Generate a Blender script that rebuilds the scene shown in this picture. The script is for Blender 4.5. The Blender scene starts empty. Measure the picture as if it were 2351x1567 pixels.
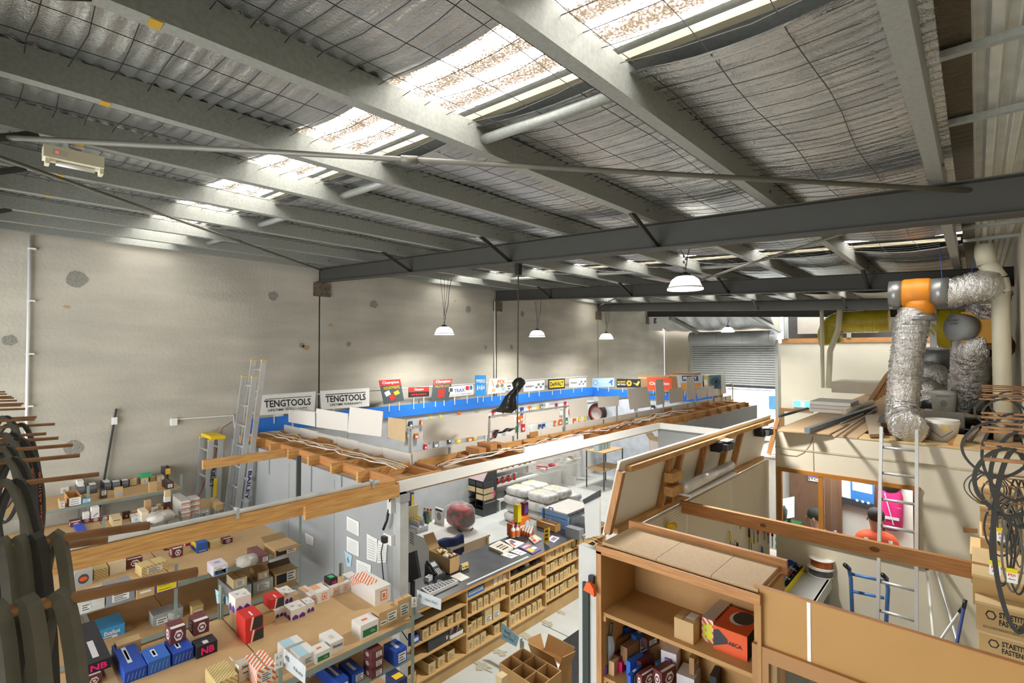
import bpy, math, random
from mathutils import Vector as V, Matrix
RN = random.Random(11)
rad = math.radians
SC = bpy.context.scene
COL = SC.collection
# ---------------------------------------------------------------- camera
FPX, YAW, PIT, CAMZ = 1150.0, rad(42.87), rad(1.1), 3.7
cam_d = bpy.data.cameras.new('camera'); cam_d.sensor_width = 36; cam_d.sensor_fit = 'HORIZONTAL'
cam_d.lens = 36 * FPX / 2351; cam_d.clip_start = .02; cam_d.clip_end = 200
cam = bpy.data.objects.new('camera', cam_d); COL.objects.link(cam)
cam.location = (0, 0, CAMZ); cam.rotation_euler = (math.pi / 2 + PIT, 0, YAW)
SC.camera = cam
# ---------------------------------------------------------------- world, exposure
w = bpy.data.worlds.new('world'); SC.world = w; w.use_nodes = True
bg = w.node_tree.nodes['Background']; bg.inputs[0].default_value = (.95, .975, 1, 1); bg.inputs[1].default_value = 5.0
SC.view_settings.view_transform = 'Standard'; SC.view_settings.look = 'None'
SC.view_settings.gamma = 1; SC.view_settings.use_curve_mapping = False
SC.view_settings.exposure = 0.75
SC.cycles.max_bounces = 6; SC.cycles.diffuse_bounces = 4; SC.cycles.glossy_bounces = 2; SC.cycles.transmission_bounces = 4; SC.cycles.transparent_max_bounces = 8
SC.cycles.use_adaptive_sampling = True; SC.cycles.adaptive_threshold = .02; SC.cycles.caustics_reflective = False; SC.cycles.caustics_refractive = False
SKY_E = 8.0      # brightness of the daylit skylight sheets
LAMP_W = 60     # high-bay lamp power
# ---------------------------------------------------------------- geometry helpers
CF = V((-math.sin(YAW) * math.cos(PIT), math.cos(YAW) * math.cos(PIT), math.sin(PIT)))
CR = V((math.cos(YAW), math.sin(YAW), 0)); CU = CR.cross(CF); CP = V((0, 0, CAMZ))
def ray(px, py): return CF + CR * ((px - 1175.5) / FPX) - CU * ((py - 783.5) / FPX)
def on(px, py, ax, v):
    d = ray(px, py); i = 'xyz'.index(ax); return CP + d * ((v - CP[i]) / d[i])
def roofz(x, A=4.97): return A - .048 * x
def onroof(px, py, A=4.97):
    d = ray(px, py); return CP + d * ((A - CP.z) / (d.z + .048 * d.x))
def along(P, d, px=None, py=None):
    """how far from P along d until the image column (or row) is reached"""
    P = V(P); d = V(d); q = P - CP
    if px is not None: k = (px - 1175.5) / FPX; a = CR
    else: k = -(py - 783.5) / FPX; a = CU
    return (k * q.dot(CF) - q.dot(a)) / (d.dot(a) - k * d.dot(CF))
EX, EY, EZ = V((1, 0, 0)), V((0, 1, 0)), V((0, 0, 1))
ORG = {}; KIDS = {}
class G:
    def __init__(s): s.v = []; s.f = []; s.m = []; s.k = 0
    def mat(s, k): s.k = k; return s
    def add(s, vs, fs):
        n = len(s.v); s.v += [V(p) for p in vs]; s.f += [tuple(i + n for i in f) for f in fs]; s.m += [s.k] * len(fs); return s
    def ob(s, c, a, b, d):
        c, a, b, d = V(c), V(a), V(b), V(d)
        vs = [c + a * i + b * j + d * k for k in (-1, 1) for j in (-1, 1) for i in (-1, 1)]
        fs = [(0, 2, 3, 1), (4, 5, 7, 6), (0, 1, 5, 4), (2, 6, 7, 3), (0, 4, 6, 2), (1, 3, 7, 5)]
        if a.cross(b).dot(d) < 0: fs = [f[::-1] for f in fs]
        return s.add(vs, fs)
    def box(s, p, q):
        p, q = V(p), V(q); c = (p + q) / 2; h = (q - p) / 2
        return s.ob(c, EX * abs(h.x), EY * abs(h.y), EZ * abs(h.z))
    def bar(s, p, q, w, h, up=EZ):
        p, q = V(p), V(q); d = (q - p); L = d.length; d = d / L; up = V(up)
        side = d.cross(up)
        if side.length < 1e-4: side = d.cross(EX)
        side.normalize(); u = side.cross(d)
        return s.ob((p + q) / 2, d * L / 2, side * w / 2, u * h / 2)
    def tube(s, pts, r, n=8, closed=False, cap=True, sq=None):
        pts = [V(p) for p in pts]; m = len(pts); rs = r if isinstance(r, (list, tuple)) else [r] * m
        vs = []; prev = None
        for i, p in enumerate(pts):
            if closed: t = pts[(i + 1) % m] - pts[i - 1]
            else: t = pts[min(i + 1, m - 1)] - pts[max(i - 1, 0)]
            t.normalize()
            if prev is None:
                a = t.cross(EZ)
                if a.length < 1e-3: a = t.cross(EX)
            else: a = prev - t * prev.dot(t)
            a.normalize(); prev = a; b = t.cross(a)
            for k in range(n):
                th = 2 * math.pi * (k + .5) / n; vs.append(p + (a * math.cos(th) + b * math.sin(th)) * rs[i])
        fs = []
        for i in range(m if closed else m - 1):
            j = (i + 1) % m
            for k in range(n): fs.append((i * n + k, i * n + (k + 1) % n, j * n + (k + 1) % n, j * n + k))
        if cap and not closed: fs += [tuple(range(n))[::-1], tuple((m - 1) * n + k for k in range(n))]
        return s.add(vs, fs)
    def lathe(s, prof, o, n=16, ax=EZ, cap=True):
        """prof: [(radius, height)...] along ax from o"""
        o = V(o); ax = V(ax).normalized(); a = ax.cross(EX)
        if a.length < .1: a = ax.cross(EY)
        a.normalize(); b = ax.cross(a); vs = []
        for r, h in prof:
            for k in range(n):
                t = 2 * math.pi * k / n; vs.append(o + ax * h + (a * math.cos(t) + b * math.sin(t)) * r)
        fs = []
        for i in range(len(prof) - 1):
            for k in range(n): fs.append((i * n + k, i * n + (k + 1) % n, (i + 1) * n + (k + 1) % n, (i + 1) * n + k))
        if cap: fs += [tuple(range(n))[::-1], tuple((len(prof) - 1) * n + k for k in range(n))]
        return s.add(vs, fs)
    def prism(s, pts, d):
        pts = [V(p) for p in pts]; d = V(d); n = len(pts)
        nm = sum(((pts[i]).cross(pts[(i + 1) % n]) for i in range(n)), V((0, 0, 0)))
        if nm.dot(d) > 0: pts = pts[::-1]
        fs = [tuple(range(n)), tuple(range(2 * n - 1, n - 1, -1))] + [((i + 1) % n, i, n + i, n + (i + 1) % n) for i in range(n)]
        return s.add(pts + [p + d for p in pts], fs)
    def quad(s, *p): return s.add(p, [tuple(range(len(p)))])
    def grid(s, fn, nu, nv):
        vs = [fn(i / nu, j / nv) for i in range(nu + 1) for j in range(nv + 1)]; n = nv + 1
        return s.add(vs, [(i * n + j, (i + 1) * n + j, (i + 1) * n + j + 1, i * n + j + 1) for i in range(nu) for j in range(nv)])
    def build(s, name, mats, parent=None, smooth=False, org=None):
        if not isinstance(mats, (list, tuple)): mats = [mats]
        if parent is not None: o = ORG[parent.name]
        elif org is not None: o = V(org)
        else:
            xs = [p.x for p in s.v]; ys = [p.y for p in s.v]; zs = [p.z for p in s.v]
            o = V(((min(xs) + max(xs)) / 2, (min(ys) + max(ys)) / 2, min(zs)))
        me = bpy.data.meshes.new(name); me.from_pydata([p - o for p in s.v], [], s.f)
        for m in mats: me.materials.append(m)
        me.polygons.foreach_set('material_index', s.m)
        if smooth: me.polygons.foreach_set('use_smooth', [True] * len(s.f))
        me.update()
        b = bpy.data.objects.new(name, me); COL.objects.link(b)
        if parent is not None: b.parent = parent; KIDS.setdefault(parent.name, []).append(b)
        else: b.location = o
        ORG[b.name] = o
        return b
def T(name, label, cat, loc, group=None):
    e = bpy.data.objects.new(name, None); COL.objects.link(e); e.location = loc; e.empty_display_size = .05
    ORG[e.name] = V(loc); return tag(e, label, cat, group)
def tag(o, label=None, cat=None, group=None, kind=None):
    if label: o['label'] = label
    if cat: o['category'] = cat
    if group: o['group'] = group
    if kind: o['kind'] = kind
    return o
def one(g, mats, name, label, cat, group=None, smooth=False): return tag(g.build(name, mats, None, smooth), label, cat, group)
def struct(g, mats, name, parent=None, smooth=False):
    o = g.build(name, mats, parent, smooth, (0, 0, 0) if parent is None else None)
    if parent is None: o['kind'] = 'structure'
    return o
def dup(t, off, label=None, group=None):
    """copy of a thing with its parts and their parts, moved by off"""
    def cp(o, par):
        c = o.copy(); COL.objects.link(c); ORG[c.name] = ORG[o.name] + V(off)
        if par is None: c.location = o.location + V(off)
        else: c.parent = par
        for k in list(KIDS.get(o.name, [])): KIDS.setdefault(c.name, []).append(cp(k, c))
        return c
    c = cp(t, None)
    if label: c['label'] = label
    if group: c['group'] = group
    return c
_U = 'first second third fourth fifth sixth seventh eighth ninth tenth eleventh twelfth thirteenth fourteenth fifteenth sixteenth seventeenth eighteenth nineteenth twentieth'.split()
def ordw(n): return _U[n - 1] if n <= 20 else 'twenty-' + _U[n - 21]
# text becomes flat mesh letters fitted to the rectangle P, P+u, P+u+v
TXT = {}
def txt(s, P, u, v, m, parent, name='lettering', bold=0.0, lift=.0012):
    k = (s, bold)
    if k not in TXT:
        c = bpy.data.curves.new('t', 'FONT'); c.body = s; c.size = 1; c.offset = bold; c.resolution_u = 2; c.fill_mode = 'FRONT'
        t = bpy.data.objects.new('t', c); me = bpy.data.meshes.new_from_object(t)
        vs = [p.co.copy() for p in me.vertices]; fs = [tuple(p.vertices) for p in me.polygons]
        bpy.data.objects.remove(t); bpy.data.curves.remove(c); bpy.data.meshes.remove(me)
        x0 = min(p.x for p in vs); x1 = max(p.x for p in vs); y0 = min(p.y for p in vs); y1 = max(p.y for p in vs)
        TXT[k] = ([((p.x - x0) / (x1 - x0), (p.y - y0) / (y1 - y0)) for p in vs], fs)
    vs, fs = TXT[k]; P, u, v = V(P), V(u), V(v); n = u.cross(v).normalized() * lift
    return G().add([P + u * a + v * b + n for a, b in vs], fs).build(name, m, parent)
def decal(P, u, v, m, parent, name='label', lift=.0008, pts=None):
    P, u, v = V(P), V(u), V(v); n = u.cross(v).normalized() * lift
    pts = pts or [(0, 0), (1, 0), (1, 1), (0, 1)]
    return G().add([P + u * a + v * b + n for a, b in pts], [tuple(range(len(pts)))]).build(name, m, parent)
HEXP = [(.5 + .5 * math.cos(math.pi / 3 * i), .5 + .5 * math.sin(math.pi / 3 * i)) for i in range(6)]
CIRC = [(.5 + .5 * math.cos(math.pi / 8 * i), .5 + .5 * math.sin(math.pi / 8 * i)) for i in range(16)]
# ---------------------------------------------------------------- materials
MATS = {}
def s2l(c): return tuple(((x / 255 + .055) / 1.055) ** 2.4 if x > 10 else x / 255 / 12.92 for x in c) + (1,)
def M(name, rgb=(128, 128, 128), rough=.6, metal=0., var=.12, scale=6, bump=0., bscale=40, rgb2=None, stretch=None, emit=0, alpha=1, spec=.5, thr=None, trans=0):
    if name in MATS: return MATS[name]
    m = bpy.data.materials.new(name); m.use_nodes = True; nt = m.node_tree; N = nt.nodes; L = nt.links
    b = N['Principled BSDF']; c = s2l(rgb)
    b.inputs['Roughness'].default_value = rough; b.inputs['Metallic'].default_value = metal
    b.inputs['Specular IOR Level'].default_value = spec
    if alpha < 1: b.inputs['Alpha'].default_value = alpha
    if trans: b.inputs['Transmission Weight'].default_value = trans
    tc = N.new('ShaderNodeTexCoord'); mp = N.new('ShaderNodeMapping'); L.new(tc.outputs['Object'], mp.inputs[0])
    if stretch: mp.inputs['Scale'].default_value = stretch
    nz = N.new('ShaderNodeTexNoise'); nz.inputs['Scale'].default_value = scale; nz.inputs['Detail'].default_value = 5
    L.new(mp.outputs[0], nz.inputs['Vector'])
    rp = N.new('ShaderNodeValToRGB'); L.new(nz.outputs[0], rp.inputs[0])
    c2 = s2l(rgb2) if rgb2 else tuple(x * (1 + var) for x in c[:3]) + (1,)
    c1 = c if rgb2 else tuple(x * (1 - var) for x in c[:3]) + (1,)
    a, z = thr or (.3, .7)
    rp.color_ramp.elements[0].position = a; rp.color_ramp.elements[1].position = z
    rp.color_ramp.elements[0].color = c1; rp.color_ramp.elements[1].color = c2
    L.new(rp.outputs[0], b.inputs['Base Color'])
    if bump:
        n2 = N.new('ShaderNodeTexNoise'); n2.inputs['Scale'].default_value = bscale; n2.inputs['Detail'].default_value = 4
        L.new(mp.outputs[0], n2.inputs['Vector'])
        bp = N.new('ShaderNodeBump'); bp.inputs['Strength'].default_value = bump; bp.inputs['Distance'].default_value = .02
        L.new(n2.outputs[0], bp.inputs['Height']); L.new(bp.outputs[0], b.inputs['Normal'])
    if emit:
        L.new(rp.outputs[0], b.inputs['Emission Color']); b.inputs['Emission Strength'].default_value = emit
    MATS[name] = m; return m
def P(rgb, rough=.65, **k): return M('c%d_%d_%d_%d' % (*rgb, int(rough * 10)), rgb, rough, var=k.pop('var', .04), **k)
# ---------------------------------------------------------------- structure materials
def concrete():
    m = M('concrete', (190, 185, 172), .85, var=.1, scale=1.1, bump=.25, bscale=22); nt = m.node_tree; N = nt.nodes; L = nt.links
    b = N['Principled BSDF']; rp = [n for n in N if n.type == 'VALTORGB'][0]; tc = [n for n in N if n.type == 'TEX_COORD'][0]
    mp = N.new('ShaderNodeMapping'); mp.inputs['Scale'].default_value = (1, .7, 4); L.new(tc.outputs['Object'], mp.inputs[0])
    n2 = N.new('ShaderNodeTexNoise'); n2.inputs['Scale'].default_value = .9; n2.inputs['Detail'].default_value = 8; L.new(mp.outputs[0], n2.inputs['Vector'])
    r2 = N.new('ShaderNodeValToRGB'); r2.color_ramp.elements[0].position = .35; r2.color_ramp.elements[1].position = .7
    r2.color_ramp.elements[0].color = (.8, .8, .78, 1); r2.color_ramp.elements[1].color = (1.02, 1, .97, 1); L.new(n2.outputs[0], r2.inputs[0])
    mx = N.new('ShaderNodeMix'); mx.data_type = 'RGBA'; mx.blend_type = 'MULTIPLY'; mx.inputs['Factor'].default_value = 1
    L.new(rp.outputs[0], mx.inputs['A']); L.new(r2.outputs[0], mx.inputs['B']); L.new(mx.outputs['Result'], b.inputs['Base Color'])
    return m
CONC = concrete()
CONC2 = M('patched_cement', (140, 137, 128), .9, var=.2, scale=30, bump=.4)
FLOORM = M('painted_floor', (196, 200, 197), .5, var=.06, scale=3, bump=.05, bscale=60)
GALV = M('galvanised', (158, 160, 153), .55, .35, var=.1, scale=45, bump=.05, bscale=90)
RAFT = M('rafter_paint', (64, 63, 57), .65, .1, var=.05, scale=5)
STEEL = M('steel_rod', (120, 116, 106), .5, .3)
CREAM = M('cream_paint', (212, 204, 184), .7, var=.03, scale=2)
WHITE = M('white_board', (226, 225, 220), .6, var=.02, scale=3)
GREYP = M('grey_panel', (158, 160, 160), .55, var=.04, scale=2.5)
def wood(name, a, b_, st): return M(name, a, .6, rgb2=b_, scale=7, stretch=st, bump=.06, bscale=30)
PINEY = wood('pine_y', (176, 128, 70), (214, 166, 100), (9, .7, 9))
PINEX = wood('pine_x', (160, 108, 58), (190, 134, 78), (.7, 9, 9))
PINEZ = wood('pine_z', (156, 108, 60), (188, 136, 82), (9, 9, .7))
MDF = M('mdf', (192, 158, 112), .7, var=.05, scale=9, bump=.03, bscale=150)
MDFD = M('hardboard', (172, 130, 78), .65, var=.05, scale=5)
CHIP = M('chipboard', (186, 158, 122), .75, var=.08, scale=70, bump=.06, bscale=160)
BLACK = M('black_plastic', (24, 24, 25), .4); DGREY = M('dark_grey_plastic', (62, 64, 66), .5)
WHITEP = M('white_plastic', (232, 232, 228), .4, var=.02); RUST = M('rusty_rod', (126, 84, 48), .6, .1, rgb2=(168, 122, 76), scale=18, bump=.1, bscale=80)
PVC = M('cream_pvc', (222, 214, 188), .4, var=.04, scale=4)
ALU = M('aluminium', (196, 197, 196), .4, .6, var=.05, scale=20)
def foil(name='foil', rgb=(212, 217, 219), rough=.24, cord=True, sc=26):
    m = bpy.data.materials.new(name); m.use_nodes = True; nt = m.node_tree; N = nt.nodes; L = nt.links; b = N['Principled BSDF']
    b.inputs['Metallic'].default_value = .8; b.inputs['Roughness'].default_value = rough
    tc = N.new('ShaderNodeTexCoord')
    def nz(s, scl, det=5):
        mp = N.new('ShaderNodeMapping'); mp.inputs['Scale'].default_value = scl; L.new(tc.outputs['Object'], mp.inputs[0])
        n = N.new('ShaderNodeTexNoise'); n.inputs['Scale'].default_value = s; n.inputs['Detail'].default_value = det; L.new(mp.outputs[0], n.inputs['Vector']); return n
    n1 = nz(sc, (.18, 1, 1)) if cord else nz(sc, (1, 1, .35))
    n2 = nz(2.2, (1, 1, 1), 3); n3 = nz(90, (1, 1, 1), 2)
    rp = N.new('ShaderNodeValToRGB'); c = s2l(rgb)
    rp.color_ramp.elements[0].position = .3; rp.color_ramp.elements[1].position = .72
    rp.color_ramp.elements[0].color = tuple(x * .7 for x in c[:3]) + (1,); rp.color_ramp.elements[1].color = (c[0] * 1.02, c[1] * .99, c[2] * .96, 1)
    L.new(n2.outputs[0], rp.inputs[0]); L.new(rp.outputs[0], b.inputs['Base Color'])
    ad = N.new('ShaderNodeMath'); ad.operation = 'MULTIPLY_ADD'; ad.inputs[1].default_value = .35
    L.new(n3.outputs[0], ad.inputs[0]); L.new(n1.outputs[0], ad.inputs[2])
    bp = N.new('ShaderNodeBump'); bp.inputs['Strength'].default_value = .6 if cord else 1; bp.inputs['Distance'].default_value = .02 if cord else .03
    L.new(ad.outputs[0], bp.inputs['Height']); L.new(bp.outputs[0], b.inputs['Normal'])
    return m
FOIL = foil(); FOILD = foil('duct_foil', (232, 232, 230), .18, False, 18)
def skymat():
    m = bpy.data.materials.new('skylight'); m.use_nodes = True; nt = m.node_tree; N = nt.nodes; L = nt.links; b = N['Principled BSDF']
    tc = N.new('ShaderNodeTexCoord')
    n = N.new('ShaderNodeTexNoise'); n.inputs['Scale'].default_value = 85; n.inputs['Detail'].default_value = 6; n.inputs['Roughness'].default_value = .7
    L.new(tc.outputs['Object'], n.inputs['Vector'])
    mp = N.new('ShaderNodeMapping'); mp.inputs['Scale'].default_value = (.6, 1, 1); L.new(tc.outputs['Object'], mp.inputs[0])
    n2 = N.new('ShaderNodeTexNoise'); n2.inputs['Scale'].default_value = 7; L.new(mp.outputs[0], n2.inputs['Vector'])
    sx = N.new('ShaderNodeSeparateXYZ'); L.new(tc.outputs['Object'], sx.inputs[0])
    a = N.new('ShaderNodeMath'); a.operation = 'MULTIPLY'; a.inputs[1].default_value = 2 * math.pi / .2; L.new(sx.outputs[1], a.inputs[0])
    c = N.new('ShaderNodeMath'); c.operation = 'COSINE'; L.new(a.outputs[0], c.inputs[0])
    d = N.new('ShaderNodeMath'); d.operation = 'MULTIPLY_ADD'; d.inputs[1].default_value = .09; L.new(c.outputs[0], d.inputs[0]); L.new(n.outputs[0], d.inputs[2])
    e = N.new('ShaderNodeMath'); e.operation = 'MULTIPLY_ADD'; e.inputs[1].default_value = .16; L.new(n2.outputs[0], e.inputs[0]); L.new(d.outputs[0], e.inputs[2])
    r = N.new('ShaderNodeValToRGB'); el = r.color_ramp.elements; el[0].position = .46; el[0].color = (.035, .024, .015, 1); el[1].position = .65; el[1].color = (1, .99, .96, 1)
    el2 = el.new(.56); el2.color = (.085, .068, .052, 1)
    L.new(e.outputs[0], r.inputs[0]); L.new(r.outputs[0], b.inputs['Base Color']); L.new(r.outputs[0], b.inputs['Emission Color'])
    b.inputs['Emission Strength'].default_value = SKY_E; b.inputs['Roughness'].default_value = .5
    return m
SKYM = skymat()
def ZIG(a, c, sc=16, dirn=(1, 1, 1)):
    k = 'stripe%d_%d_%d_%d' % (*c, sc)
    if k in MATS: return MATS[k]
    m = M(k, a, .7); nt = m.node_tree; N = nt.nodes; L = nt.links; tc = [n for n in N if n.type == 'TEX_COORD'][0]
    wv = N.new('ShaderNodeTexWave'); wv.bands_direction = 'DIAGONAL'; wv.inputs['Scale'].default_value = sc; wv.inputs['Distortion'].default_value = 1.5; wv.inputs['Detail Scale'].default_value = 2; L.new(tc.outputs['Object'], wv.inputs['Vector'])
    rp = N.new('ShaderNodeValToRGB'); rp.color_ramp.interpolation = 'CONSTANT'; rp.color_ramp.elements[0].color = s2l(a); rp.color_ramp.elements[1].position = .55; rp.color_ramp.elements[1].color = s2l(c); L.new(wv.outputs[0], rp.inputs[0]); L.new(rp.outputs[0], N['Principled BSDF'].inputs['Base Color']); return m
# ---------------------------------------------------------------- room shell
XL, XR, YB, YF = -9.0, .36, -4.9, 18.5
RY = [-.27, 4.41, 9.11, 13.78, 17.15]
SKYL = [(-4.3, -3.7), (1.42, 2.02), (7.1, 7.74), (12.8, 13.4)]
struct(G().box((XL - .3, YB, -.15), (2.0, YF + 3, 0)), FLOORM, 'floor')
for i in range(3):       # saw cuts in the slab
    pass
wl = struct(G().box((XL - .2, YB, 0), (XL - .03, YF, 5.6)), M('joint_gap', (96, 94, 88), .9), 'wall_left')
ys = [YB] + [RY[0]] + RY[1:4] + [YF]
for a, b in zip(ys[:-1], ys[1:]):
    struct(G().box((XL - .15, a + .018, 0), (XL, b - .018, 5.6)), CONC, 'concrete_panel', wl)
def blotch(P, u, v, m, par, name, n=14, seed=1, w=.3):
    r = random.Random(seed); pts = [(.5 + .5 * math.cos(2 * math.pi * i / n) * r.uniform(1 - w, 1), .5 + .5 * math.sin(2 * math.pi * i / n) * r.uniform(1 - w, 1)) for i in range(n)]
    return decal(P, u, v, m, par, name, .004, pts)
STAIN = M('rust_stain', (176, 150, 108), .9, var=.1)
for k, (px, py, s) in enumerate([(177, 640, .26), (627, 679, .2), (858, 698, .2), (22, 781, .16), (693, 792, .12), (800, 790, .12), (168, 1028, .24), (1075, 710, .22), (1199, 720, .2), (1115, 797, .12), (1174, 796, .14)]):
    p = on(px, py, 'x', XL)
    blotch(p - EY * s / 2 - EZ * s / 2, EY * s, EZ * s, CONC2, wl, 'plaster_patch', seed=k)
for k, (px, py, s) in enumerate([(152, 703, .1), (703, 796, .2), (1045, 690, .1), (760, 745, .16)]):
    p = on(px, py, 'x', XL); blotch(p - EY * s / 2 - EZ * s / 3, EY * s, EZ * s * .6, STAIN, wl, 'rust_stain', seed=k + 40, w=.6)
wr = struct(G().box((XR, 6.5, 0), (XR + .2, YF, 5.3)).box((XR + .2, 6.5, 0), (2.0, 6.6, 5.3)).box((1.9, YB, 0), (2.0, 6.5, 5.3)).box((XR, YB, 5.06), (2.0, 6.6, 5.1)), CREAM, 'wall_right')
struct(G().box((XL - .2, YB - .2, 0), (-8.2, YB, 5.6)).box((-1.4, YB - .2, 0), (2.0, YB, 5.6)).box((-8.2, YB - .2, 4.6), (-1.4, YB, 5.6)), CONC, 'wall_rear')  # unseen rear wall; its wide opening is added to let in fill daylight
# far wall: concrete left of the roller door, cream lining right of it
dx0, dx1 = on(1588, 800, 'y', YF).x, on(1788, 800, 'y', YF).x
zc = on(1790, 787, 'y', YF).z; zh = on(1690, 768, 'y', YF).z
wf = struct(G().box((XL, YF, 0), (dx0, YF + .2, 5.6)).box((dx0, YF, zh), (dx1, YF + .2, 5.6)), M('tan_concrete', (176, 164, 146), .85, var=.06, scale=1.5), 'wall_far')
struct(G().box((dx1, YF - .02, 0), (XR, YF + .18, zc)), CREAM, 'lining_board', wf)
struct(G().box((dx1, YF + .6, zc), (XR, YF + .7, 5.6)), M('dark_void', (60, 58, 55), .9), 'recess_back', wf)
# ---------------------------------------------------------------- roof
cl = struct(G().box((XL - .2, YB, 5.62), (XR + .2, YF, 5.63)).box((XL - .2, YB, 5.6), (XL - .19, YB + .01, 5.62)), GALV, 'ceiling')
bpy.data.objects.remove(cl)
cl = struct(G().box((XL - .2, YB, roofz(XL) + .12), (XL + .02, YF, roofz(XL) + .14)), GALV, 'ceiling')
PX = [-.15, -1.15, -2.17, -3.19, -4.08, -5.1, -6.08, -7.18, -8.13, -8.9]
def sag(x):
    for a, b in zip(PX[:-1], PX[1:]):
        if b <= x <= a: t = (x - b) / (a - b); return -.045 * 4 * t * (1 - t)
    return 0
ends = [YB] + [q for s in SKYL for q in s] + [RY[4]]
for k in range(0, len(ends), 2):
    y0, y1 = ends[k], ends[k + 1]
    r = random.Random(k); ph = r.uniform(0, 6)
    def f(u, v):
        x = XL + u * (-.1 - XL); y = y0 + v * (y1 - y0)
        droop = 0
        e = y - y0
        if k > 0 and e < .35: droop = -.035 * (1 - e / .35)
        return V((x, y, roofz(x) + sag(x) + droop + .008 * math.sin(y * 82 + ph) + .012 * math.sin(3.1 * x + 2 * y) * math.sin(2.3 * y)))
    struct(G().grid(f, 72, max(8, int((y1 - y0) / .02)) if y0 < 9 else 40), FOIL, 'foil_insulation', cl, True)
for k, (y0, y1) in enumerate(SKYL):
    def f(u, v):
        x = XL + .02 + u * (-.12 - XL); y = y0 + v * (y1 - y0)
        c = math.cos((y - y0) * 2 * math.pi / .2)
        return V((x, y, roofz(x, 5.04) + .014 * max(-.4, min(.6, c)) * 1.6))
    o = G().grid(f, 4, 36).build('skylight_sheet', SKYM, cl); ORG[o.name] = V((0, 0, 0))
    for y in (y0 - .012, y1 + .012):
        struct(G().bar((XL, y, roofz(XL, 4.99)), (-.12, y, roofz(-.12, 4.99)), .05 if y > y1 else .012, .035), M('edge_flashing', (150, 142, 118), .6), 'edge_flashing', cl)
for k in range(0, len(ends), 2):
    struct(G().quad(*[(x, y, roofz(x, 5.075)) for x, y in ((XL - .2, ends[k]), (XL - .2, ends[k + 1]), (XR + .2, ends[k + 1]), (XR + .2, ends[k]))]), GALV, 'roof_sheet', cl)
# safety mesh under the foil
g = G(); y = -1.2
def wire(pts, r=.0023): g.tube(pts, r, 3, cap=False)
while y < RY[2]:
    xs = [XL + i * .3 for i in range(30)]
    wire([(x, y + .012 * math.sin(x * 5 + y * 9), roofz(x, 4.938) + sag(x) * 1.05) for x in xs]); y += .15
x = XL + .1
while x < -.2:
    wire([(x + .014 * math.sin(yy * 4 + x * 7), yy, roofz(x, 4.935) + sag(x) * 1.05) for yy in [-1.2 + i * .3 for i in range(35)]]); x += .3
tag(g.build('wire_mesh', M('mesh_wire', (48, 46, 42), .6), cl), kind='stuff')
# gutter lining of ribbed sheet at the right wall
def f(u, v):
    x = .0 + u * (XR); y = YB + v * (17 - YB); c = math.sin(u * 2 * math.pi * 3.5)
    return V((x, y, 5.0 + .03 * max(-.6, min(.6, c * 1.3))))
struct(G().grid(f, 56, 2), M('white_ribbed_sheet', (205, 205, 196), .35, .3), 'gutter_lining', cl)
struct(G().box((-.1, YB, 4.97), (.0, 17, 5.03)), foil('dark_foil', (96, 86, 66), .4), 'torn_foil', cl)
for yb in [on(2265, y_, 'x', .15).y for y_ in ()] + [1.3, 1.95, 2.75, 3.6, 5.2, 6.0, 6.8, 7.6]:
    struct(G().box((-.1, yb, 4.93), (XR, yb + .04, 4.96)), GALV, 'gutter_batten', cl)
# rafters
ordn = ['behind the camera', 'nearest in view', 'second in view', 'third in view', 'farthest, above the roller door']
for k, y in enumerate(RY):
    t = T('roof_rafter', 'dark grey steel roof rafter spanning the hall, ' + ordn[k], 'roof beam', ((XL + XR) / 2, y, 4.5), 'roof rafters')
    def sl(g, y0, y1, z0, z1): return g.add([(x, yy, roofz(x, z)) for x in (XL, XR) for yy in (y0, y1) for z in (z0, z1)], [(0, 1, 3, 2), (4, 6, 7, 5), (0, 4, 5, 1), (2, 3, 7, 6), (0, 2, 6, 4), (1, 5, 7, 3)])
    sl(G(), y - .004, y + .004, 4.565, 4.79).build('web', RAFT, t)
    sl(G(), y - .075, y + .075, 4.79, 4.80).build('top_flange', RAFT, t)
    sl(G(), y - .075, y + .075, 4.551, 4.565).build('bottom_flange', RAFT, t)
    G().box((XL - .01, y - .13, 4.72), (XL + .02, y + .2, 4.98)).build('wall_bracket', M('rusted_plate', (112, 100, 84), .8, .3, var=.4, scale=25), t)
# purlins: C sections with the web to the right
num = ['first', 'second', 'third', 'fourth', 'fifth', 'sixth', 'seventh', 'eighth', 'ninth', 'tenth']
for k, x in enumerate(PX):
    z0 = roofz(x, 4.80); h = .155; y1 = RY[4]
    t = T('roof_purlin', 'grey galvanised roof purlin running away from the camera, %s from the right wall' % num[k], 'purlin', (x, 6, z0), 'roof purlins')
    G().box((x - .004, YB, z0), (x + .004, y1, z0 + h)).build('web', GALV, t)
    G().box((x - .07, YB, z0), (x - .004, y1, z0 + .004)).box((x - .07, YB, z0), (x - .066, y1, z0 + .02)).build('lower_flange', GALV, t)
    G().box((x - .07, YB, z0 + h - .004), (x - .004, y1, z0 + h)).build('upper_flange', GALV, t)
    for y in RY[1:3]:
        for dy in (-.28, .28):
            G().lathe([(.012, 0), (.012, .012)], (x + .004, y + dy, z0 + .06), 6, EX).build('bolt', STEEL, t)
    if k in (2, 3, 4, 5, 6, 7):
        G().box((x - .06, .42, z0 - .003), (x - .0, .46, z0 - .001)).build('yellow_tag', P((190, 150, 40)), t)
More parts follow.
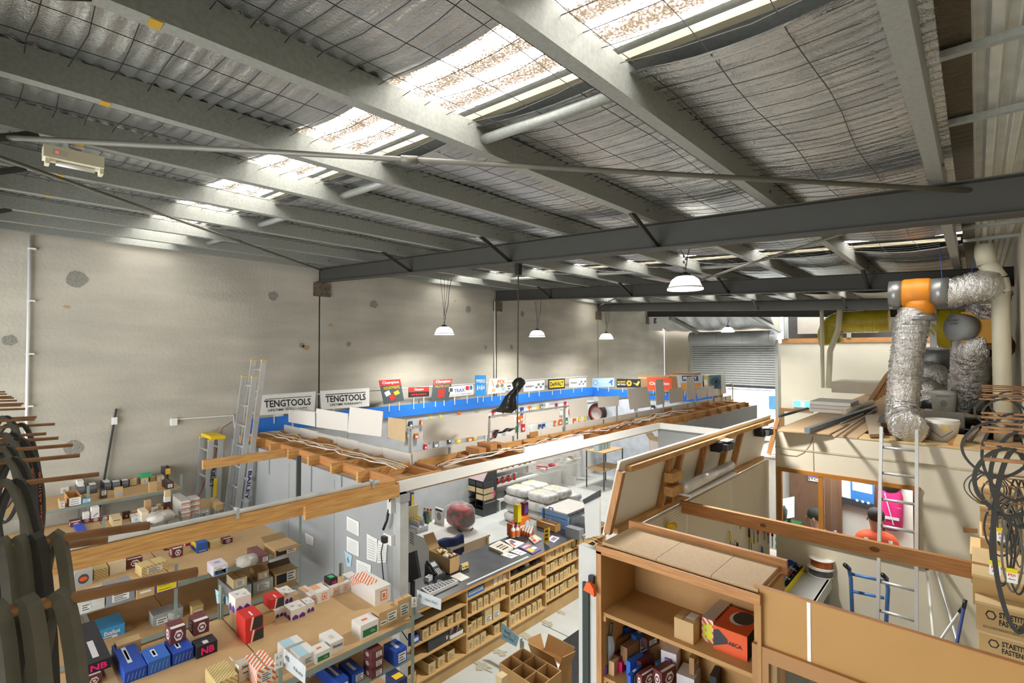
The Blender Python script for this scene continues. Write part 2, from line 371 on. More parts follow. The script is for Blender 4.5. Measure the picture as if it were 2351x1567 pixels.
# fly braces from rafter to purlin
brl = {(1, 2): 'third', (1, 4): 'fifth', (1, 6): 'seventh'}
for (k, i) in [(1, 2), (1, 4), (1, 6), (2, 1), (2, 3), (2, 5), (2, 7), (3, 2), (3, 4), (0, 2), (0, 4), (0, 5), (0, 7)]:
    y = RY[k]; x = PX[i]; s = 1 if k == 0 else -1
    one(G().bar((x - .03, y + s * .52, roofz(x, 4.80)), (x - .03, y + s * .03, roofz(x, 4.575)), .045, .006).bar((x - .012, y + s * .52, roofz(x, 4.80)), (x - .012, y + s * .03, roofz(x, 4.575)), .006, .045), RAFT if k else M('dark_brace', (66, 66, 62), .7), 'fly_brace',
        'steel fly brace angling from the rafter %s up to the %s purlin' % (ordn[k], num[i]), 'brace', 'fly braces')
# bridging pieces between purlins
for (i, y) in [(1, 2.08), (3, 2.2), (5, 2.25), (7, 2.3), (2, 7.85), (4, 7.8), (6, 7.7)]:
    a, b = PX[i] - .07, PX[i + 1] + .004
    one(G().tube([(a, y, roofz(a, 4.87)), (b, y, roofz(b, 4.87))], .03, 10), GALV, 'bridging_strut', 'round galvanised strut bridging the %s and %s purlins %s' % (num[i], num[i + 1], 'before the nearest rafter' if y < 4 else 'beyond the nearest rafter'), 'strut', 'bridging struts', True)
# diagonal bracing rods
def rod(p, q, r, lab, cp=None):
    t = T('bracing_rod', lab, 'bracing', p, 'roof bracing rods')
    G().tube([p, q], r, 8).build('rod', STEEL, t, True)
    if cp is not None:
        c = V(p).lerp(V(q), cp); d = (V(q) - V(p)).normalized() * .05
        G().tube([c - d, c + d], r * 1.5, 8).build('coupling', STEEL, t, True)
a, b = onroof(-60, 311, 4.74), onroof(2290, 441, 4.745); rod(a, b, .016, 'long brown bracing rod crossing under the purlins towards the right wall', .395)
a, b = onroof(-40, 347, 4.74), onroof(738, 620, 4.75); rod(a, b, .014, 'pale bracing rod descending to the left concrete wall', .52)
rod((-.2, 4.6, roofz(0, 4.74)), (-3.95, 9.0, roofz(-4, 4.74)), .016, 'bracing rod crossing the roof bay beyond the nearest rafter', .45)
rod((-5.2, 9.3, roofz(-5, 4.72)), (-8.8, 13.6, roofz(-9, 4.72)), .016, 'bracing rod in the roof bay beyond the second rafter')
# emergency batten light
t = T('emergency_light', 'cream emergency batten light with red indicator hung under a purlin', 'light', on(165, 375, 'x', -4.2))
p, q = on(98, 348, 'x', -4.2), on(236, 375, 'x', -4.2)
g = G().box((-4.26, p.y, p.z - .04), (-4.14, q.y, p.z + .035)); g.build('housing', PVC, t)
G().tube([(-4.2, p.y + .06, p.z - .055), (-4.2, q.y - .04, p.z - .055)], .014, 8).build('tube', WHITEP, t, True)
for y in (p.y + .01, q.y - .02): G().box((-4.24, y, p.z - .075), (-4.16, y + .02, p.z - .04)).build('lamp_holder', PVC, t)
decal((-4.14, p.y + .04, p.z - .02), EY * .07, EZ * .035, P((200, 196, 180)), t, 'control_panel')
decal((-4.139, p.y + .055, p.z - .008), EY * .012, EZ * .012, M('red_led', (255, 40, 30), emit=3), t, 'indicator')
G().tube([(-4.2 + .03 * math.cos(a_ * .7), p.y + .15 + .03 * math.sin(a_ * .7), p.z + .05 + .004 * a_) for a_ in range(14)], .006, 5).build('flex', WHITEP, t, True)
# ---------------------------------------------------------------- high-bay lamps
def lamp(px, py, wpx, pw, label, hang):
    """px,py: rim centre; wpx: rim width in the image; the depth follows from the rim size of 0.40 m"""
    d = .40 * FPX / wpx; c = CP + ray(px, py) * d
    t = T('high_bay_lamp', label, 'pendant lamp', c, 'high bay lamps')
    top = roofz(c.x, 4.78)
    G().lathe([(.20, 0), (.2, .012), (.185, .03), (.175, .06), (.15, .115), (.10, .15), (.06, .158)], c, 28, cap=False).build('shade', LSH, t, True)
    G().lathe([(.197, .012), (.197, .03), (.18, .032)], c, 28, cap=False).build('rim_band', WHITEP, t, True)
    G().lathe([(.185, .006), (.1, .004), (.001, .003)], c, 28, cap=False).build('diffuser', LEM, t, True)
    G().lathe([(.065, .15), (.065, .18), (.03, .19), (.03, .2)], c, 14).build('cap', BLACK, t, True)
    for k in range(6): G().lathe([(.011, 0), (.011, .03)], c + V((.008 * (-1) ** k, 0, .2 + k * .035)), 6, V((.3 * (-1) ** k, 0, 1))).build('chain_link', STEEL, t)
    for k in range(hang):
        o = V((.05 * (k - 1), .06 * (k - 1), 0)); G().tube([c + EZ * .38, V((c.x, c.y, top)) + o], .004, 5).build('cable', BLACK, t)
    G().tube([c + V((.0, 0, .2)), c + V((.03, .01, .4)), c + V((.07, .04, .6)), c + V((.06, .07, .9)), V((c.x + .1, c.y + .1, top - .01))], .006, 5).build('flex', BLACK, t)
    ld = bpy.data.lights.new('lamp_glow', 'AREA'); ld.shape = 'DISK'; ld.size = .36; ld.energy = LAMP_W * pw; ld.spread = rad(150); ld.color = (1, .97, .92)
    lo = bpy.data.objects.new('lamp_glow', ld); COL.objects.link(lo); lo.parent = t; lo.location = (0, 0, -.01)
    return c
LSH = M('lamp_shade_glass', (232, 232, 226), .25, var=.03, trans=.35); LEM = M('lamp_diffuser', (255, 252, 245), .5, emit=9, var=.01)
LAMPS = [lamp(1573, 665, 80, 1.6, 'largest hanging high bay lamp, in front of the second rafter', 1),
         lamp(1020, 768, 46, .7, 'white hanging high bay lamp nearest the concrete wall, left of the thin black pole', 3),
         lamp(1233, 773, 38, .7, 'hanging high bay lamp just right of the thin black pole', 2),
         lamp(1392, 778, 33, .7, 'hanging high bay lamp between the black pole and the roller door', 3),
         lamp(1671, 762, 29, 1.7, 'small hanging high bay lamp before the roller door', 1)]
def lamp_at(x, y, z, label):
    d = (V((x, y, z)) - CP)
    return d
# ================================================================ shop enclosure
def zx(px, py, x): return on(px, py, 'x', x)
def pyl(px, py, y): return on(px, py, 'y', y)
def ztop(px, py, z): return on(px, py, 'z', z)
# near grey partition and the return wall at the far end of the staff area
struct(G().box((XL, 2.9, 0), (-4.32, 2.94, 2.27)), GREYP, 'wall_partition')
wp = bpy.data.objects['wall_partition']
for x in (-8.0, -6.75, -5.52): G().box((x - .004, 2.897, 0), (x + .004, 2.9, 2.2)).build('joint_strip', P((138, 140, 140)), wp)
for x in (-7.4, -6.1, -5.35): G().box((x - .012, 2.893, 1.95), (x + .012, 2.9, 2.28)).build('strap', P((120, 122, 122)), wp)
struct(G().box((-4.33, 8.62, 0), (-1.95, 8.68, 2.27)), GREYP, 'wall_return')
struct(G().box((-4.36, 8.68, 0), (-4.3, 14.2, 2.27)), GREYP, 'wall_side')
t = T('corner_post', 'pale grey corner post at the end of the shop counter', 'post', (-4.25, 2.93, 0))
G().box((-4.32, 2.9, 0), (-4.2, 3.0, 2.28)).build('shaft', M('post_grey', (176, 178, 176), .6), t)
G().box((-4.33, 2.89, 2.2), (-4.19, 3.01, 2.28)).build('cap_plate', P((150, 151, 148)), t)
# white fascia over the counter and its return
t = T('fascia_beam', 'long white fascia beam over the shop counter opening', 'beam', (-4.27, 5.7, 2.28))
G().box((-4.3, 2.92, 2.285), (-4.25, 8.58, 2.39)).build('face_board', WHITE, t)
G().box((-4.34, 2.9, 2.28), (-4.25, 2.92, 2.385)).build('end_grain', PINEX, t)
G().box((-4.3, 4.85, 2.39), (-4.27, 6.15, 2.46)).build('cover_strip', WHITE, t)
t = T('fascia_beam', 'short white fascia beam returning towards the white framed partition', 'beam', (-3.2, 8.6, 2.28))
G().box((-4.25, 8.55, 2.285), (-1.97, 8.6, 2.39)).build('face_board', WHITE, t)
# timber bulkhead frames
def cable(pts, r, m, par, name='cable'): return G().tube(pts, r, 5).build(name, m, par, True)
def wob(p, q, n, amp, seed):
    r = random.Random(seed); p, q = V(p), V(q); d = (q - p).normalized(); s = d.cross(EZ); o = []
    for i in range(n + 1):
        k = i / n; e = 0 if i in (0, n) else 1
        o.append(p.lerp(q, k) + s * r.uniform(-amp, amp) * e + EZ * (abs(r.uniform(0, amp * .5))) * e)
    return o
CAB = [P((225, 222, 214)), P((40, 40, 42)), P((206, 138, 88)), P((120, 124, 132)), P((214, 200, 176))]
t = T('bulkhead_frame', 'pine bulkhead frame with cables on top of the grey partition wall', 'timber frame', (-6.6, 3.2, 2.27))
G().box((-8.5, 2.95, 2.25), (-4.31, 3.55, 2.272)).build('soffit_board', M('soffit', (196, 164, 124), .7), t)
xs = [-8.46 + i * .585 for i in range(8)]
for i, x in enumerate(xs):
    G().box((x - .02, 2.86, 2.275), (x + .02, 3.54, 2.39)).build('joist', PINEY, t)
    if i < 7: G().box((x + .02, 3.0, 2.275), (x + .565, 3.035, 2.385)).build('nogging', PINEX, t)
    if i < 7: G().box((x + .02, 3.505, 2.275), (x + .565, 3.54, 2.36)).build('ledger', PINEX, t)
for k in range(4): cable(wob((-8.4, 3.15 + k * .06, 2.4), (-4.7, 3.2 + k * .05, 2.4), 16, .06, k), .007, CAB[k % 2 * 4], t)
for px0, px1, py0, py1 in ((732, 761, 1002, 1036), (598, 610, 972, 992)):
    a, b = pyl(px0, py0, 3.53), pyl(px1, py1, 3.53)
    G().box((a.x, 3.515, b.z), (b.x, 3.53, a.z)).build('plywood_offcut', PINEZ, t)
t = T('bulkhead_frame', 'long pine bulkhead frame with bundled cables behind the white fascia', 'timber frame', (-4.6, 6, 2.27))
G().box((-4.93, 3.56, 2.25), (-4.31, 14.1, 2.272)).build('soffit_board', M('soffit', (196, 164, 124), .7), t)
y = 3.64; i = 0
while y < 14:
    G().box((-4.93, y - .02, 2.275), (-4.31, y + .02, 2.38)).build('joist', PINEX, t)
    if y < 13.4:
        G().box((-4.93, y + .02, 2.275), (-4.895, y + .60, 2.40)).build('ledger', PINEY, t)
        if y > 8: G().box((-4.42, y + .02, 2.275), (-4.385, y + .60, 2.40)).build('nogging', PINEY, t)
    y += .62; i += 1
for k in range(8): cable(wob((-4.42 - k * .02, 3.62, 2.40), (-4.5 - k * .03, 8.6, 2.40), 26, .05, 20 + k), .008, CAB[k % 5], t)
for k in range(4): cable(wob((-4.5 - .1 * k, 8.6, 2.40), (-4.45, 9.6 + .3 * k, 2.44), 6, .1, 60 + k), .009, CAB[0], t)
for (px0, py0, px1, py1) in ((1216, 992, 1234, 1000), (1524, 938, 1541, 966), (1612, 923, 1627, 940)):
    a, b = zx(px0, py0, -4.9), zx(px1, py1, -4.9); G().box((-4.9, a.y, b.z), (-4.885, b.y, a.z)).build('plywood_offcut', PINEZ, t)
t2 = T('timber_block', 'stack of short pine blocks on the bulkhead by the black pole', 'timber', (-4.75, 4.6, 2.4))
for k in range(3): G().box((-4.85, 4.35 + k * .2, 2.402), (-4.6, 4.47 + k * .2, 2.47 + .03 * (k % 2))).build('block', PINEX, t2)
# parapet boards
PARA = M('parapet_board', (218, 214, 206), .6, var=.02, scale=2)
t = T('parapet', 'low cream parapet boards along the near edge of the shop top', 'parapet', (-7, 3.58, 2.27))
for i in range(6):
    a = -8.5 + i * .59; G().box((a, 3.56, 2.27), (a + .585, 3.585, 2.47 + .012 * (i % 2))).build('panel', PARA, t)
    G().box((a - .012, 3.55, 2.27), (a + .012, 3.56, 2.36)).build('strap', P((130, 132, 130)), t)
t = T('parapet', 'long pale parapet boards above the counter side of the shop', 'parapet', (-4.96, 9, 2.27))
y = 3.6
while y < 14:
    G().box((-4.985, y, 2.27), (-4.96, min(y + 1.195, 14.2), 2.49)).build('panel', PARA, t)
    G().box((-4.96, y + .55, 2.38), (-4.95, y + .58, 2.47)).build('strap', P((130, 132, 130)), t); y += 1.2
for (px, py) in ((755, 1003), (880, 1028), (1175, 996), (1368, 963)): pass
# guard rails of square tube
RAIL = M('rail_tube', (176, 176, 170), .45, .4)
t = T('guard_rail', 'grey tube guard rail along the near edge of the shop top', 'railing', (-7, 3.57, 2.3))
G().bar((-8.5, 3.6, 2.76), (-4.96, 3.6, 2.78), .026, .026).build('top_rail', RAIL, t)
for px, py in ((640, 945), (672, 950), (797, 970), (941, 990)):
    x = pyl(px, py, 3.6).x; G().bar((x, 3.6, 2.28), (x, 3.6, 2.765), .026, .026).build('upright', RAIL, t)
t = T('guard_rail', 'long grey tube guard rail above the counter side of the shop', 'railing', (-4.97, 9, 2.3))
G().bar((-4.95, 3.6, 2.79), (-4.95, 14.2, 2.81), .026, .026).build('top_rail', RAIL, t)
for px, py in ((1122, 980), (1296, 950), (1416, 940), (1523, 915), (1596, 900), (1657, 890), (1682, 890)):
    y = zx(px, py, -4.95).y; G().bar((-4.95, y, 2.28), (-4.95, y, 2.8), .026, .026).build('upright', RAIL, t)
# white boards hung on the rails (backs of signs)
BOARD = M('sign_back', (222, 217, 208), .6, var=.02, scale=2)
def pboard(name, label, cat, quad, ax, val, m, th=.012, group=None):
    """thin board given by four image corners (tl,tr,br,bl) on a wall-parallel plane"""
    pts = [on(a, b, ax, val) for a, b in quad]; n = {'x': EX, 'y': -EY}[ax]
    return one(G().prism(pts, -n * th), m, name, label, cat, group), pts
def rect4(x0, y0, x1, y1, sk=0): return [(x0, y0), (x1, y0 + sk), (x1, y1 + sk), (x0, y1)]
for q, lab, m in [([(605, 917), (650, 926), (650, 966), (604, 956)], 'small pink-white board on the near rail beside the tall ladder', BOARD),
                  ([(662, 940), (723, 945), (723, 979), (662, 968)], 'white board on the near rail below the first white sign', BOARD),
                  ([(726, 937), (799, 949), (798, 990), (726, 980)], 'white board on the near rail below the second white sign', BOARD),
                  ([(803, 933), (879, 944), (875, 1002), (798, 992)], 'large tilted white board on the near rail left of the brown board', BOARD),
                  ([(891, 957), (932, 963), (930, 1015), (890, 1003)], 'brown cardboard panel on the near rail by the corner', P((198, 172, 132)))]:
    pboard('rail_board', lab, 'board', q, 'y', 3.585, m, .01, 'boards hung on the guard rails')
for q, lab in [([(970, 964), (1122, 943), (1120, 998), (970, 1017)], 'very long white board on the counter side rail next to the corner'),
               ([(1126, 960), (1180, 953), (1180, 986), (1126, 993)], 'white board on the counter side rail left of the black pole'),
               ([(1206, 948), (1283, 938), (1283, 964), (1206, 973)], 'white board on the counter side rail right of the black pole'),
               ([(1306, 921), (1348, 915), (1350, 955), (1309, 959)], 'squarish white board on the rail above the tyre display'),
               ([(1374, 911), (1421, 908), (1421, 931), (1374, 935)], 'narrow white board on the rail at the bend of the blue band'),
               ([(1440, 892), (1486, 887), (1495, 933), (1447, 940)], 'big leaning white board on the rail below the black sign'),
               ([(1505, 872), (1523, 869), (1526, 926), (1507, 930)], 'upright white slat on the rail in front of the orange sign'),
               ([(1536, 893), (1566, 888), (1570, 920), (1538, 926)], 'leaning white board on the rail right of the orange sign'),
               ([(1576, 866), (1593, 863), (1596, 914), (1578, 918)], 'upright white slat on the rail before the grey poster'),
               ([(1598, 893), (1624, 887), (1623, 911), (1603, 915)], 'small white board on the rail, third from the far end'),
               ([(1625, 887), (1650, 882), (1654, 906), (1626, 911)], 'small white board on the rail, second from the far end'),
               ([(1652, 860), (1664, 858), (1668, 902), (1656, 905)], 'upright white slat at the far end of the rail')]:
    pboard('rail_board', lab, 'board', q, 'x', -4.93, BOARD, .01, 'boards hung on the guard rails')
# display walls and blue band round the shop
PEG = M('grey_pegwall', (176, 180, 184), .6, var=.08, scale=3)
struct(G().box((-8.72, 3.0, 0), (-8.62, 13.0, 2.37)), PEG, 'wall_display')
struct(G().box((-8.62, 12.95, 0), (-4.9, 13.0, 2.37)), M('pale_blue_wall', (198, 206, 216), .6), 'wall_display_end')
BLUE = M('blue_band', (38, 118, 214), .5, var=.03, scale=2)
t = T('blue_band', 'bright blue pelmet band running round the top of the shop walls', 'pelmet', (-8.6, 8, 2.36))
G().box((-8.62, 3.05, 2.37), (-8.585, 12.95, 2.605)).build('side_board', BLUE, t)
G().box((-8.62, 12.92, 2.36), (-4.95, 12.96, 2.575)).build('end_board', BLUE, t)
# signs standing on the band
INK = P((28, 28, 30)); RED = P((204, 44, 36)); YEL = P((232, 196, 40)); WHT = P((240, 240, 236)); SKYB = P((70, 150, 220)); ORA = P((226, 92, 32))
def sign(label, q, ax, val, m, legs=2):
    pts = [on(a, b, ax, val) for a, b in q]; n = EX if ax == 'x' else -EY
    zb = min(p.z for p in pts); t = T('shop_sign', label, 'sign', (sum((p for p in pts), V((0, 0, 0))) / 4).xy.to_3d() + EZ * zb, 'signs along the blue band')
    bd = G().prism(pts, -n * .01).build('board', m, t)
    for k in range(legs):
        p = pts[3].lerp(pts[2], .25 + .5 * k / max(1, legs - 1)) - n * .014
        G().bar(V((p.x, p.y, 2.5)), p + EZ * .05, .018, .018).build('leg', P((210, 208, 200)), t)
    tl, tr, br, bl = pts
    def at(u, v): return bl.lerp(br, u).lerp(tl.lerp(tr, u), v)
    def tx(s, u0, v0, u1, v1, m_, bold=0): return txt(s, at(u0, v0), at(u1, v0) - at(u0, v0), at(u0, v1) - at(u0, v0), m_, bd, bold=bold, lift=.003)
    def rc(u0, v0, u1, v1, m_, name='printed_panel', pts_=None): return decal(at(u0, v0), at(u1, v0) - at(u0, v0), at(u0, v1) - at(u0, v0), m_, bd, name, .0015, pts_)
    return tx, rc
X8 = -8.57
tx, rc = sign('white rectangular sign with bold black lettering, half hidden beside the tall ladder', [(594, 907), (725, 898), (722, 945), (597, 953)], 'x', X8, WHT)
tx('TENGTOOLS', .08, .36, .92, .72, INK, .02); rc(.1, .76, .92, .79, INK, 'overline'); tx('LIFETIME WARRANTY', .14, .16, .86, .28, INK, .01)
tx, rc = sign('white rectangular sign with bold black lettering, fully visible, left of the red and grey poster', [(735, 897), (848, 890), (848, 932), (738, 940)], 'x', X8, WHT)
tx('TENGTOOLS', .09, .36, .92, .72, INK, .02); rc(.1, .76, .92, .8, INK, 'overline'); tx('LIFETIME WARRANTY', .17, .16, .84, .28, INK, .01)
DKT = P((72, 82, 84))
tx, rc = sign('tall red and grey poster with a picture of opened red cases', [(870, 873), (919, 871), (928, 919), (882, 928)], 'x', X8, DKT)
rc(0, .76, 1, 1, RED); tx('Champion', .12, .8, .9, .96, WHT, .02); tx('ASSORTMENTS', .12, .6, .9, .72, YEL, .01)
for a in ((.12, .3, .42, .56, WHT), (.3, .08, .6, .38, RED), (.55, .3, .86, .52, YEL)): rc(*a[:4], a[4], 'case_picture', [(.2, 0), (1, .3), (.8, 1), (0, .7)])
tx, rc = sign('small wide red over black sign between the two red posters', [(938, 889), (985, 887), (985, 909), (938, 912)], 'x', X8, P((34, 28, 30)))
rc(0, .52, 1, 1, RED); tx('Champion', .27, .6, .72, .88, WHT, .02)
for k in range(7): rc(.12 + k * .11, .14, .2 + k * .11, .36, RED, 'item_picture', HEXP)
tx, rc = sign('tall red and grey poster leaning right, with a picture of stacked red cases', [(996, 871), (1039, 869), (1030, 917), (990, 920)], 'x', X8, DKT)
rc(0, .76, 1, 1, P((196, 80, 74))); tx('Champion', .12, .8, .9, .96, WHT, .02); tx('MASTER KITS', .1, .6, .9, .72, P((200, 170, 70)), .01)
for k in range(3): rc(.3, .12 + k * .14, .72, .26 + k * .14, RED, 'case_picture', [(.1, 0), (1, .2), (.9, 1), (0, .8)])
tx, rc = sign('white sign with blue and red letters between the leaning poster and the tall blue sign', [(1031, 888), (1086, 882), (1087, 905), (1030, 911)], 'x', X8, WHT)
tx('TRAX', .2, .38, .64, .74, P((60, 100, 180)), .02); tx('TRUSTED QUALITY. SUPERIOR DURABILITY', .04, .08, .96, .22, INK)
rc(.68, .5, .82, .9, RED); rc(.85, .5, .96, .9, P((90, 110, 160))); rc(.03, .5, .15, .86, P((70, 74, 90)))
tx, rc = sign('tall narrow sky blue sign with white letters and a white emblem', [(1091, 861), (1116, 861), (1116, 908), (1091, 909)], 'x', X8, P((44, 142, 214)))
tx('PFERD', .1, .64, .9, .8, WHT, .015)
for a in range(4): rc(.14 + .19 * a, .26 + .06 * (a % 2), .28 + .19 * a, .56 - .05 * (a % 2), WHT, 'emblem_piece', [(0, 0), (.5, .3), (1, 0), (.8, 1), (.3, .7)])
tx, rc = sign('cream sign with an orange word, belts and rings pictured', [(1124, 869), (1163, 867), (1160, 900), (1119, 905)], 'x', X8, P((226, 220, 204)))
tx('PIX', .48, .62, .94, .9, P((206, 84, 40)), .03); rc(.1, .45, .32, .95, P((210, 130, 90)), 'picture', [(0, 1), (.3, .9), (1, .1), (.8, 0)])
for u, v, c in ((.4, .35, (110, 110, 100)), (.66, .36, (120, 110, 80)), (.75, .12, (130, 160, 200)), (.2, .1, (190, 170, 130))): rc(u, v, u + .22, v + .26, P(c), 'ring_picture', CIRC)
tx, rc = sign('small white sign with dark emblems just left of the black bag on the pole', [(1162, 883), (1198, 877), (1198, 892), (1162, 896)], 'x', X8, WHT)
for k in range(3): rc(.06 + .32 * k, .55, .3 + .32 * k, .85, P((90, 60, 60) if k % 2 else (60, 60, 90)), 'emblem'); rc(.1 + .32 * k, .12, .24 + .32 * k, .42, INK, 'emblem', HEXP)
for lab, q in (('white sign with tool pictures just right of the black bag', [(1203, 877), (1250, 872), (1250, 894), (1203, 899)]), ('white sign with tool pictures between the yellow sign and the pale blue sign', [(1307, 869), (1346, 867), (1346, 887), (1307, 889)])):
    tx, rc = sign(lab, q, 'x', X8, WHT); tx('metabo', .04, .42, .48, .68, INK, .02); tx('work. don\'t play.', .05, .24, .4, .32, INK)
    for k in range(4): rc(.54 + .11 * k, .2 + .25 * (k % 2), .66 + .11 * k, .5 + .3 * (k % 2), P((80, 96, 104)), 'tool_picture', [(0, .2), (.7, 0), (1, .6), (.6, 1), (.4, .5), (0, 1)])
tx, rc = sign('yellow sign with black letters in a black frame', [(1259, 870), (1297, 868), (1297, 891), (1259, 894)], 'x', X8, INK)
rc(.06, .16, .94, .86, P((236, 200, 32))); tx('DeWALT', .1, .28, .9, .72, INK, .03)
YE = 12.9
tx, rc = sign('pale blue sign with a round emblem on the end band', [(1360, 868), (1410, 867), (1410, 887), (1360, 889)], 'y', YE, P((166, 200, 226)))
rc(.04, .2, .26, .8, P((120, 168, 214)), 'emblem', CIRC); tx('SI', .09, .36, .2, .66, WHT, .02); tx('QUALITY AIR TOOLS', .32, .5, .66, .64, WHT); rc(.74, .15, .96, .8, P((60, 100, 190)), 'tool_picture', [(0, .4), (.6, 1), (1, .9), (.8, .5), (.9, 0), (.6, 0), (.5, .4)])
tx, rc = sign('black sign with white letters and an orange disc emblem', [(1416, 869), (1470, 870), (1471, 889), (1416, 889)], 'y', YE, INK)
tx('ALLIANCE', .03, .56, .38, .76, YEL, .01); tx('AIR TOOLS', .03, .26, .38, .46, WHT, .01); rc(.42, .14, .64, .84, P((222, 160, 60)), 'emblem', CIRC); rc(.47, .3, .59, .72, INK, 'emblem_mark', [(0, 0), (.5, 1), (1, 0), (.5, .4)]); rc(.68, .1, .98, .8, P((214, 180, 90)), 'tool_picture', [(0, .7), (.5, .5), (.8, 1), (1, .8), (.7, .1), (.4, .3)])
tx, rc = sign('orange-red sign with rounded white letters partly behind a white slat', [(1485, 866), (1543, 867), (1543, 895), (1486, 894)], 'y', YE, P((232, 84, 48)))
tx('Champion', .1, .32, .9, .66, WHT, .03)
tx, rc = sign('light grey poster with a dark blue word plate and orange boxes', [(1553, 860), (1616, 860), (1617, 897), (1558, 897)], 'y', YE, P((190, 194, 198)))
rc(.2, .62, .8, .94, P((34, 62, 110)), 'word_plate'); tx('PROFIT', .25, .68, .75, .88, WHT, .03); rc(.12, .08, .36, .5, P((206, 140, 50))); rc(.64, .08, .9, .5, P((206, 140, 70)))
tx, rc = sign('narrow yellow and white leaflet sign beside the teal poster', [(1613, 862), (1626, 862), (1627, 892), (1614, 893)], 'y', YE, P((214, 200, 120)), 1); rc(.2, .3, .8, .7, WHT)
tx, rc = sign('teal poster with a dark ring picture near the roller door', [(1628, 861), (1655, 860), (1656, 892), (1630, 892)], 'y', YE, P((96, 130, 146)))
rc(.1, .15, .95, .85, P((60, 90, 104)), 'ring_picture', CIRC); rc(.35, .36, .7, .64, P((140, 170, 182)), 'ring_hole', CIRC)
# white pipe rail behind the signs
t = T('wall_rail', 'white horizontal tube rail on the concrete wall behind the signs', 'rail', (-8.7, 8, 2.8))
a, b = zx(600, 922, -8.75), zx(1420, 865, -8.75)
G().tube([(-8.75, 3.2, 2.92), (-8.75, 12.8, 2.93)], .014, 6).build('tube', WHITEP, t, True)
for y in (4.2, 6.5, 9, 11.5): G().tube([(-8.75, y, 2.4), (-8.75, y, 2.92)], .012, 6).build('stand', WHITEP, t, True)
# brown cartons behind the end band
for k, (x0, x1, z1) in enumerate([(-7.3, -6.3, 3.0), (-6.3, -5.6, 3.1), (-5.6, -5.0, 3.05), (-6.9, -6.1, 2.8)]):
    y = 13.3 + .5 * (k == 3); t = T('storage_carton', ['long brown carton behind the black sign on the shop top', 'tall brown carton behind the orange sign', 'brown carton behind the grey poster', 'dark brown carton at the back of the shop top behind the others'][k], 'box', (x0, y, 2.4))
    G().box((x0, y, 2.38), (x1 - .02, y + .45, z1)).build('body', P([(176, 142, 98), (160, 124, 80), (186, 152, 106), (120, 92, 60)][k]), t)
    G().box((x0 - .001, y - .002, z1 - .1), (x1 - .019, y, z1 - .06)).build('tape', P((204, 184, 150)), t)
struct(G().box((-8.6, 13.0, 2.34), (-4.9, 14.2, 2.38)), MDF, 'trim_1')
# black pole with bag
t = T('black_pole', 'thin black pole hanging from the nearest rafter to the shop top', 'pole', (-4.02, 4.43, 2.6))
p0 = pyl(1190, 612, 4.44); p1 = pyl(1188, 1008, 4.44)
t.location = p1; ORG[t.name] = p1
G().tube([p0 + EZ * .02, p1], .008, 6).build('tube', P((64, 60, 54)), t); G().box(p0 - V((.03, .03, .1)), p0 + V((.03, .03, .06))).build('clamp', BLACK, t)
BAGM = M('black_bag', (26, 26, 27), .25, bump=.6, bscale=18)
def cloth_blob(rings, n=18, seed=0, amp=.15):
    """rings: list of (centre, rx, ry)"""
    r = random.Random(seed); g = G(); vs = []
    ph = [r.uniform(0, 6) for _ in range(4)]
    for c, rx, ry in rings:
        c = V(c)
        for k in range(n):
            th = 2 * math.pi * k / n; w_ = 1 + amp * math.sin(5 * th + ph[0]) + amp * .6 * math.sin(9 * th + ph[1])
            vs.append(c + V((rx * w_ * math.cos(th), ry * w_ * math.sin(th), 0)))
    fs = [(i * n + k, i * n + (k + 1) % n, (i + 1) * n + (k + 1) % n, (i + 1) * n + k) for i in range(len(rings) - 1) for k in range(n)]
    fs += [tuple(range(n))[::-1], tuple((len(rings) - 1) * n + k for k in range(n))]
    return g.add(vs, fs)
q = pyl(1189, 885, 4.47); s = pyl(1150, 945, 4.47)
one(cloth_blob([(s + V((0, .0, 0)), .16, .05), (s + V((.12, 0, .06)), .13, .06), (s.lerp(q, .6), .07, .06), (q - EZ * .03, .05, .05), (q + V((.02, 0, .03)), .09, .07), (q + V((.03, 0, .07)), .07, .05), (q + V((.02, 0, .1)), .02, .02)], 20, 3), BAGM, 'plastic_bag', 'crumpled black plastic bag tied round the thin black pole', 'bag', None, True)
a = zx(1128, 988, -4.93); b = zx(1184, 975, -4.93)
one(G().grid(lambda u, v: V((-4.92 + .03 * math.sin(9 * u + 3 * v), a.y + u * (b.y - a.y), a.z - v * (.12 if u < .25 else .05) + .01 * math.sin(14 * u))), 14, 6), BAGM, 'plastic_sheet', 'black plastic sheet hanging over the parapet beside the black pole', 'plastic sheet', None, True)
# goods hanging on the display walls (glimpsed above the parapet and under the fascia)
CN = ['red', 'navy', 'yellow', 'charcoal', 'white', 'grey', 'orange', 'green', 'crimson', 'slate']
PAL = [(196, 40, 40), (30, 70, 150), (228, 200, 40), (40, 44, 48), (236, 236, 232), (120, 124, 128), (206, 110, 40), (60, 130, 80), (150, 40, 60), (70, 76, 90)]
gi = 0
def hang_pack(p, w_, h_, c, ax, lab, grp):
    n = EX if ax == 'x' else -EY; u = EY if ax == 'x' else EX
    t = T('hanging_pack', lab, 'packet', p, grp)
    cd_ = G().ob(p + n * .025, u * w_ / 2, EZ * h_ / 2, n * .02).build('card', P(c), t)
    decal(p + n * .046 - u * w_ * .3 - EZ * h_ * .3, u * w_ * .6, EZ * h_ * .35, P((230, 228, 222)), cd_, 'label')
    G().tube([p + EZ * h_ * .45, p + EZ * h_ * .45 + n * .09], .003, 4).build('hook', STEEL, t)
r = random.Random(5)
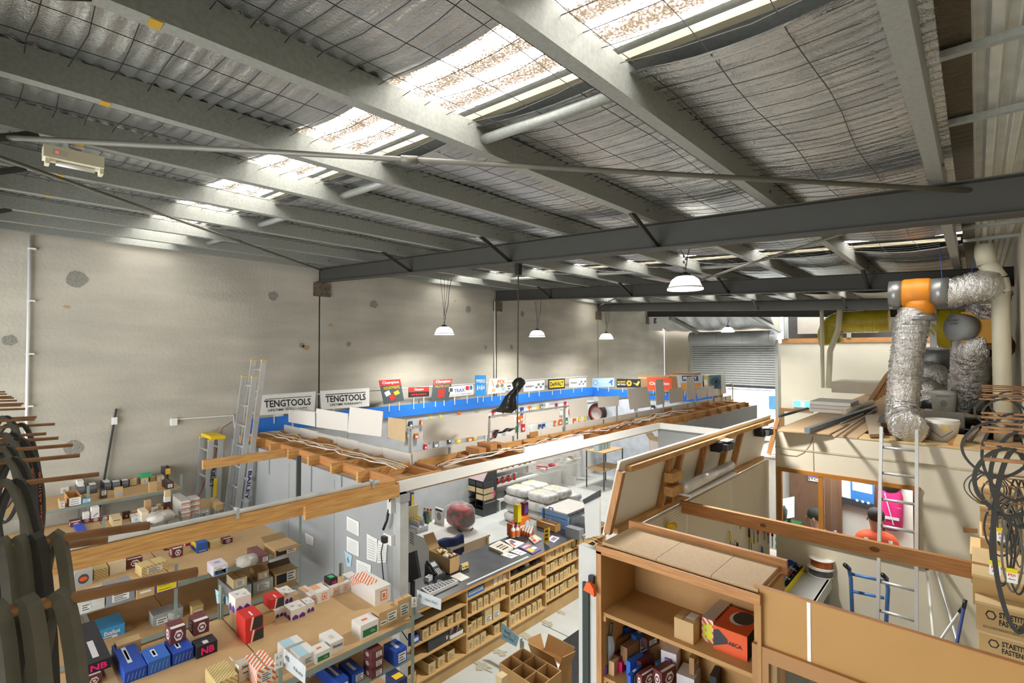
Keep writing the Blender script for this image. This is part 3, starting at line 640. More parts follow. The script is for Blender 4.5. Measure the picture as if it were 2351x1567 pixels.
for row, (z, y0, y1, n) in enumerate([(2.18, 5.6, 12.4, 26), (1.95, 5.9, 12.6, 24), (1.7, 6.4, 12.6, 20)]):
    for k in range(n):
        y = y0 + (y1 - y0) * (k + r.uniform(.1, .9)) / n
        hang_pack(V((-8.61, y, z + r.uniform(-.04, .04))), r.uniform(.06, .14), r.uniform(.1, .2), PAL[ci := r.randrange(10)], 'x', '%s hanging pack, %s from the left in the %s row of the long display wall' % (CN[ci], ordw(k + 1), ['top', 'middle', 'lower'][row]), 'packs on the long display wall')
for k in range(11):
    hang_pack(V((-7.2 + k * .19, 12.93, 2.12 - .2 * (k % 3))), .1, .15, PAL[k % 10], 'y', '%s hanging pack, %s from the left on the pale blue end wall' % (CN[k % 10], ordw(k + 1)), 'packs on the end wall')
c = on(1372, 948, 'y', 12.6)
t = T('tyre_display', 'black tyre with a red ringed hub displayed before the end wall', 'hose coil', c)  # shaped as a display tyre with rim and red ring
G().lathe([(.18, -.07), (.26, -.08), (.3, -.04), (.3, .04), (.26, .08), (.18, .07)], c, 28, EY, False).build('coil', BLACK, t, True)
G().lathe([(.02, -.03), (.15, -.03), (.18, -.06), (.19, -.06)], c, 28, EY, False).build('rim', P((180, 170, 165)), t, True)
G().lathe([(.19, -.075), (.21, -.078)], c, 28, EY, False).build('red_ring', RED, t, True)
# ================================================================ generic boxes
CARD = P((190, 158, 112), .75, var=.06); CARDL = P((206, 184, 142), .75, var=.05); CARDD = P((150, 116, 76), .75)
LABW = P((228, 227, 222)); MAR = P((104, 50, 52)); GRYB = P((150, 154, 154)); CRM = P((222, 208, 172))
class Box:
    """carton with its near bottom corner at C, lx towards -X, ly towards +Y, h up, turned by rot"""
    def __init__(s, label, C, lx, ly, h, m, rot=0, group=None, name='carton', cat='box', open_=False, mats=None):
        C = V(C); c, n = math.cos(rot), math.sin(rot)
        s.ex = V((-c, -n, 0)) * lx; s.ey = V((-n, c, 0)) * ly; s.ez = EZ * h; s.C = C; s.h = h
        s.t = T(name, label, cat, C + (s.ex + s.ey) / 2, group)
        if open_:
            g = G(); th = .004; a, b = s.ex.normalized(), s.ey.normalized()
            cc = C + (s.ex + s.ey) / 2
            for d, L, W in ((a, lx, s.ey), (b, ly, s.ex)):
                for sg in (-1, 1): g.ob(cc + d * sg * (L / 2 - th / 2) + s.ez / 2, d * th / 2, W * .5, s.ez / 2)
            g.ob(cc + EZ * th, s.ex / 2, s.ey / 2, EZ * th); s.body = g.build('body', m, s.t)
        else:
            ms = mats or [m]
            g = G(); g.ob(C + (s.ex + s.ey + s.ez) / 2, s.ex / 2, s.ey / 2, s.ez / 2)
            if mats:   # material by facing: top, front (+X), side (-Y), others
                a, b = -s.ex.normalized(), -s.ey.normalized(); g.m = []
                for f in g.f:
                    p = [g.v[i] for i in f]; nn = (p[1] - p[0]).cross(p[2] - p[1]).normalized()
                    g.m.append(0 if nn.z > .5 else 1 if nn.dot(a) > .5 else 2 if nn.dot(b) > .5 else 0)
            s.body = g.build('body', ms, s.t)
    def fr(s, face):
        if face == 'F': return s.C, s.ey, s.ez
        if face == 'S': return s.C + s.ex, -s.ex, s.ez
        return s.C + s.ez, s.ey, s.ex
    def rc(s, face, u0, v0, u1, v1, m, name='label', pts=None, lift=.0012):
        P_, u, v = s.fr(face); decal(P_ + u * u0 + v * v0, u * (u1 - u0), v * (v1 - v0), m, s.body, name, lift, pts); return s
    def tx(s, face, u0, v0, u1, v1, txt_, m, bold=0):
        P_, u, v = s.fr(face); txt(txt_, P_ + u * u0 + v * v0, u * (u1 - u0), v * (v1 - v0), m, s.body, bold=bold, lift=.0024); return s
    def lab(s, face, u0, v0, u1, v1, lines=3):
        s.rc(face, u0, v0, u1, v1, LABW); du = u1 - u0; dv = (v1 - v0) / (lines * 2 + 1)
        for k in range(lines): s.rc(face, u0 + du * .1, v0 + dv * (1 + 2 * k), u1 - du * (.15 + .2 * (k % 2)), v0 + dv * (2 + 2 * k), P((96, 96, 96)), 'print_line', None, .002)
        return s
    def tape(s): return s.rc('T', .46, 0, .54, 1, P((176, 140, 92)), 'tape')
    def lid(s):
        P_, u, v = s.fr('F'); g = G(); P2, u2, v2 = s.fr('S')
        s.rc('F', 0, .965, 1, .985, P((90, 70, 50)), 'lid_seam'); return s
    def hexm(s, face, u0, v0, u1, v1):
        W = P((236, 230, 226))
        s.rc(face, u0, v0, u1, v1, W, 'hexagon_emblem', HEXP); du, dv = u1 - u0, v1 - v0
        s.rc(face, u0 + du * .13, v0 + dv * .24, u1 - du * .13, v1 - dv * .24, MAR, 'emblem_ring', CIRC, .0018)
        return s.rc(face, u0 + du * .3, v0 + dv * .36, u1 - du * .3, v1 - dv * .36, W, 'emblem_centre', CIRC, .0024)
    def flaps(s, ang=(.6, .6, .6, .6), m=None, L=.5):
        a, b = s.ex.normalized(), s.ey.normalized(); cc = s.C + (s.ex + s.ey) / 2 + s.ez
        for d, W, half, an in ((-a, s.ey, s.ex.length / 2, ang[0]), (-b, s.ex, s.ey.length / 2, ang[1]), (a, s.ey, s.ex.length / 2, ang[2]), (b, s.ex, s.ey.length / 2, ang[3])):
            if an is None: continue
            e = cc + d * half; dd = d * math.cos(an) + EZ * math.sin(an); n = dd.cross(W).normalized()
            G().ob(e + dd * half * L, dd * half * L, W * .49, n * .002).build('flap', m or CARD, s.t)
        return s
def pb(xl, xc, xr, yb, yt, z, label, m, rot=0, **k):
    """carton read off the photograph: columns of its left, near and right edges, rows of the near edge's foot and top"""
    C = ztop(xc, yb, z); c, n = math.cos(rot), math.sin(rot); ex = V((-c, -n, 0)); ey = V((-n, c, 0))
    lx = abs(along(C, ex, px=xl)); ly = abs(along(C, ey, px=xr)); h = along(C, EZ, py=yt)
    return Box(label, C, lx, ly, h, m, rot, **k)
def blob(c, ax, ay, az, e1=.5, e2=.5, nu=18, nv=10, noise=0, seed=0):
    r = random.Random(seed); ph = [r.uniform(0, 6) for _ in range(4)]; c, ax, ay, az = V(c), V(ax), V(ay), V(az)
    sp = lambda x, e: math.copysign(abs(x) ** e, x)
    def f(u, v):
        a = 2 * math.pi * u; b = math.pi * (v - .5); k = 1 + noise * (math.sin(5 * a + ph[0]) * math.cos(3 * b + ph[1]) + .6 * math.sin(11 * a + 7 * b + ph[2]))
        return c + (ax * sp(math.cos(b), e1) * sp(math.cos(a), e2) + ay * sp(math.cos(b), e1) * sp(math.sin(a), e2)) * k + az * sp(math.sin(b), e1) * k
    return G().grid(f, nu, nv)
# ================================================================ counter
t = T('shop_counter', 'long pine shop counter with open shelves and a black marbled top', 'counter', (-4.8, 4.9, 0))
CY0, CY1, CX0, CX1, CZ = 3.02, 6.95, -5.13, -4.4, .955
G().box((CX0, CY0, CZ - .03), (CX1 + .02, CY1, CZ)).build('worktop', M('black_laminate', (30, 33, 36), .35, rgb2=(54, 58, 62), scale=5), t)
G().box((CX1 + .02, CY0, CZ - .035), (CX1 + .026, CY1, CZ - .004)).build('edge_trim', PINEY, t)
G().box((CX0, CY0, 0), (CX1 - .03, CY1, .16)).build('plinth', M('plinth_board', (178, 146, 98), .65), t)
G().box((CX0, CY0, .16), (CX0 + .02, CY1, CZ - .03)).build('back_panel', M('counter_back', (196, 160, 108), .65), t)
BAY = [CY0, 3.97, 4.70, 5.43, 6.24, CY1]; CPINE = M('counter_pine', (206, 168, 112), .6, var=.06, scale=4)
for y in BAY: G().box((CX0 + .02, y - .01, .16), (CX1, y + .01, CZ - .03)).build('divider', CPINE, t)
SH = [[.76, .585, .42, .18], [.80, .60, .375, .18], [.79, .595, .40, .18], [.79, .62, .42, .24], [.77, .56, .36, .18]]
for b in range(5):
    for z in SH[b]: G().box((CX0 + .02, BAY[b] + .01, z - .016), (CX1, BAY[b + 1] - .01, z)).build('shelf', CPINE, t)
decal((CX1 - .02, 4.0, CZ), EY * 1.1, EX * -.03, P((206, 210, 212)), t, 'measuring_strip', .001)
# card bins: one kind, copied
BINM = M('bin_card', (206, 182, 132), .75, var=.08, scale=9)
def bin_at(y, z, h=.105, w_=.075, closed=False, depth=.3, xo=0):
    b = Box('bin', V((CX1 - .015 - xo, y, z)), depth, w_, h, BINM, 0, None, 'card_bin', 'bin', not closed)
    r = random.Random(int(y * 997 + z * 131))
    for k in range(3): b.rc('F', .2, .25 + .18 * k, .55 + .3 * r.random(), .32 + .18 * k, P((120, 104, 78)), 'print_line')
    return b.t
protoO = {}; CNT = {}; SN = ['top', 'second', 'third', 'lowest']; BN = ['bay by the corner post', 'second bay', 'middle bay', 'fourth bay', 'far end bay']
def put(b, s, n, y0, h=.105, w_=.075, closed=False, gap=.012):
    z = SH[b][s]; base = '%s ' + ('closed card box' if closed else 'open card bin') + ' from the left, %s counter shelf, %s' % (SN[s], BN[b]); n0 = CNT.get((b, s), 0); CNT[(b, s)] = n0 + n; gr = 'bins, counter bay %d shelf %d' % (b + 1, s + 1)
    k = (h, w_, closed)
    for i in range(n):
        y = BAY[b] + y0 + i * (w_ + gap); x = RN.uniform(0, .03)
        if k not in protoO:
            protoO[k] = bin_at(y, z, h, w_, closed); o = protoO[k]
        else:
            src = protoO[k]; cur = ORG[src.name]; tgt = V((CX1 - .015 - x - .15, y + w_ / 2, z)); o = dup(src, tgt - cur)
        tag(o, base % ordw(n0 + i + 1), 'bin', gr)
put(0, 1, 5, .32, .11, .085, gap=.035); put(0, 3, 1, .1, .12, .14); put(0, 3, 3, .4, .115, .1, gap=.045)
put(1, 1, 6, .09, .12, .075, True, .028); put(1, 2, 4, .02, .11, .08, False, .012); put(1, 3, 3, .03, .12, .09, True, .012); put(1, 3, 2, .48, .115, .1)
put(2, 1, 6, .02, .115, .085, gap=.03); put(2, 2, 7, .02, .115, .08, gap=.02); put(2, 3, 6, .03, .12, .085, True, .025)
put(3, 0, 7, .04, .1, .08, gap=.025); put(3, 1, 7, .02, .11, .085, gap=.02); put(3, 2, 7, .03, .11, .08, gap=.022); put(3, 3, 7, .02, .115, .085, gap=.02)
put(4, 0, 5, .02, .105, .08, gap=.03); put(4, 1, 5, .03, .11, .08, gap=.03); put(4, 2, 5, .02, .11, .08, gap=.03)
for k, y in enumerate((4.28, 4.42)):
    Box(('left' if k == 0 else 'right') + ' one of two taller closed cartons on the third counter shelf, second bay', (CX1 - .02, y, SH[1][2]), .3, .12, .19, BINM).lab('F', .1, .1, .9, .5)
Box('blue and white card packet on the top counter shelf, second bay', (CX1 - .02, 4.0, SH[1][0]), .25, .26, .08, P((44, 110, 196))).rc('F', .05, .35, .95, .8, P((214, 226, 240))).tx('F', .1, .42, .8, .7, 'ANTI-STATIC', P((40, 90, 170)))
Box('tan card packet beside the blue one on the top counter shelf', (CX1 - .03, 4.28, SH[1][0]), .25, .15, .08, CARD)
for k in range(3): Box(['white envelope pack', 'cream open packet', 'folded paper pack'][k] + ' at the right end of the top counter shelf, second bay', (CX1 - .03, 4.44 + .085 * k, SH[1][0]), .22, .075, .09 - .01 * k, [LABW, CRM, P((214, 206, 190))][k], .1)
Box('grey plastic lid standing on the third counter shelf, bay next to the post', (CX1 - .02, 3.42, SH[0][2]), .02, .3, .14, DGREY, .04).rc('F', .88, .2, .94, .5, LABW)
b = Box('white tray of pink capped tubes on the third counter shelf', (CX1 - .02, 3.73, SH[0][2]), .25, .2, .05, LABW, open_=True)
for i in range(8): G().lathe([(.008, 0), (.008, .09), (.011, .09), (.011, .12), (.002, .125)], (CX1 - .06 - .03 * (i % 4), 3.76 + .075 * (i // 4) + .02 * (i % 3), SH[0][2] + .008), 8, V((.2 * (-1) ** i, .15, 1))).build('tube', [P((214, 210, 206)), P((176, 84, 130))][i % 2], b.t, True)
b = Box('blue and white small carton on the second counter shelf, by the shelf post', (CX1 - .02, 3.2, SH[0][1] + .001), .12, .1, .07, P((60, 96, 190))).rc('F', .1, .4, .9, .9, LABW)
for k in range(5):
    one(blob((CX1 - .09 - .04 * (k % 2), 4.78 + k * .12, SH[2][0] + .025), EX * .05, EY * .05, EZ * .024, .6, .6, 10, 6, .05, k), P([(40, 40, 42), (70, 74, 78), (36, 52, 70), (196, 200, 202), (50, 50, 54)][k]), 'loose_part',
        ['black', 'dark grey', 'navy', 'pale grey', 'charcoal'][k] + ' loose plastic part on the top counter shelf, middle bay', 'spare part', 'loose parts on the counter shelf')
# ---- things on the counter top
def flat(label, q, z, m, th=.004, name='paper_sheet', cat='paper'):
    pts = [ztop(a, b, z + th) for a, b in q]; t = T(name, label, cat, sum(pts, V((0, 0, 0))) / 4 - EZ * th)
    sh_ = G().prism(pts, EZ * -th).build('sheets', m, t)
    tl, tr, br, bl = pts
    def at(u, v): return bl.lerp(br, u).lerp(tl.lerp(tr, u), v)
    def rc(u0, v0, u1, v1, m_, n='print_block'): decal(at(u0, v0), at(u1, v0) - at(u0, v0), at(u0, v1) - at(u0, v0), m_, sh_, n, .001)
    def tx(s, u0, v0, u1, v1, m_): txt(s, at(u0, v0), at(u1, v0) - at(u0, v0), at(u0, v1) - at(u0, v0), m_, sh_, bold=.02, lift=.0015)
    return rc, tx
rc, tx = flat('white notepad on the black counter beside the desk phone', [(1034, 1322), (1055, 1313), (1078, 1324), (1058, 1333)], CZ, LABW, .012, 'notepad', 'notepad')
rc, tx = flat('stack of magazines with a pale cover on the counter', [(1122, 1253), (1147, 1240), (1178, 1255), (1155, 1267)], CZ, P((222, 216, 202)), .035, 'magazine_stack', 'magazines')
for k in range(4): rc(.2, .14 + .2 * k, .8, .26 + .2 * k, P([(60, 54, 50), (150, 120, 70), (60, 54, 50), (200, 190, 180)][k]))
rc, tx = flat('open white magazine lying behind the magazine stack', [(1158, 1240), (1172, 1236), (1204, 1245), (1182, 1257)], CZ, WHT, .012, 'magazine', 'magazine'); rc(.3, .4, .7, .8, P((120, 110, 120))); rc(.1, .1, .25, .6, P((200, 80, 60)))
rc, tx = flat('violet and yellow catalogue on the counter', [(1190, 1254), (1209, 1245), (1243, 1259), (1222, 1270)], CZ, P((120, 104, 150)), .014, 'catalogue', 'catalogue'); rc(.1, .1, .45, .5, YEL); rc(.5, .2, .9, .45, P((220, 214, 220))); rc(.1, .62, .9, .85, P((196, 150, 120))); tx('SALE', .15, .68, .6, .82, WHT)
rc, tx = flat('left white form sheet on the counter edge', [(1149, 1273), (1163, 1267), (1190, 1274), (1174, 1281)], CZ, WHT, .002); rc(.2, .3, .8, .36, INK); rc(.2, .5, .7, .56, INK)
rc, tx = flat('right white form sheet tucked under the catalogue', [(1172, 1265), (1187, 1259), (1210, 1268), (1196, 1274)], CZ, WHT, .002); rc(.2, .3, .8, .36, INK); rc(.2, .6, .6, .66, RED)
rc, tx = flat('small flyer heap of bright leaflets in the middle of the counter', [(1213, 1234), (1228, 1226), (1244, 1236), (1226, 1246)], CZ, P((214, 190, 180)), .02, 'leaflets', 'leaflets'); rc(.1, .1, .4, .5, RED); rc(.5, .3, .9, .8, P((230, 210, 160))); rc(.2, .6, .5, .9, P((120, 130, 140)))
rc, tx = flat('pale violet leaflet behind the yellow stand', [(1256, 1238), (1268, 1228), (1285, 1234), (1272, 1245)], CZ, P((206, 200, 214)), .006, 'leaflet', 'leaflet'); rc(.2, .2, .8, .7, P((130, 124, 150)))
# adding machine, phone, monitor
rc, tx = flat('long white cash calculator with dark keys on the near end of the counter', [(966, 1349), (1040, 1327), (1052, 1332), (985, 1363)], CZ, P((206, 206, 200)), .035, 'cash_calculator', 'calculator')
for i in range(9):
    for j in range(3): rc(.06 + i * .1, .12 + j * .28, .13 + i * .1, .32 + j * .28, P((46, 48, 54) if (i + j) % 4 else (70, 90, 140)), 'key')
t = T('desk_phone', 'dark grey desk phone with screen and keypad on the counter', 'phone', ztop(1000, 1322, CZ))
C0 = ztop(998, 1330, CZ); ux = (ztop(1023, 1320, CZ) - C0); vx = (ztop(975, 1318, CZ) - C0)
A_, B_, C_, D_ = C0, C0 + ux, C0 + ux + vx * 1.0, C0 + vx
up0, up1 = EZ * .03, EZ * .13
G().add([A_, B_, C_, D_, A_ + up0, B_ + up0, C_ + up1, D_ + up1], [(3, 2, 1, 0), (4, 5, 6, 7), (0, 1, 5, 4), (1, 2, 6, 5), (2, 3, 7, 6), (3, 0, 4, 7)]).build('base', DGREY, t)
def fa(u, v): return (A_ + up0).lerp(B_ + up0, u).lerp((D_ + up1).lerp(C_ + up1, u), v)
decal(fa(.35, .62), fa(.85, .62) - fa(.35, .62), fa(.35, .92) - fa(.35, .62), P((190, 200, 196)), t, 'screen')
for i in range(3):
    for j in range(4): decal(fa(.42 + .14 * i, .08 + .1 * j), fa(.5 + .14 * i, .08 + .1 * j) - fa(.42 + .14 * i, .08 + .1 * j), fa(.42 + .14 * i, .15 + .1 * j) - fa(.42 + .14 * i, .08 + .1 * j), P((220, 220, 220)), t, 'key')
G().tube([fa(.12, .02) + EZ * .01, fa(.12, .06) + EZ * .03, fa(.14, .5) + EZ * .035, fa(.16, .92) + EZ * .03, fa(.16, .97) + EZ * .01], [.018, .022, .014, .022, .018], 8).build('handset', BLACK, t, True)
Box('small white cordless handset stand beside the desk phone', ztop(984, 1336, CZ), .06, .09, .05, P((200, 202, 204)), .3).rc('T', .2, .2, .8, .5, P((120, 140, 140)), 'screen')
t = T('computer_monitor', 'black computer monitor seen from behind at the near end of the counter', 'monitor', ztop(945, 1350, CZ))
q = [pyl(a, b, 3.12) for a, b in ((926, 1274), (952, 1264), (962, 1326), (926, 1342))]
G().prism(q, EY * .03).build('screen_back', BLACK, t)
m_ = (q[2] + q[3]) / 2; G().bar(m_ + EY * .02, V((m_.x, m_.y + .02, CZ)), .04, .03).build('stand', BLACK, t); G().ob((m_.x, m_.y + .02, CZ + .008), EX * .1, EY * .07, EZ * .008).build('foot', BLACK, t)
b = pb(985, 1032, 1056, 1319, 1283, CZ, 'open brown carton full of wrapped sweets on the counter', CARD, open_=True).flaps((None, None, .9, None))
for k in range(14):
    c = b.C + b.ex * RN.uniform(.15, .85) + b.ey * RN.uniform(.15, .85) + b.ez * .95
    blob(c, EX * .028, EY * .02, EZ * .016, .6, .8, 8, 5).build('wrapped_sweet', P([(226, 206, 120), (224, 222, 218), (206, 200, 190)][k % 3], .3), b.t, True)
b = pb(1057, 1060, 1076, 1311, 1296, CZ, 'small yellowish tray of yellow caps beside the sweets carton', CRM, open_=True)
for k in range(6): blob(b.C + b.ex * RN.uniform(.2, .8) + b.ey * RN.uniform(.2, .8) + b.ez * .6, EX * .02, EY * .02, EZ * .015, .7, .7, 8, 5).build('cap', YEL, b.t, True)
# standing leaflet, bottles, displays
q = [zx(a, b, -4.62) for a, b in ((1248, 1214), (1262, 1210), (1258, 1240), (1246, 1243))]
o, pts = pboard('leaflet_stand', 'yellow standing leaflet card on the counter', 'leaflet', [(1249, 1214), (1261, 1210), (1260, 1243), (1248, 1246)], 'y', 5.6, YEL, .012)
for k in range(3): decal(pts[3].lerp(pts[0], .15 + .28 * k) + (pts[2] - pts[3]) * .2, (pts[2] - pts[3]) * .6, (pts[0] - pts[3]) * .18, P((96, 60, 50)), o, 'print_block')
def bottle(px, py, h, r, label, grp):
    c = ztop(px, py, CZ); t = T('pump_bottle', label, 'bottle', c, grp)
    G().lathe([(r * .9, 0), (r, .01), (r, h * .55), (r * .8, h * .66), (r * .35, h * .74), (r * .35, h * .8)], c, 12).build('body', WHITEP, t, True)
    G().lathe([(r * 1.02, h * .1), (r * 1.02, h * .5)], c, 12, cap=False).build('label', P((232, 120, 60)), t, True)
    G().lathe([(r * .42, h * .78), (r * .42, h * .86), (r * .15, h * .87), (r * .15, h)], c, 8).build('pump', WHITEP, t, True)
    G().bar(c + EZ * h * .97, c + EZ * h * .95 + V((r, -r * .3, 0)), .008, .008).build('spout', WHITEP, t); return t
bottle(1178, 1233, .2, .034, 'large white pump bottle with orange label at the left of the bottle tray', None)
bottle(1188, 1231, .19, .032, 'second large white pump bottle with orange label', None)
b0 = None
for i in range(4):
    for j in range(5):
        px, py = 1195 + j * 5.5 + i * 1.5, 1224 + j * 2.1 - i * 4.2
        if b0 is None: b0 = bottle(px, py, .12, .02, 'x', 'small pump bottles'); o = b0; c0 = ORG[b0.name]
        else: o = dup(b0, ztop(px, py, CZ) - c0)
        tag(o, 'small orange labelled pump bottle, %s column, %s row from the front of the block' % (ordw(j + 1), ordw(i + 1)), 'bottle', 'small pump bottles')
pb(1164, 1177, 1180, 1233, 1204, CZ, 'narrow orange display panel left of the pump bottles', P((206, 92, 40)))
b = pb(1168, 1178, 1188, 1230, 1200, CZ, 'dark red tablet carton behind the pump bottles', P((150, 50, 66)))
bo_ = pb(1179, 1192, 1217, 1227, 1193, CZ, 'orange cardboard display box on the counter', P((222, 120, 40))).rc('F', .1, .4, .5, .55, WHT).rc('F', .55, .25, .95, .8, P((200, 214, 226)), 'oval_picture', CIRC)
pb(1179, 1189, 1197, 1200, 1160, b.C.z + b.h, 'tall yellow carton in the counter display', P((226, 206, 40)))
pb(1195, 1203, 1213, 1184, 1155, bo_.C.z + bo_.h, 'tall dark purple carton behind the yellow carton', P((112, 36, 70))).rc('F', .2, .2, .9, .8, P((110, 80, 170)))
b = pb(1232, 1274, 1287, 1222, 1206, CZ, 'long shallow brown tray with a paper roll on the counter', P((178, 134, 76)), open_=True)
G().lathe([(.03, 0), (.03, .3)], b.C + b.ex * .2 + b.ey * .5 + EZ * .05, 12, b.ex.normalized()).build('paper_roll', WHT, b.t, True)
b = pb(1245, 1286, 1289, 1212, 1176, CZ, 'bright blue plastic carry case standing on the counter', P((36, 122, 226), .4), name='carry_case', cat='case')
G().tube([b.C + b.ex * .38 + b.ez * 1.0, b.C + b.ex * .4 + b.ez * 1.15, b.C + b.ex * .6 + b.ez * 1.15, b.C + b.ex * .62 + b.ez], .01, 6).build('handle', P((24, 84, 180)), b.t, True); b.rc('S', .4, .3, .48, .4, WHT, 'catch')
# glass display case at the far end of the counter
t = T('display_case', 'low glass display case with blue panels on the far end of the counter', 'display case', (-4.9, 6.2, CZ))
a0, a1, c0, c1, zt = -5.1, -4.62, 6.24, 6.9, CZ + .25
G().box((a0, c0, zt - .02), (a1, c1, zt)).build('top', P((206, 204, 198)), t); G().box((a0, c0, CZ), (a1, c0 + .015, zt - .02)).build('end_panel', P((120, 160, 210)), t)
G().box((a0, c0, CZ), (a0 + .015, c1, zt - .02)).build('back_panel', P((150, 180, 214)), t); G().box((a1 - .012, c0 + .02, CZ + .05), (a1 - .008, c1, zt - .05)).build('glass', M('case_glass', (220, 232, 240), .05, trans=.9), t)
G().box((a0, c0, CZ + .15), (a1 - .02, c1, CZ + .158)).build('shelf', P((190, 205, 220)), t); G().bar((a1, c0, zt - .01), (a1, c1, zt - .01), .02, .025).build('front_rail', P((80, 84, 90)), t)
for k in range(4): Box(['first', 'second', 'third', 'fourth'][k] + ' small clear pack inside the glass display case', (a1 - .05, c0 + .06 + .14 * k, CZ + .16), .1, .1, .07, P((214, 216, 216)))
Box('white plastic bottle box on the counter beside the glass case', ztop(1305, 1216, CZ), .08, .08, .16, P((210, 206, 196))).lab('F', .2, .2, .8, .6)
b = Box('grey switch box with loose cables at the far end of the counter', ztop(1330, 1240, CZ), .25, .12, .14, P((120, 124, 128)))
for k in range(5): cable(wob(b.C + b.ey * .5 + EZ * .05, b.C + V((.1 + .02 * k, .4, -.02 - .05 * k)), 6, .08, k), .005, CAB[k], b.t)
# ================================================================ shop floor seen under the fascia
WLAM = M('white_laminate', (222, 222, 216), .45, var=.02)
t = T('white_cupboard', 'white laminate service desk with plain sides behind the counter', 'cupboard', (-6.3, 5.2, 0))
G().box((-6.95, 4.85, .75), (-5.73, 5.66, .78)).build('top', WLAM, t)
for y in (4.87, 5.64): G().box((-6.95, y - .015, 0), (-5.75, y + .015, .75)).build('side_panel', WLAM, t)
G().box((-5.81, 4.885, .02), (-5.78, 5.62, .75)).build('front_panel', WLAM, t)
t = T('tool_bag', 'red and black tool bag in clear plastic on the white desk', 'bag', ztop(1062, 1215, .78))
c = ztop(1057, 1212, .78) + EZ * .19
blob(c, EX * .24, EY * .17, EZ * .15, .6, .6, 20, 10, .02, 3).build('body', M('bag_red_black', (40, 36, 38), .5, rgb2=(176, 28, 36), scale=9, thr=(.45, .55)), t, True)
blob(c + EZ * .1, EX * .2, EY * .13, EZ * .07, .5, .5, 16, 8, .02, 5).build('lid', P((186, 30, 40)), t, True)
blob(c + EZ * .03, EX * .27, EY * .19, EZ * .2, .7, .7, 24, 12, .07, 8).build('plastic_wrap', M('clear_wrap', (235, 235, 235), .15, alpha=.22, bump=.8, bscale=12), t, True)
G().tube([c + V((.1, -.15, -.15)), c + V((.16, -.1, -.2)), c + V((.2, .0, -.22)), c + V((.2, .1, -.16))], .012, 6).build('strap', BLACK, t, True)
b = pb(998, 1017, 1020, 1204, 1170, .78, 'white carton with a disc picture beside the tool bag', LABW).rc('S', .25, .2, .8, .75, P((150, 146, 150)), 'disc_picture', CIRC).rc('S', .1, .82, .9, .93, INK)
for i in range(5):
    c = ztop(975 + 7 * (i % 3), 1192 + 4 * (i // 3) + i, .78); t = T('spray_can', '%s capped can, %s from the left on the white desk' % (['red', 'green'][i % 2], ordw(i + 1)), 'can', c)
    G().lathe([(.03, 0), (.03, .15), (.022, .17)], c, 10).build('body', P([(220, 218, 210), (90, 130, 80), (214, 210, 200), (70, 60, 120), (96, 140, 90)][i]), t, True); G().lathe([(.02, .17), (.02, .2)], c, 10).build('cap', [RED, P((50, 130, 90))][i % 2], t, True)
t = T('glue_display', 'cardboard counter display filled with yellow capped bottles on the white desk', 'display', ztop(955, 1222, .78))
c = ztop(958, 1224, .78); e = V((-.28, 0, 0)); f_ = V((0, .22, 0))
G().ob(c + e / 2 + f_ / 2 + EZ * .04, e / 2, f_ / 2, EZ * .04).build('tray', P((206, 214, 222)), t); G().ob(c + e * .98 + f_ / 2 + EZ * .18, e.normalized() * .006, f_ / 2, EZ * .18).build('header_card', P((222, 210, 160)), t)
decal(c + e * .97 + f_ * .2 + EZ * .26, f_ * .6, EZ * .07, YEL, t, 'print_oval', .002, CIRC)
for i in range(8):
    p = c + e * (.2 + .2 * (i // 2)) + f_ * (.28 + .44 * (i % 2)) + EZ * .08
    G().lathe([(.022, 0), (.022, .07), (.01, .09)], p, 8).build('bottle', P((206, 204, 214)), t, True); G().lathe([(.011, .09), (.008, .13)], p, 8).build('bottle_cap', YEL, t, True)
pb(931, 944, 950, 1290, 1130, 0.0, 'tall banner carton in yellow, blue and orange beside the corner post', P((60, 80, 150))).rc('F', 0, .8, 1, .97, YEL).rc('F', 0, .48, 1, .6, ORA).rc('F', 0, .1, 1, .42, P((222, 220, 216)))
o, pts = pboard('notice_sheet', 'white hand-lettered notice hung below the glue display', 'notice', [(938, 1214), (953, 1217), (953, 1257), (938, 1248)], 'y', 4.5, WHT, .003)
for k in range(5): decal(pts[3].lerp(pts[0], .15 + .16 * k) + (pts[2] - pts[3]) * .2, (pts[2] - pts[3]) * .6, (pts[0] - pts[3]) * .06, P((80, 84, 110)), o, 'print_line')
# chair with jacket
t = T('office_chair', 'swivel chair with a dark blue jacket over its backrest behind the counter', 'chair', (-5.6, 4.5, 0))
c = V((-5.5, 4.55, 0)); q = [ztop(a, b, .9) for a, b in ((1003, 1242), (1062, 1226))]
mid = (q[0] + q[1]) / 2; c = V((mid.x, mid.y, 0))
G().lathe([(.2, 0), (.2, .03), (.03, .06), (.03, .42)], c + V((.12, -.05, 0)), 12).build('base', BLACK, t, True); blob(c + V((.12, -.05, .47)), EX * .2, EY * .2, EZ * .05, .5, .5).build('seat', BLACK, t, True)
d = (q[1] - q[0]).normalized(); n = d.cross(EZ)
G().ob(mid - EZ * .25, d * .2, EZ * .22, n * .03).build('backrest', BLACK, t)
L = (q[1] - q[0]).length
def jk(u, v):
    w_ = (v - .5) * 2; drop = abs(w_); s = 1 if w_ > 0 else -1
    return q[0].lerp(q[1], u) + n * (s * min(.05, drop * .12) + .012 * math.sin(12 * u)) - EZ * (max(0, drop - .25) * .35 * (.7 + .5 * abs(math.sin(2.2 * u + .4)))) + EZ * .012 * math.sin(7 * u)
G().grid(jk, 18, 16).build('jacket', M('navy_cloth', (40, 56, 110), .8), t, True)
G().tube([c + V((.05, -.1, .3)), c + V((.06, -.1, .8))], .012, 6).build('arm_post', P((200, 200, 196)), t)
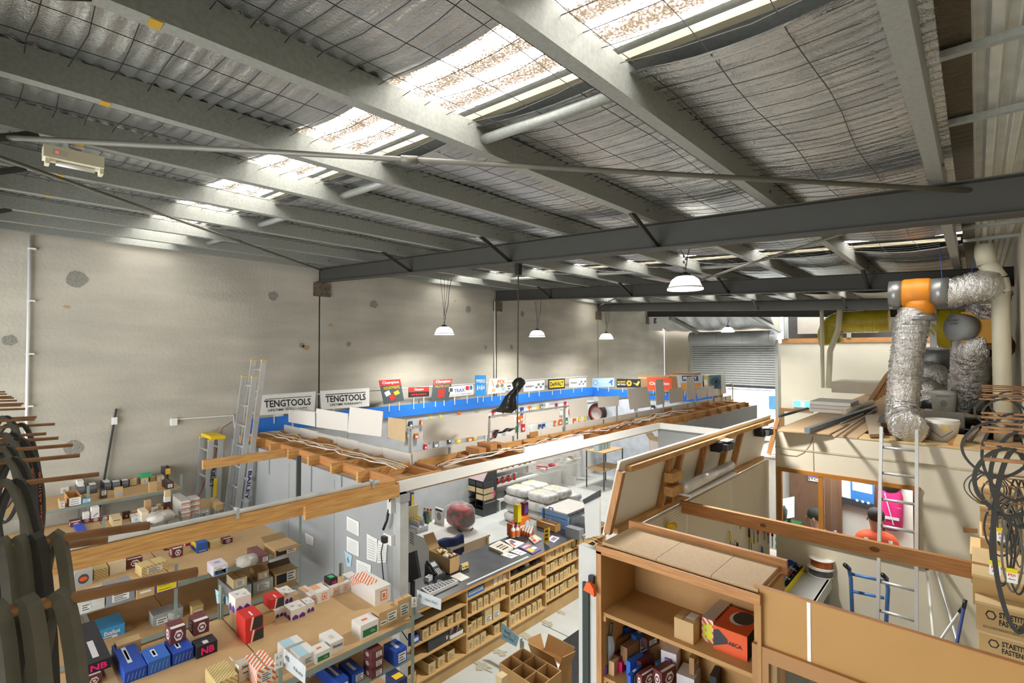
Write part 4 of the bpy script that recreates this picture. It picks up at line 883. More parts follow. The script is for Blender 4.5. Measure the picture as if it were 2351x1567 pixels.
# BROZEX drawer stand
C0 = ztop(1110, 1172, .14); t = T('drawer_stand', 'black floor stand with small drawers, sloped header and pink emblem on its side', 'display stand', C0)
x1, y0 = C0.x, C0.y; x0 = x1 - .56; y1 = y0 + .42; DK = P((62, 62, 64))
hz = along(C0, EZ, py=1107); G().box((x0, y0, 0), (x1, y1, .14)).build('plinth', DGREY, t)
G().prism([(x1, y0, .14), (x1, y1, .14), (x1, y1, hz + .42), (x1, y0 + .2, hz + .42), (x1, y0, hz + .14)], EX * -.02).build('side_panel', DK, t); G().prism([(x0, y0, .14), (x0, y1, .14), (x0, y1, hz + .42), (x0, y0 + .2, hz + .42), (x0, y0, hz + .14)], EX * -.02).build('side_panel', DK, t)
hz += .14; G().box((x0, y1 - .02, .14), (x1 - .02, y1, hz + .28)).build('back_panel', DK, t); G().prism([(x0, y0, hz), (x0, y0 + .2, hz + .28), (x0, y0 + .22, hz + .28), (x0, y0 + .02, hz)], EX * (x1 - x0 - .02)).build('header_slope', P((196, 176, 180)), t)
for k in range(5): G().box((x0, y0, .2 + k * (hz - .2) / 4), (x1 - .02, y1 - .02, .21 + k * (hz - .2) / 4)).build('shelf', BLACK, t)
G().box((x0 + .29, y0, .08), (x0 + .31, y1 - .02, hz)).build('divider', BLACK, t)
for k in range(4):
    for j in range(2):
        if (k, j) in ((0, 0), (0, 1), (1, 0)): continue
        G().box((x0 + .02 + .3 * j, y0 + .0, .22 + k * (hz - .2) / 4), (x0 + .28 + .3 * j, y0 + .3, .22 + k * (hz - .2) / 4 + .11)).build('drawer', CARDL if k < 3 else DGREY, t)
decal((x1, y0 + .22, .36), EY * .16, EZ * .18, P((206, 84, 140)), t, 'pink_emblem', .003, CIRC); txt('BROZEX', (x1, y0 + .03, .41), EY * .25, EZ * .07, WHT, t, bold=.02, lift=.006); txt('www.brozex.com.au', (x1, y0 + .03, .28), EY * .34, EZ * .03, WHT, t, lift=.004)
# gondola shelving with castors
GX = -8.15; gy0, gy1 = 8.35, 13.0; t = T('gondola_shelving', 'white metal shop shelving along the wall with castors and wire baskets', 'shelving', (-8.4, 10, 0))
GW = M('white_metal', (226, 226, 222), .4, var=.02)
gz = [zx(1147, 1148, GX).z, zx(1147, 1116, GX).z, zx(1147, 1086, GX).z]
for k, z in enumerate(gz):
    G().box((-8.6, gy0, z - .03), (GX - .08 * k, gy0 + 1.5, z)).build('shelf', GW, t)
    G().box((GX - .08 * k, gy0, z - .035), (GX - .08 * k + .012, gy0 + 1.5, z + .012)).build('price_rail', WHITEP, t)
G().box((-8.62, gy0, 0), (-8.6, gy1, 2.2)).build('back_panel', GW, t)
for y in (gy0 + .02, gy0 + 1.5, gy0 + 3.0, gy1 - .03): G().box((-8.6, y - .015, 0), (-8.56, y + .015, 2.2)).build('upright', GW, t); G().box((-8.58, y - .02, 0), (GX, y + .02, gz[0] * .9)).build('foot', GW, t)
def castor(c, label, grp, rd):
    t = T('castor_wheel', label, 'castor', c, grp); h = .075
    G().lathe([(h * .2, -.016), (h, -.02), (h, .02), (h * .2, .016)], c + EZ * h, 14, V((.6, .8, 0))).build('wheel', RED if rd else P((60, 62, 66)), t, True)
    G().lathe([(h * .3, -.024), (h * .3, .024)], c + EZ * h, 10, V((.6, .8, 0))).build('hub', ALU, t, True)
    G().bar(c + V((.02, .025, h)), c + V((.04, .02, h * 2.1)), .03, .008).bar(c + V((-.0, -.03, h)), c + V((.03, -.01, h * 2.1)), .03, .008).build('fork', ALU, t)
    G().ob(c + V((.035, .0, h * 2.15)), EX * .04, EY * .04, EZ * .005).build('plate', ALU, t); return t
cp = None
for row, n, y0_, rd in ((2, 7, .12, 1), (1, 7, .1, 1), (0, 6, .3, 0), (2, 5, .95, 0)):
    cp = None
    for i in range(n):
        p = V((GX - .1 - .07 * row - .05 * (i % 2), gy0 + y0_ + i * (.1 if row != 0 else .06), gz[row])); lab = '%s %s castor from the left on the %s white shop shelf' % (ordw(i + 1), 'red' if rd else 'grey', ['lowest', 'middle', 'top'][row]); gr = '%s castors, shelf %d' % ('red' if rd else 'grey', row)
        if cp is None: cp = castor(p, lab, gr, rd); c0 = p
        else: dup(cp, p - c0, lab)
# wire baskets
WIRE = M('white_wire', (226, 226, 222), .4)
def basket(y0, z, w_, label, cols):
    t = T('wire_basket', label, 'basket', (GX, y0, z), 'wire baskets on the shop shelving'); g = G(); x0, x1 = -8.56, GX + .05
    for k in range(13): y = y0 + w_ * k / 12; g.tube([(x1, y, z + .13), (x1 - .05, y, z), (x0, y, z)], .004, 4, cap=False)
    for k in range(6): x = x0 + (x1 - x0) * k / 5; g.tube([(x, y0, z + .12), (x, y0, z), (x, y0 + w_, z), (x, y0 + w_, z + .12)], .004, 4, cap=False)
    g.build('wire_grid', WIRE, t); G().tube([(x0, y0, z + .13), (x1, y0, z + .13), (x1, y0 + w_, z + .13), (x0, y0 + w_, z + .13)], .007, 6).build('rim', WIRE, t)
    for k in range(8):
        c = V((RN.uniform(x0 + .1, x1 - .08), y0 + RN.uniform(.08, w_ - .08), z + .07 + RN.uniform(0, .07)))
        one(blob(c, EX * .08, EY * .07, EZ * .045, .6, .7, 12, 7, .08, k), P(cols[k % len(cols)], .3), 'bagged_goods', '%s bagged item heaped in the %s' % (ordw(k + 1), label), 'packet', 'bagged goods, ' + label, True)
WC = [(222, 218, 208), (196, 200, 204), (214, 196, 170), (230, 228, 222)]; RC = [(190, 60, 66), (214, 190, 186), (200, 90, 96)]
basket(9.95, gz[1] + .0, .75, 'lower wire basket of red goods', RC); basket(10.8, gz[1] + .05, .75, 'lower wire basket farther from the counter', WC)
basket(9.95, gz[2] + .02, .75, 'upper wire basket next to the castors', WC); basket(10.8, gz[2] + .05, .75, 'upper wire basket in the middle', WC); basket(11.65, gz[2] + .08, .75, 'upper wire basket at the far end', WC)
# cement-like bags stacked on the floor
BG = M('white_sack', (206, 204, 200), .35, rgb2=(150, 152, 156), scale=6, bump=.4, bscale=9, thr=(.5, .75)); k = 0
for l in range(4):
    for (ix, iy) in ((0, 0), (0, 1), (0, 2), (1, 0), (1, 1)):
        if l == 3 and (ix, iy) == (0, 2): continue
        c = V((-6.75 - ix * .62 + .03 * (l % 2), 8.15 + iy * .46 + .05 * (l % 2), .1 + l * .185))
        if ix == 1 and l < 3 and iy == 1: continue
        t = T('filled_sack', 'white filled sack, %s layer up, %s in the %s row of the floor stack' % (ordw(l + 1), ['left', 'middle', 'right'][iy], 'front' if ix == 0 else 'rear'), 'sack', c - EZ * .09, 'sacks on the shop floor')
        blob(c, EX * .31, EY * .225, EZ * .095, .55, .45, 18, 8, .025, k).build('sack', BG, t, True); decal(c + V((-.2, -.1, .096)), EY * .2, EX * .3, P((206, 200, 120)), t, 'print', .004); k += 1
# blue-lidded water jugs, open carton, rack beyond
for k in range(4):
    c = V((-7.6, 11.6 + .16 * k, 1.0)); one(G().box(c - V((.07, .06, 0)), c + V((.07, .06, .3))), P((176, 210, 226), .3), 'clear_pack', 'pale blue clear pack on the far rack, ' + num[k] + ' from the left', 'packet', 'pale blue packs on the far rack')
t = T('wire_rack', 'dark framed rack with timber shelves at the back of the shop', 'rack', (-7.6, 11.8, 0))
for x in (-7.85, -7.3):
    for y in (11.45, 12.4): G().bar((x, y, 0), (x, y, 1.0), .025, .025).build('post', DGREY, t)
for z in (.5, .98): G().box((-7.87, 11.43, z), (-7.28, 12.42, z + .02)).build('shelf', MDF, t)
b = Box('open white carton with raised flaps at the back of the shop', (-5.5, 11.2, 1.2), .35, .35, .35, P((226, 216, 206)), open_=True).flaps((.7, .8, .9, .5), CARDL)
t = T('display_plinth', 'red and white stepped display unit under the open carton', 'display stand', (-5.7, 11.3, 0)); G().box((-5.95, 11.1, 0), (-5.4, 12.2, 1.0)).build('body', WHITEP, t); G().box((-5.96, 11.09, 1.0), (-5.39, 12.21, 1.2)).build('red_band', RED, t)
for k in range(4): c = V((-5.55, 11.75 + .09 * k, 1.2)); t = T('spray_can', 'grey spray can on the red and white display unit, ' + num[k] + ' from the left', 'can', c); G().lathe([(.035, 0), (.035, .2), (.02, .22)], c, 10).build('body', P((190, 186, 180)), t, True); G().lathe([(.036, .05), (.036, .13)], c, 10, cap=False).build('band', P((170, 50, 50)), t); G().lathe([(.02, .22), (.02, .26)], c, 8).build('cap', BLACK, t)
# ================================================================ stock shelving on the left
SG = M('shelf_steel', (142, 154, 146), .5, .3, var=.04); SGD = M('dark_channel', (70, 74, 72), .5, .3)
S1Z, S1X, S2Z, S2X, S3Z, S3X, S4Z, S4X = 1.55, -3.34, 1.5, -5.61, 1.6, -7.62, 1.8, -8.16
def unit(label, x0, x1, ys, tops, posts_up, boards=MDF):
    t = T('stock_shelving', label, 'shelving', ((x0 + x1) / 2, (ys[0] + ys[-1]) / 2, 0))
    for z in tops:
        for a, b in zip(ys[:-1], ys[1:]):
            G().box((x0, a + .004, z - .02), (x1, b - .004, z)).build('shelf_board', boards, t)
        for x in (x0 - .004, x1): G().box((x, ys[0], z - .045), (x + .004, ys[-1], z - .004)).build('shelf_lip', SG, t)
    for i, y in enumerate(ys):
        for x in (x0, x1):
            h = posts_up[i] if x == x1 else tops[0] + .12
            G().box((x - .03 if x == x1 else x, y - .003, 0), (x if x == x1 else x + .03, y + .003, h)).box((x - .003, y - .025, 0), (x + .003, y + .003, h)).build('post', SG, t)
    return t
L1 = zx(946, 1499, S1X).z; L2a = zx(684, 1342, S2X).z; L2b = zx(421, 1441, S2X).z
u1 = unit('front steel stock shelving with tan top boards, nearest the counter', -4.5, S1X, [.1, 1.4, 2.44], [S1Z, L1, L1 - .4], [1.72, 1.66, 1.72])
u2 = unit('middle steel stock shelving with tan boards, second from the counter', -6.93, S2X, [.1, 1.36, 2.55], [S2Z, L2a, L2a - .34], [1.62, 1.68, 2.05])
u3 = unit('third steel stock shelving with low cartons, near the ladders', -8.13, S3X, [.2, 1.1, 2.3], [S3Z, 1.25], [1.72, 1.72, 1.72])
u4 = unit('rear steel stock shelving against the concrete wall', -8.9, S4X, [.2, 1.02, 2.02], [S4Z, 1.42], [1.92, 2.02, 1.98])
PURP = P((96, 50, 130)); PINK = P((232, 36, 120)); NBK = P((30, 28, 32)); BLU = P((28, 72, 170)); ORG_ = P((226, 120, 56))
STRIPE = ZIG((214, 194, 140), (182, 156, 92), 22, (1, 1, 1))
def sty(b, s):
    if s == 'mar': b.hexm('F', .22, .12, .82, .88).rc('T', .05, .02, .95, .3, P((226, 222, 218)), 'white_strip').hexm('S', .2, .15, .8, .85)
    elif s == 'marl': b.lab('F', .4, .12, .9, .75).hexm('S', .3, .2, .7, .7)
    elif s == 'lab': b.lab('F', .2, .2, .8, .75, 4).tape()
    elif s == 'lab2': b.lab('F', .45, .25, .95, .8, 3); b.lab('F', .08, .25, .4, .5, 1)
    elif s == 'nb': b.tx('F', .2, .2, .85, .8, 'NB', PINK, .04).rc('T', .35, .1, .6, .5, P((210, 206, 210)), 'print_block')
    elif s == 'blue':
        b.rc('T', .3, .25, .52, .8, P((206, 214, 226)), 'white_strip').rc('T', .36, .35, .46, .7, P((196, 60, 50)), 'print_block')
        for k in range(5): b.rc('F', .1 + .17 * k, .15, .22 + .17 * k, .75, P((120, 150, 200)), 'screw_picture', [(0, 0), (.3, 0), (1, 1), (.7, 1)])
    elif s == 'bluel': b.lab('F', .3, .1, .92, .75).rc('T', .35, .2, .6, .8, P((196, 206, 222)), 'white_strip')
    elif s == 'wo':
        b.rc('F', .35, .2, .75, .8, ORG_, 'emblem').rc('F', .4, .27, .7, .73, P((238, 232, 226)), 'emblem_inner', None, .002).rc('F', .47, .34, .63, .62, ORG_, 'emblem_mark', None, .003).rc('T', 0, .4, .6, 1, P((228, 170, 130)), 'pattern_band')
    elif s == 'whex':
        for k in range(2): b.rc('F', .08 + .46 * k, .03, .48 + .46 * k, .5, PURP, 'purple_hexagon', [(0, 0), (1, 0), (1, .6), (.5, 1), (0, .6)]); b.rc('S', .08 + .46 * k, .03, .48 + .46 * k, .5, PURP, 'purple_hexagon', [(0, 0), (1, 0), (1, .6), (.5, 1), (0, .6)])
        b.rc('T', .2, .4, .45, .6, P((170, 160, 180)), 'print_mark', HEXP).rc('T', .6, .1, .8, .4, P((190, 190, 186)), 'print_mark')
    elif s == 'red':
        b.rc('F', .32, 0, 1, .92, P((50, 46, 46)), 'dark_panel', [(.1, 0), (1, 0), (1, 1), (.35, 1)]).rc('F', .22, 0, .5, 1, P((232, 224, 216)), 'white_splash', [(.2, 0), (.45, 0), (1, 1), (.6, 1)], .0016).rc('T', .45, .15, .55, .55, P((236, 226, 220)), 'print_block')
    elif s == 'green': b.rc('F', .12, .15, .92, .62, P((40, 110, 60)), 'green_panel').tx('F', .55, .3, .8, .48, 'Ox', LABW).rc('T', .3, .4, .6, .6, ORG_, 'print_mark')
    elif s == 'bl': b.rc('T', .05, 0, .6, 1, P((170, 206, 220)), 'pattern_band').lab('F', .3, .2, .8, .7)
    elif s == 'flap': b.rc('F', .45, .3, 1, 1, P((206, 208, 206)), 'oval_flap', CIRC[6:15]).lab('F', .12, .12, .48, .7)
    elif s == 'dark': b.rc('F', .05, .15, .5, .85, NBK, 'dark_panel').lab('F', .52, .2, .9, .9)
    elif s == 'disc': b.rc('F', .2, .2, .8, .8, P((60, 70, 78)), 'disc_print', CIRC).rc('F', .27, .36, .73, .64, ORA, 'disc_mark', CIRC, .002).rc('T', .2, .2, .8, .8, P((214, 150, 110)), 'print_block')
    elif s == 'yel': b.rc('F', .06, .1, .94, .95, P((226, 206, 30)), 'yellow_label').tx('F', .15, .55, .6, .7, 'M12X70', INK).rc('F', .15, .25, .7, .3, INK, 'print_line')
    elif s == 'oran': b.rc('F', 0, .7, 1, 1, P((224, 224, 222)), 'white_band').rc('F', 0, .36, 1, .56, ORG_, 'orange_band').lab('F', .2, .05, .8, .3, 2)
    elif s == 'chk': b.rc('F', .0, .0, 1, .55, P((120, 150, 190)), 'pattern_band').lab('F', .12, .12, .85, .8, 4)
    elif s == 'grn': b.rc('T', .2, .2, .8, .8, P((70, 180, 110)), 'green_label').tx('F', .3, .1, .85, .6, 'NB', P((180, 40, 110)), .04)
    return b
def nx(b): return b.C.z + b.h     # top of a box
WB, PK = P((226, 222, 216)), P((206, 200, 206))
Z = S1Z
def q_(*a, style=None, **k): return sty(pb(*a, **k), style)
b = q_(527, 545, 562, 1450, 1408, Z, 'plain brown carton under the white and purple one at the post', CARD)
q_(525, 540, 576, 1411, 1374, nx(b), 'white carton with purple hexagons on top of a brown carton', WB, style='whex')
b = q_(543, 564, 605, 1479, 1452, Z, 'lower of two stacked red and black cartons', RED, style='red')
q_(542, 563, 602, 1452, 1422, nx(b), 'upper of two stacked red and black cartons', RED, style='red')
q_(598, 604, 631, 1438, 1412, Z, 'open brown carton behind the stacked red cartons', CARD, open_=True)
b = q_(624, 631, 652, 1420, 1402, Z, 'small white carton with purple hexagons under a red one', WB, style='whex')
q_(604, 621, 652, 1400, 1378, nx(b), 'single red and black carton lying on a small white carton', RED, style='red')
q_(651, 668, 703, 1426, 1402, Z, 'wide white carton with purple hexagons in front of the row', WB, style='whex')
q_(690, 704, 722, 1408, 1386, Z, 'white carton with magenta hexagons to the right of the wide one', WB, style='whex')
q_(638, 653, 673, 1388, 1361, Z, 'white carton with torn top behind the red carton', WB, style='whex').flaps((.3, .5, None, None), WB)
q_(684, 711, 728, 1387, 1368, Z, 'first small white carton with orange emblem, left end of the row', WB, style='wo')
q_(708, 729, 757, 1386, 1361, Z, 'second small white carton with orange emblem in the row', WB, style='wo')
b = q_(737, 758, 780, 1369, 1349, Z, 'third small white carton with orange emblem, under the dark cube', WB, style='wo')
q_(744, 757, 775, 1344, 1330, nx(b), 'dark cube carton with green top and pink letters on the orange emblem row', NBK, style='grn')
q_(776, 782, 803, 1362, 1341, Z, 'fourth small white carton with pale orange mark in the row', WB, style='wo')
q_(785, 799, 820, 1349, 1326, Z, 'small white and pink carton behind the big orange patterned carton', WB)
b = q_(806, 861, 897, 1392, 1354, Z, 'big white carton with orange zigzag pattern and emblem', WB, style='wo').rc('T', 0, .3, .75, 1, ZIG((236, 230, 224), (226, 110, 44)), 'zigzag_print', None, .0025).rc('S', 0, .2, .5, 1, ZIG((236, 230, 224), (226, 110, 44)), 'zigzag_print', [(0, .2), (1, 1), (0, 1)], .0025)
q_(853, 870, 913, 1448, 1408, Z, 'brown carton with two labels at the shelf edge', CARD, style='lab2')
q_(905, 913, 945, 1428, 1380, Z, 'tall brown carton at the far right corner of the front shelving', CARD, style='lab')
q_(807, 828, 869, 1471, 1437, Z, 'white carton with green panel standing alone at the shelf edge', WB, style='green')
q_(732, 759, 789, 1503, 1477, Z, 'white carton with a black scrawled word', WB).tx('F', .15, .45, .9, .75, 'Worwood', INK, .02).rc('T', .3, .3, .6, .6, P((206, 194, 180)), 'print_mark')
q_(708, 725, 759, 1526, 1501, Z, 'white carton with green panel between the pale blue and the scrawled carton', WB, style='green')
q_(665, 687, 725, 1536, 1509, Z, 'white carton with pale blue stripes at the shelf edge', WB, style='bl')
q_(637, 652, 696, 1512, 1488, Z, 'white carton with pale blue stripes behind the similar one', WB, style='bl')
q_(540, 548, 594, 1566, 1527, Z + .0, 'tattered white carton with black script lettering near the bottom edge', P((214, 208, 194))).tx('F', .15, .65, .7, .9, 'Jeletite', INK, .02).rc('F', .2, .4, .75, .46, INK, 'print_line').flaps((None, .9, None, None), P((206, 200, 186)))
q_(560, 590, 633, 1580, 1540, Z, 'white and orange zigzag carton at the bottom edge', ZIG((236, 230, 224), (226, 110, 44)), style='lab')
q_(471, 497, 546, 1600, 1568, Z, 'cream striped carton cut by the bottom edge', STRIPE)
b = q_(165, 197, 234, 1580, 1557, Z, 'maroon carton under the black one at the hanging belts', MAR, style='mar')
q_(163, 195, 255, 1552, 1528, nx(b), 'black carton with pink letters beside the hanging belts', NBK, style='nb')
q_(256, 286, 337, 1571, 1545, Z, 'blue screw carton nearest the hanging belts', BLU, style='blue')
q_(324, 340, 391, 1551, 1521, Z, 'lighter blue screw carton in the middle of three', P((44, 100, 190)), style='blue')
b = q_(376, 396, 444, 1529, 1502, Z, 'blue screw carton with a maroon carton on it', BLU, style='blue')
q_(379, 391, 427, 1482, 1446, nx(b), 'maroon carton with white hexagon emblem on a blue carton', MAR, style='mar')
b = q_(440, 452, 499, 1513, 1486, Z, 'black carton with pink letters beneath a maroon carton', NBK, style='nb')
q_(432, 445, 480, 1461, 1429, nx(b), 'maroon carton with white hexagon emblem on a black carton', MAR, style='mar')
q_(262, 268, 324, 1514, 1484, Z, 'plain brown carton behind the blue screw cartons', CARD)
# lower shelf of the front unit
Z = L1
b = q_(834, 853, 879, 1560, 1540, Z, 'lowest of three stacked maroon cartons on the lower shelf', MAR, style='marl')
b = q_(834, 853, 879, 1538, 1518, nx(b), 'middle one of three stacked maroon cartons on the lower shelf', MAR, style='marl')
q_(834, 853, 879, 1517, 1497, nx(b), 'uppermost of three stacked maroon cartons on the lower shelf', MAR, style='marl')
q_(880, 906, 934, 1530, 1497, Z, 'blue carton with white label at the right end of the lower shelf', BLU, style='bluel')
q_(777, 808, 836, 1572, 1549, Z, 'blue carton with white top strip left of the maroon stack', BLU, style='bluel')
q_(722, 776, 800, 1598, 1566, Z, 'blue carton on the lower shelf cut by the bottom edge', BLU, style='bluel')
q_(700, 712, 740, 1556, 1528, Z + .0, 'white and lilac carton far left on the lower shelf', PK, style='lab')
q_(885, 912, 935, 1592, 1566, L1 - .0, 'navy packet with yellow print at the bottom edge', P((36, 44, 80))).rc('T', .1, .2, .9, .6, YEL, 'yellow_print')
# middle unit
Z = S2Z
q_(163, 170, 212, 1352, 1315, Z, 'grey carton with an orange and dark disc print', P((170, 174, 172)), style='disc')
q_(206, 216, 249, 1331, 1309, Z, 'small cream striped carton beside the disc carton', STRIPE)
q_(242, 252, 289, 1321, 1291, Z, 'plain cream carton on the middle shelving', P((218, 200, 168)))
q_(287, 291, 327, 1307, 1286, Z, 'maroon hexagon carton between cream cartons on the middle shelving', MAR, style='mar')
q_(310, 325, 384, 1325, 1303, Z, 'large cream striped carton tilted behind the rusty rod tip', STRIPE, rot=.12, style='lab')
q_(231, 244, 309, 1394, 1360, Z, 'grey carton with white label under the rusty rod', P((140, 140, 146)), style='lab')
q_(169, 178, 240, 1412, 1380, Z, 'pale carton with rounded grey flap at the shelf edge by the belts', P((206, 204, 194)), style='flap')
q_(309, 313, 355, 1376, 1346, Z, 'brown carton with handwritten size on the middle shelf edge', CARD).tx('F', .1, .65, .9, .9, 'BOX 290', INK).rc('F', .2, .35, .8, .5, LABW, 'label')
q_(354, 357, 408, 1364, 1338, Z, 'purple spotted carton with a yellow label', PURP, style='yel')
b = q_(205, 217, 252, 1296, 1282, Z, 'lower grey labelled carton of the pair at the back of the middle shelving', P((150, 146, 146)), style='lab')
q_(207, 217, 252, 1282, 1262, nx(b), 'maroon edged carton with large white label at the back of the middle shelving', P((110, 70, 80))).lab('F', .05, .1, .95, .9, 4)
q_(296, 301, 322, 1274, 1257, Z, 'left small white carton behind the shelf post', WB, style='lab'); q_(322, 327, 351, 1272, 1252, Z, 'right small white carton behind the shelf post', WB, style='lab')
q_(371, 378, 407, 1264, 1243, Z, 'maroon carton with white dashes at the rear of the middle shelving', MAR, style='lab')
q_(419, 425, 452, 1254, 1219, Z, 'tall white carton with red number and an open flap', WB).tx('F', .35, .35, .75, .55, '100', RED).rc('F', 0, 0, 1, .18, RED, 'red_band').flaps((None, .2, None, None), WB)
q_(388, 396, 420, 1281, 1261, Z, 'small maroon hexagon carton left of the blue cube', MAR, style='mar')
q_(437, 453, 477, 1270, 1248, Z, 'blue cube carton with a yellow label corner', P((44, 84, 156))).rc('S', .1, .4, .8, .95, YEL, 'yellow_label').rc('T', 0, .4, .5, 1, P((226, 224, 206)), 'label').rc('F', .15, .15, .85, .2, LABW, 'print_line')
q_(477, 482, 506, 1261, 1245, Z, 'small tan striped carton right of the blue cube', STRIPE)
q_(507, 513, 534, 1249, 1238, Z, 'smallest maroon hexagon carton on the middle shelving', MAR, style='mar')
q_(475, 490, 523, 1324, 1302, Z, 'lilac white carton with blue patterned front at the shelf edge', P((214, 206, 214)), style='chk').rc('T', .3, .4, .7, .7, P((170, 160, 190)), 'print_block')
q_(567, 594, 617, 1294, 1277, Z, 'plain maroon carton with white label at the shelf edge', P((120, 74, 74)), style='marl')
q_(607, 631, 684, 1281, 1262, Z, 'brown carton with dark panel and loose torn lid', CARD, style='dark').flaps((.12, None, .25, None), P((150, 122, 84)), .45)
def pbag(px, py, z, r, label):
    c = ztop(px, py, z); t = T('parts_bag', label, 'bag', c); blob(c + EZ * r * .45, EX * r, EY * r * 1.1, EZ * r * .5, .8, .8, 20, 10, .09, int(px)).build('bag', M('clear_bag', (206, 202, 190), .2, alpha=.75, bump=.8, bscale=20), t, True)
    for k in range(6): G().lathe([(.012, 0), (.012, .05)], c + V((RN.uniform(-.5, .5) * r, RN.uniform(-.5, .5) * r, .02)), 6, V((RN.uniform(-1, 1), RN.uniform(-1, 1), .2))).build('bolt', STEEL, t)
pbag(566, 1296, S2Z, .1, 'clear plastic bag of bolts on the middle shelf edge'); pbag(368, 1196, S3Z, .13, 'clear plastic bag of small parts on the third shelving')
Z = L2a
b = q_(500, 530, 577, 1388, 1354, Z, 'wide grey carton on the lower middle shelf', GRYB, style='lab'); q_(520, 536, 567, 1352, 1331, nx(b), 'cream labelled carton lying on the wide grey carton', CARDL, style='lab')
b = q_(567, 581, 627, 1365, 1338, Z, 'grey carton with white label on the lower middle shelf', P((160, 164, 160)), style='lab'); q_(574, 592, 617, 1333, 1315, nx(b), 'brown teal-labelled carton on the grey carton', CARD, style='lab')
q_(617, 632, 683, 1348, 1318, Z, 'brown carton with dark panel and open lid on the lower middle shelf', CARD, style='dark').flaps((.4, None, .6, None), P((96, 76, 54)), .45)
q_(342, 351, 420, 1447, 1414, L2b, 'large grey carton with oval flap on the lowest visible shelf', P((150, 156, 154)), style='flap')
q_(431, 441, 467, 1413, 1394, Z, 'small cream and red carton right of the shelf post', P((206, 180, 120))).rc('F', .1, .3, .9, .55, LABW, 'label').rc('F', .1, .15, .9, .25, RED, 'red_band')
q_(207, 218, 286, 1485, 1450, L2b, 'sky blue carton with bold white word', P((60, 150, 206))).tx('F', .3, .5, .85, .78, 'Exafast', LABW, .03).lab('F', .2, .1, .75, .42, 2)
q_(160, 188, 218, 1497, 1463, L2b, 'pale grey-blue carton beside the sky blue one', P((160, 176, 184)), style='lab')
# third unit
Z = S3Z
q_(158, 162, 186, 1210, 1200, Z, 'maroon hexagon carton at the left end of the low row', MAR, style='mar'); b = q_(184, 188, 209, 1202, 1192, Z, 'second maroon hexagon carton in the low row', MAR, style='mar')
q_(189, 191, 205, 1192, 1178, nx(b), 'small white carton on the second maroon carton', WB)
b = q_(207, 209, 230, 1199, 1190, Z, 'third maroon hexagon carton in the low row', MAR, style='mar'); q_(207, 210, 228, 1190, 1166, nx(b), 'tall white carton with dark stripes standing on a maroon carton', WB).rc('F', .1, .15, .9, .45, P((120, 124, 134)), 'stripe_print', [(0, 0), (.3, 0), (1, 1), (.7, 1)])
q_(229, 231, 251, 1196, 1186, Z, 'fourth maroon hexagon carton in the low row', MAR, style='mar')
q_(250, 258, 280, 1209, 1191, Z, 'cream carton with printed lines on the third shelving', P((206, 182, 138))).rc('F', .1, .7, .8, .78, INK, 'print_line')
q_(258, 260, 277, 1194, 1182, Z, 'flat tan carton behind the cream carton', CARDL); q_(280, 282, 299, 1192, 1176, Z, 'dark brown carton with orange emblem', P((60, 40, 36))).rc('F', .3, .2, .7, .6, ORG_, 'emblem', HEXP); q_(301, 303, 318, 1187, 1174, Z, 'tan carton behind the barcode carton', CARD)
q_(297, 304, 325, 1200, 1187, Z, 'grey-white carton with barcode on the third shelving', P((206, 208, 210)), style='lab'); q_(315, 325, 341, 1198, 1176, Z, 'cream carton right of the barcode carton', P((222, 204, 176)))
q_(330, 333, 347, 1181, 1150, Z, 'tall slim brown carton on the third shelving', CARD); q_(348, 350, 363, 1180, 1166, Z, 'white carton with grey zigzag beside the tall brown one', WB).rc('F', .1, .1, .9, .8, P((130, 134, 140)), 'zigzag_print', [(0, 0), (.4, .2), (1, .8), (.9, 1), (.3, .5), (0, .3)])
q_(358, 361, 370, 1177, 1159, Z, 'little brown carton left of the dark stack', CARD)
b = q_(375, 378, 392, 1175, 1153, Z, 'dark carton with orange emblem at the base of a stack', P((66, 44, 40))).rc('F', .3, .1, .8, .5, ORG_, 'emblem', HEXP); b = q_(375, 378, 392, 1153, 1141, nx(b), 'white carton in the middle of the dark stack', WB); q_(376, 379, 392, 1141, 1127, nx(b), 'cream carton on top of the dark stack', CARDL)
for c in range(2):
    z = Z
    for k in range(3):
        b = q_(*((392, 416, 437) if c == 0 else (428, 437, 458)), 1187 - 12 * k + (0 if c == 0 else -6), 1175 - 12 * k + (0 if c == 0 else -6), z, '%s carton, %s column of the white and orange banded block' % (['lowest', 'middle', 'top'][k], ['left', 'right'][c]), P((176, 172, 164)), style='oran'); z = nx(b)
q_(456, 460, 483, 1180, 1171, Z, 'flat dark lidded carton right of the orange banded block', P((150, 140, 124)), style='lab'); q_(484, 495, 513, 1172, 1158, Z, 'brown carton with loose lid at the end of the third shelving', CARD).flaps((.2, None, .3, None), CARD)
q_(379, 385, 408, 1194, 1185, Z, 'flat grey carton with printed edge on the third shelving', P((170, 160, 146))).rc('F', .1, .3, .9, .7, P((110, 100, 90)), 'print_line'); q_(163, 176, 199, 1223, 1218, Z, 'blue plastic tray at the left of the third shelving', P((60, 80, 190)))
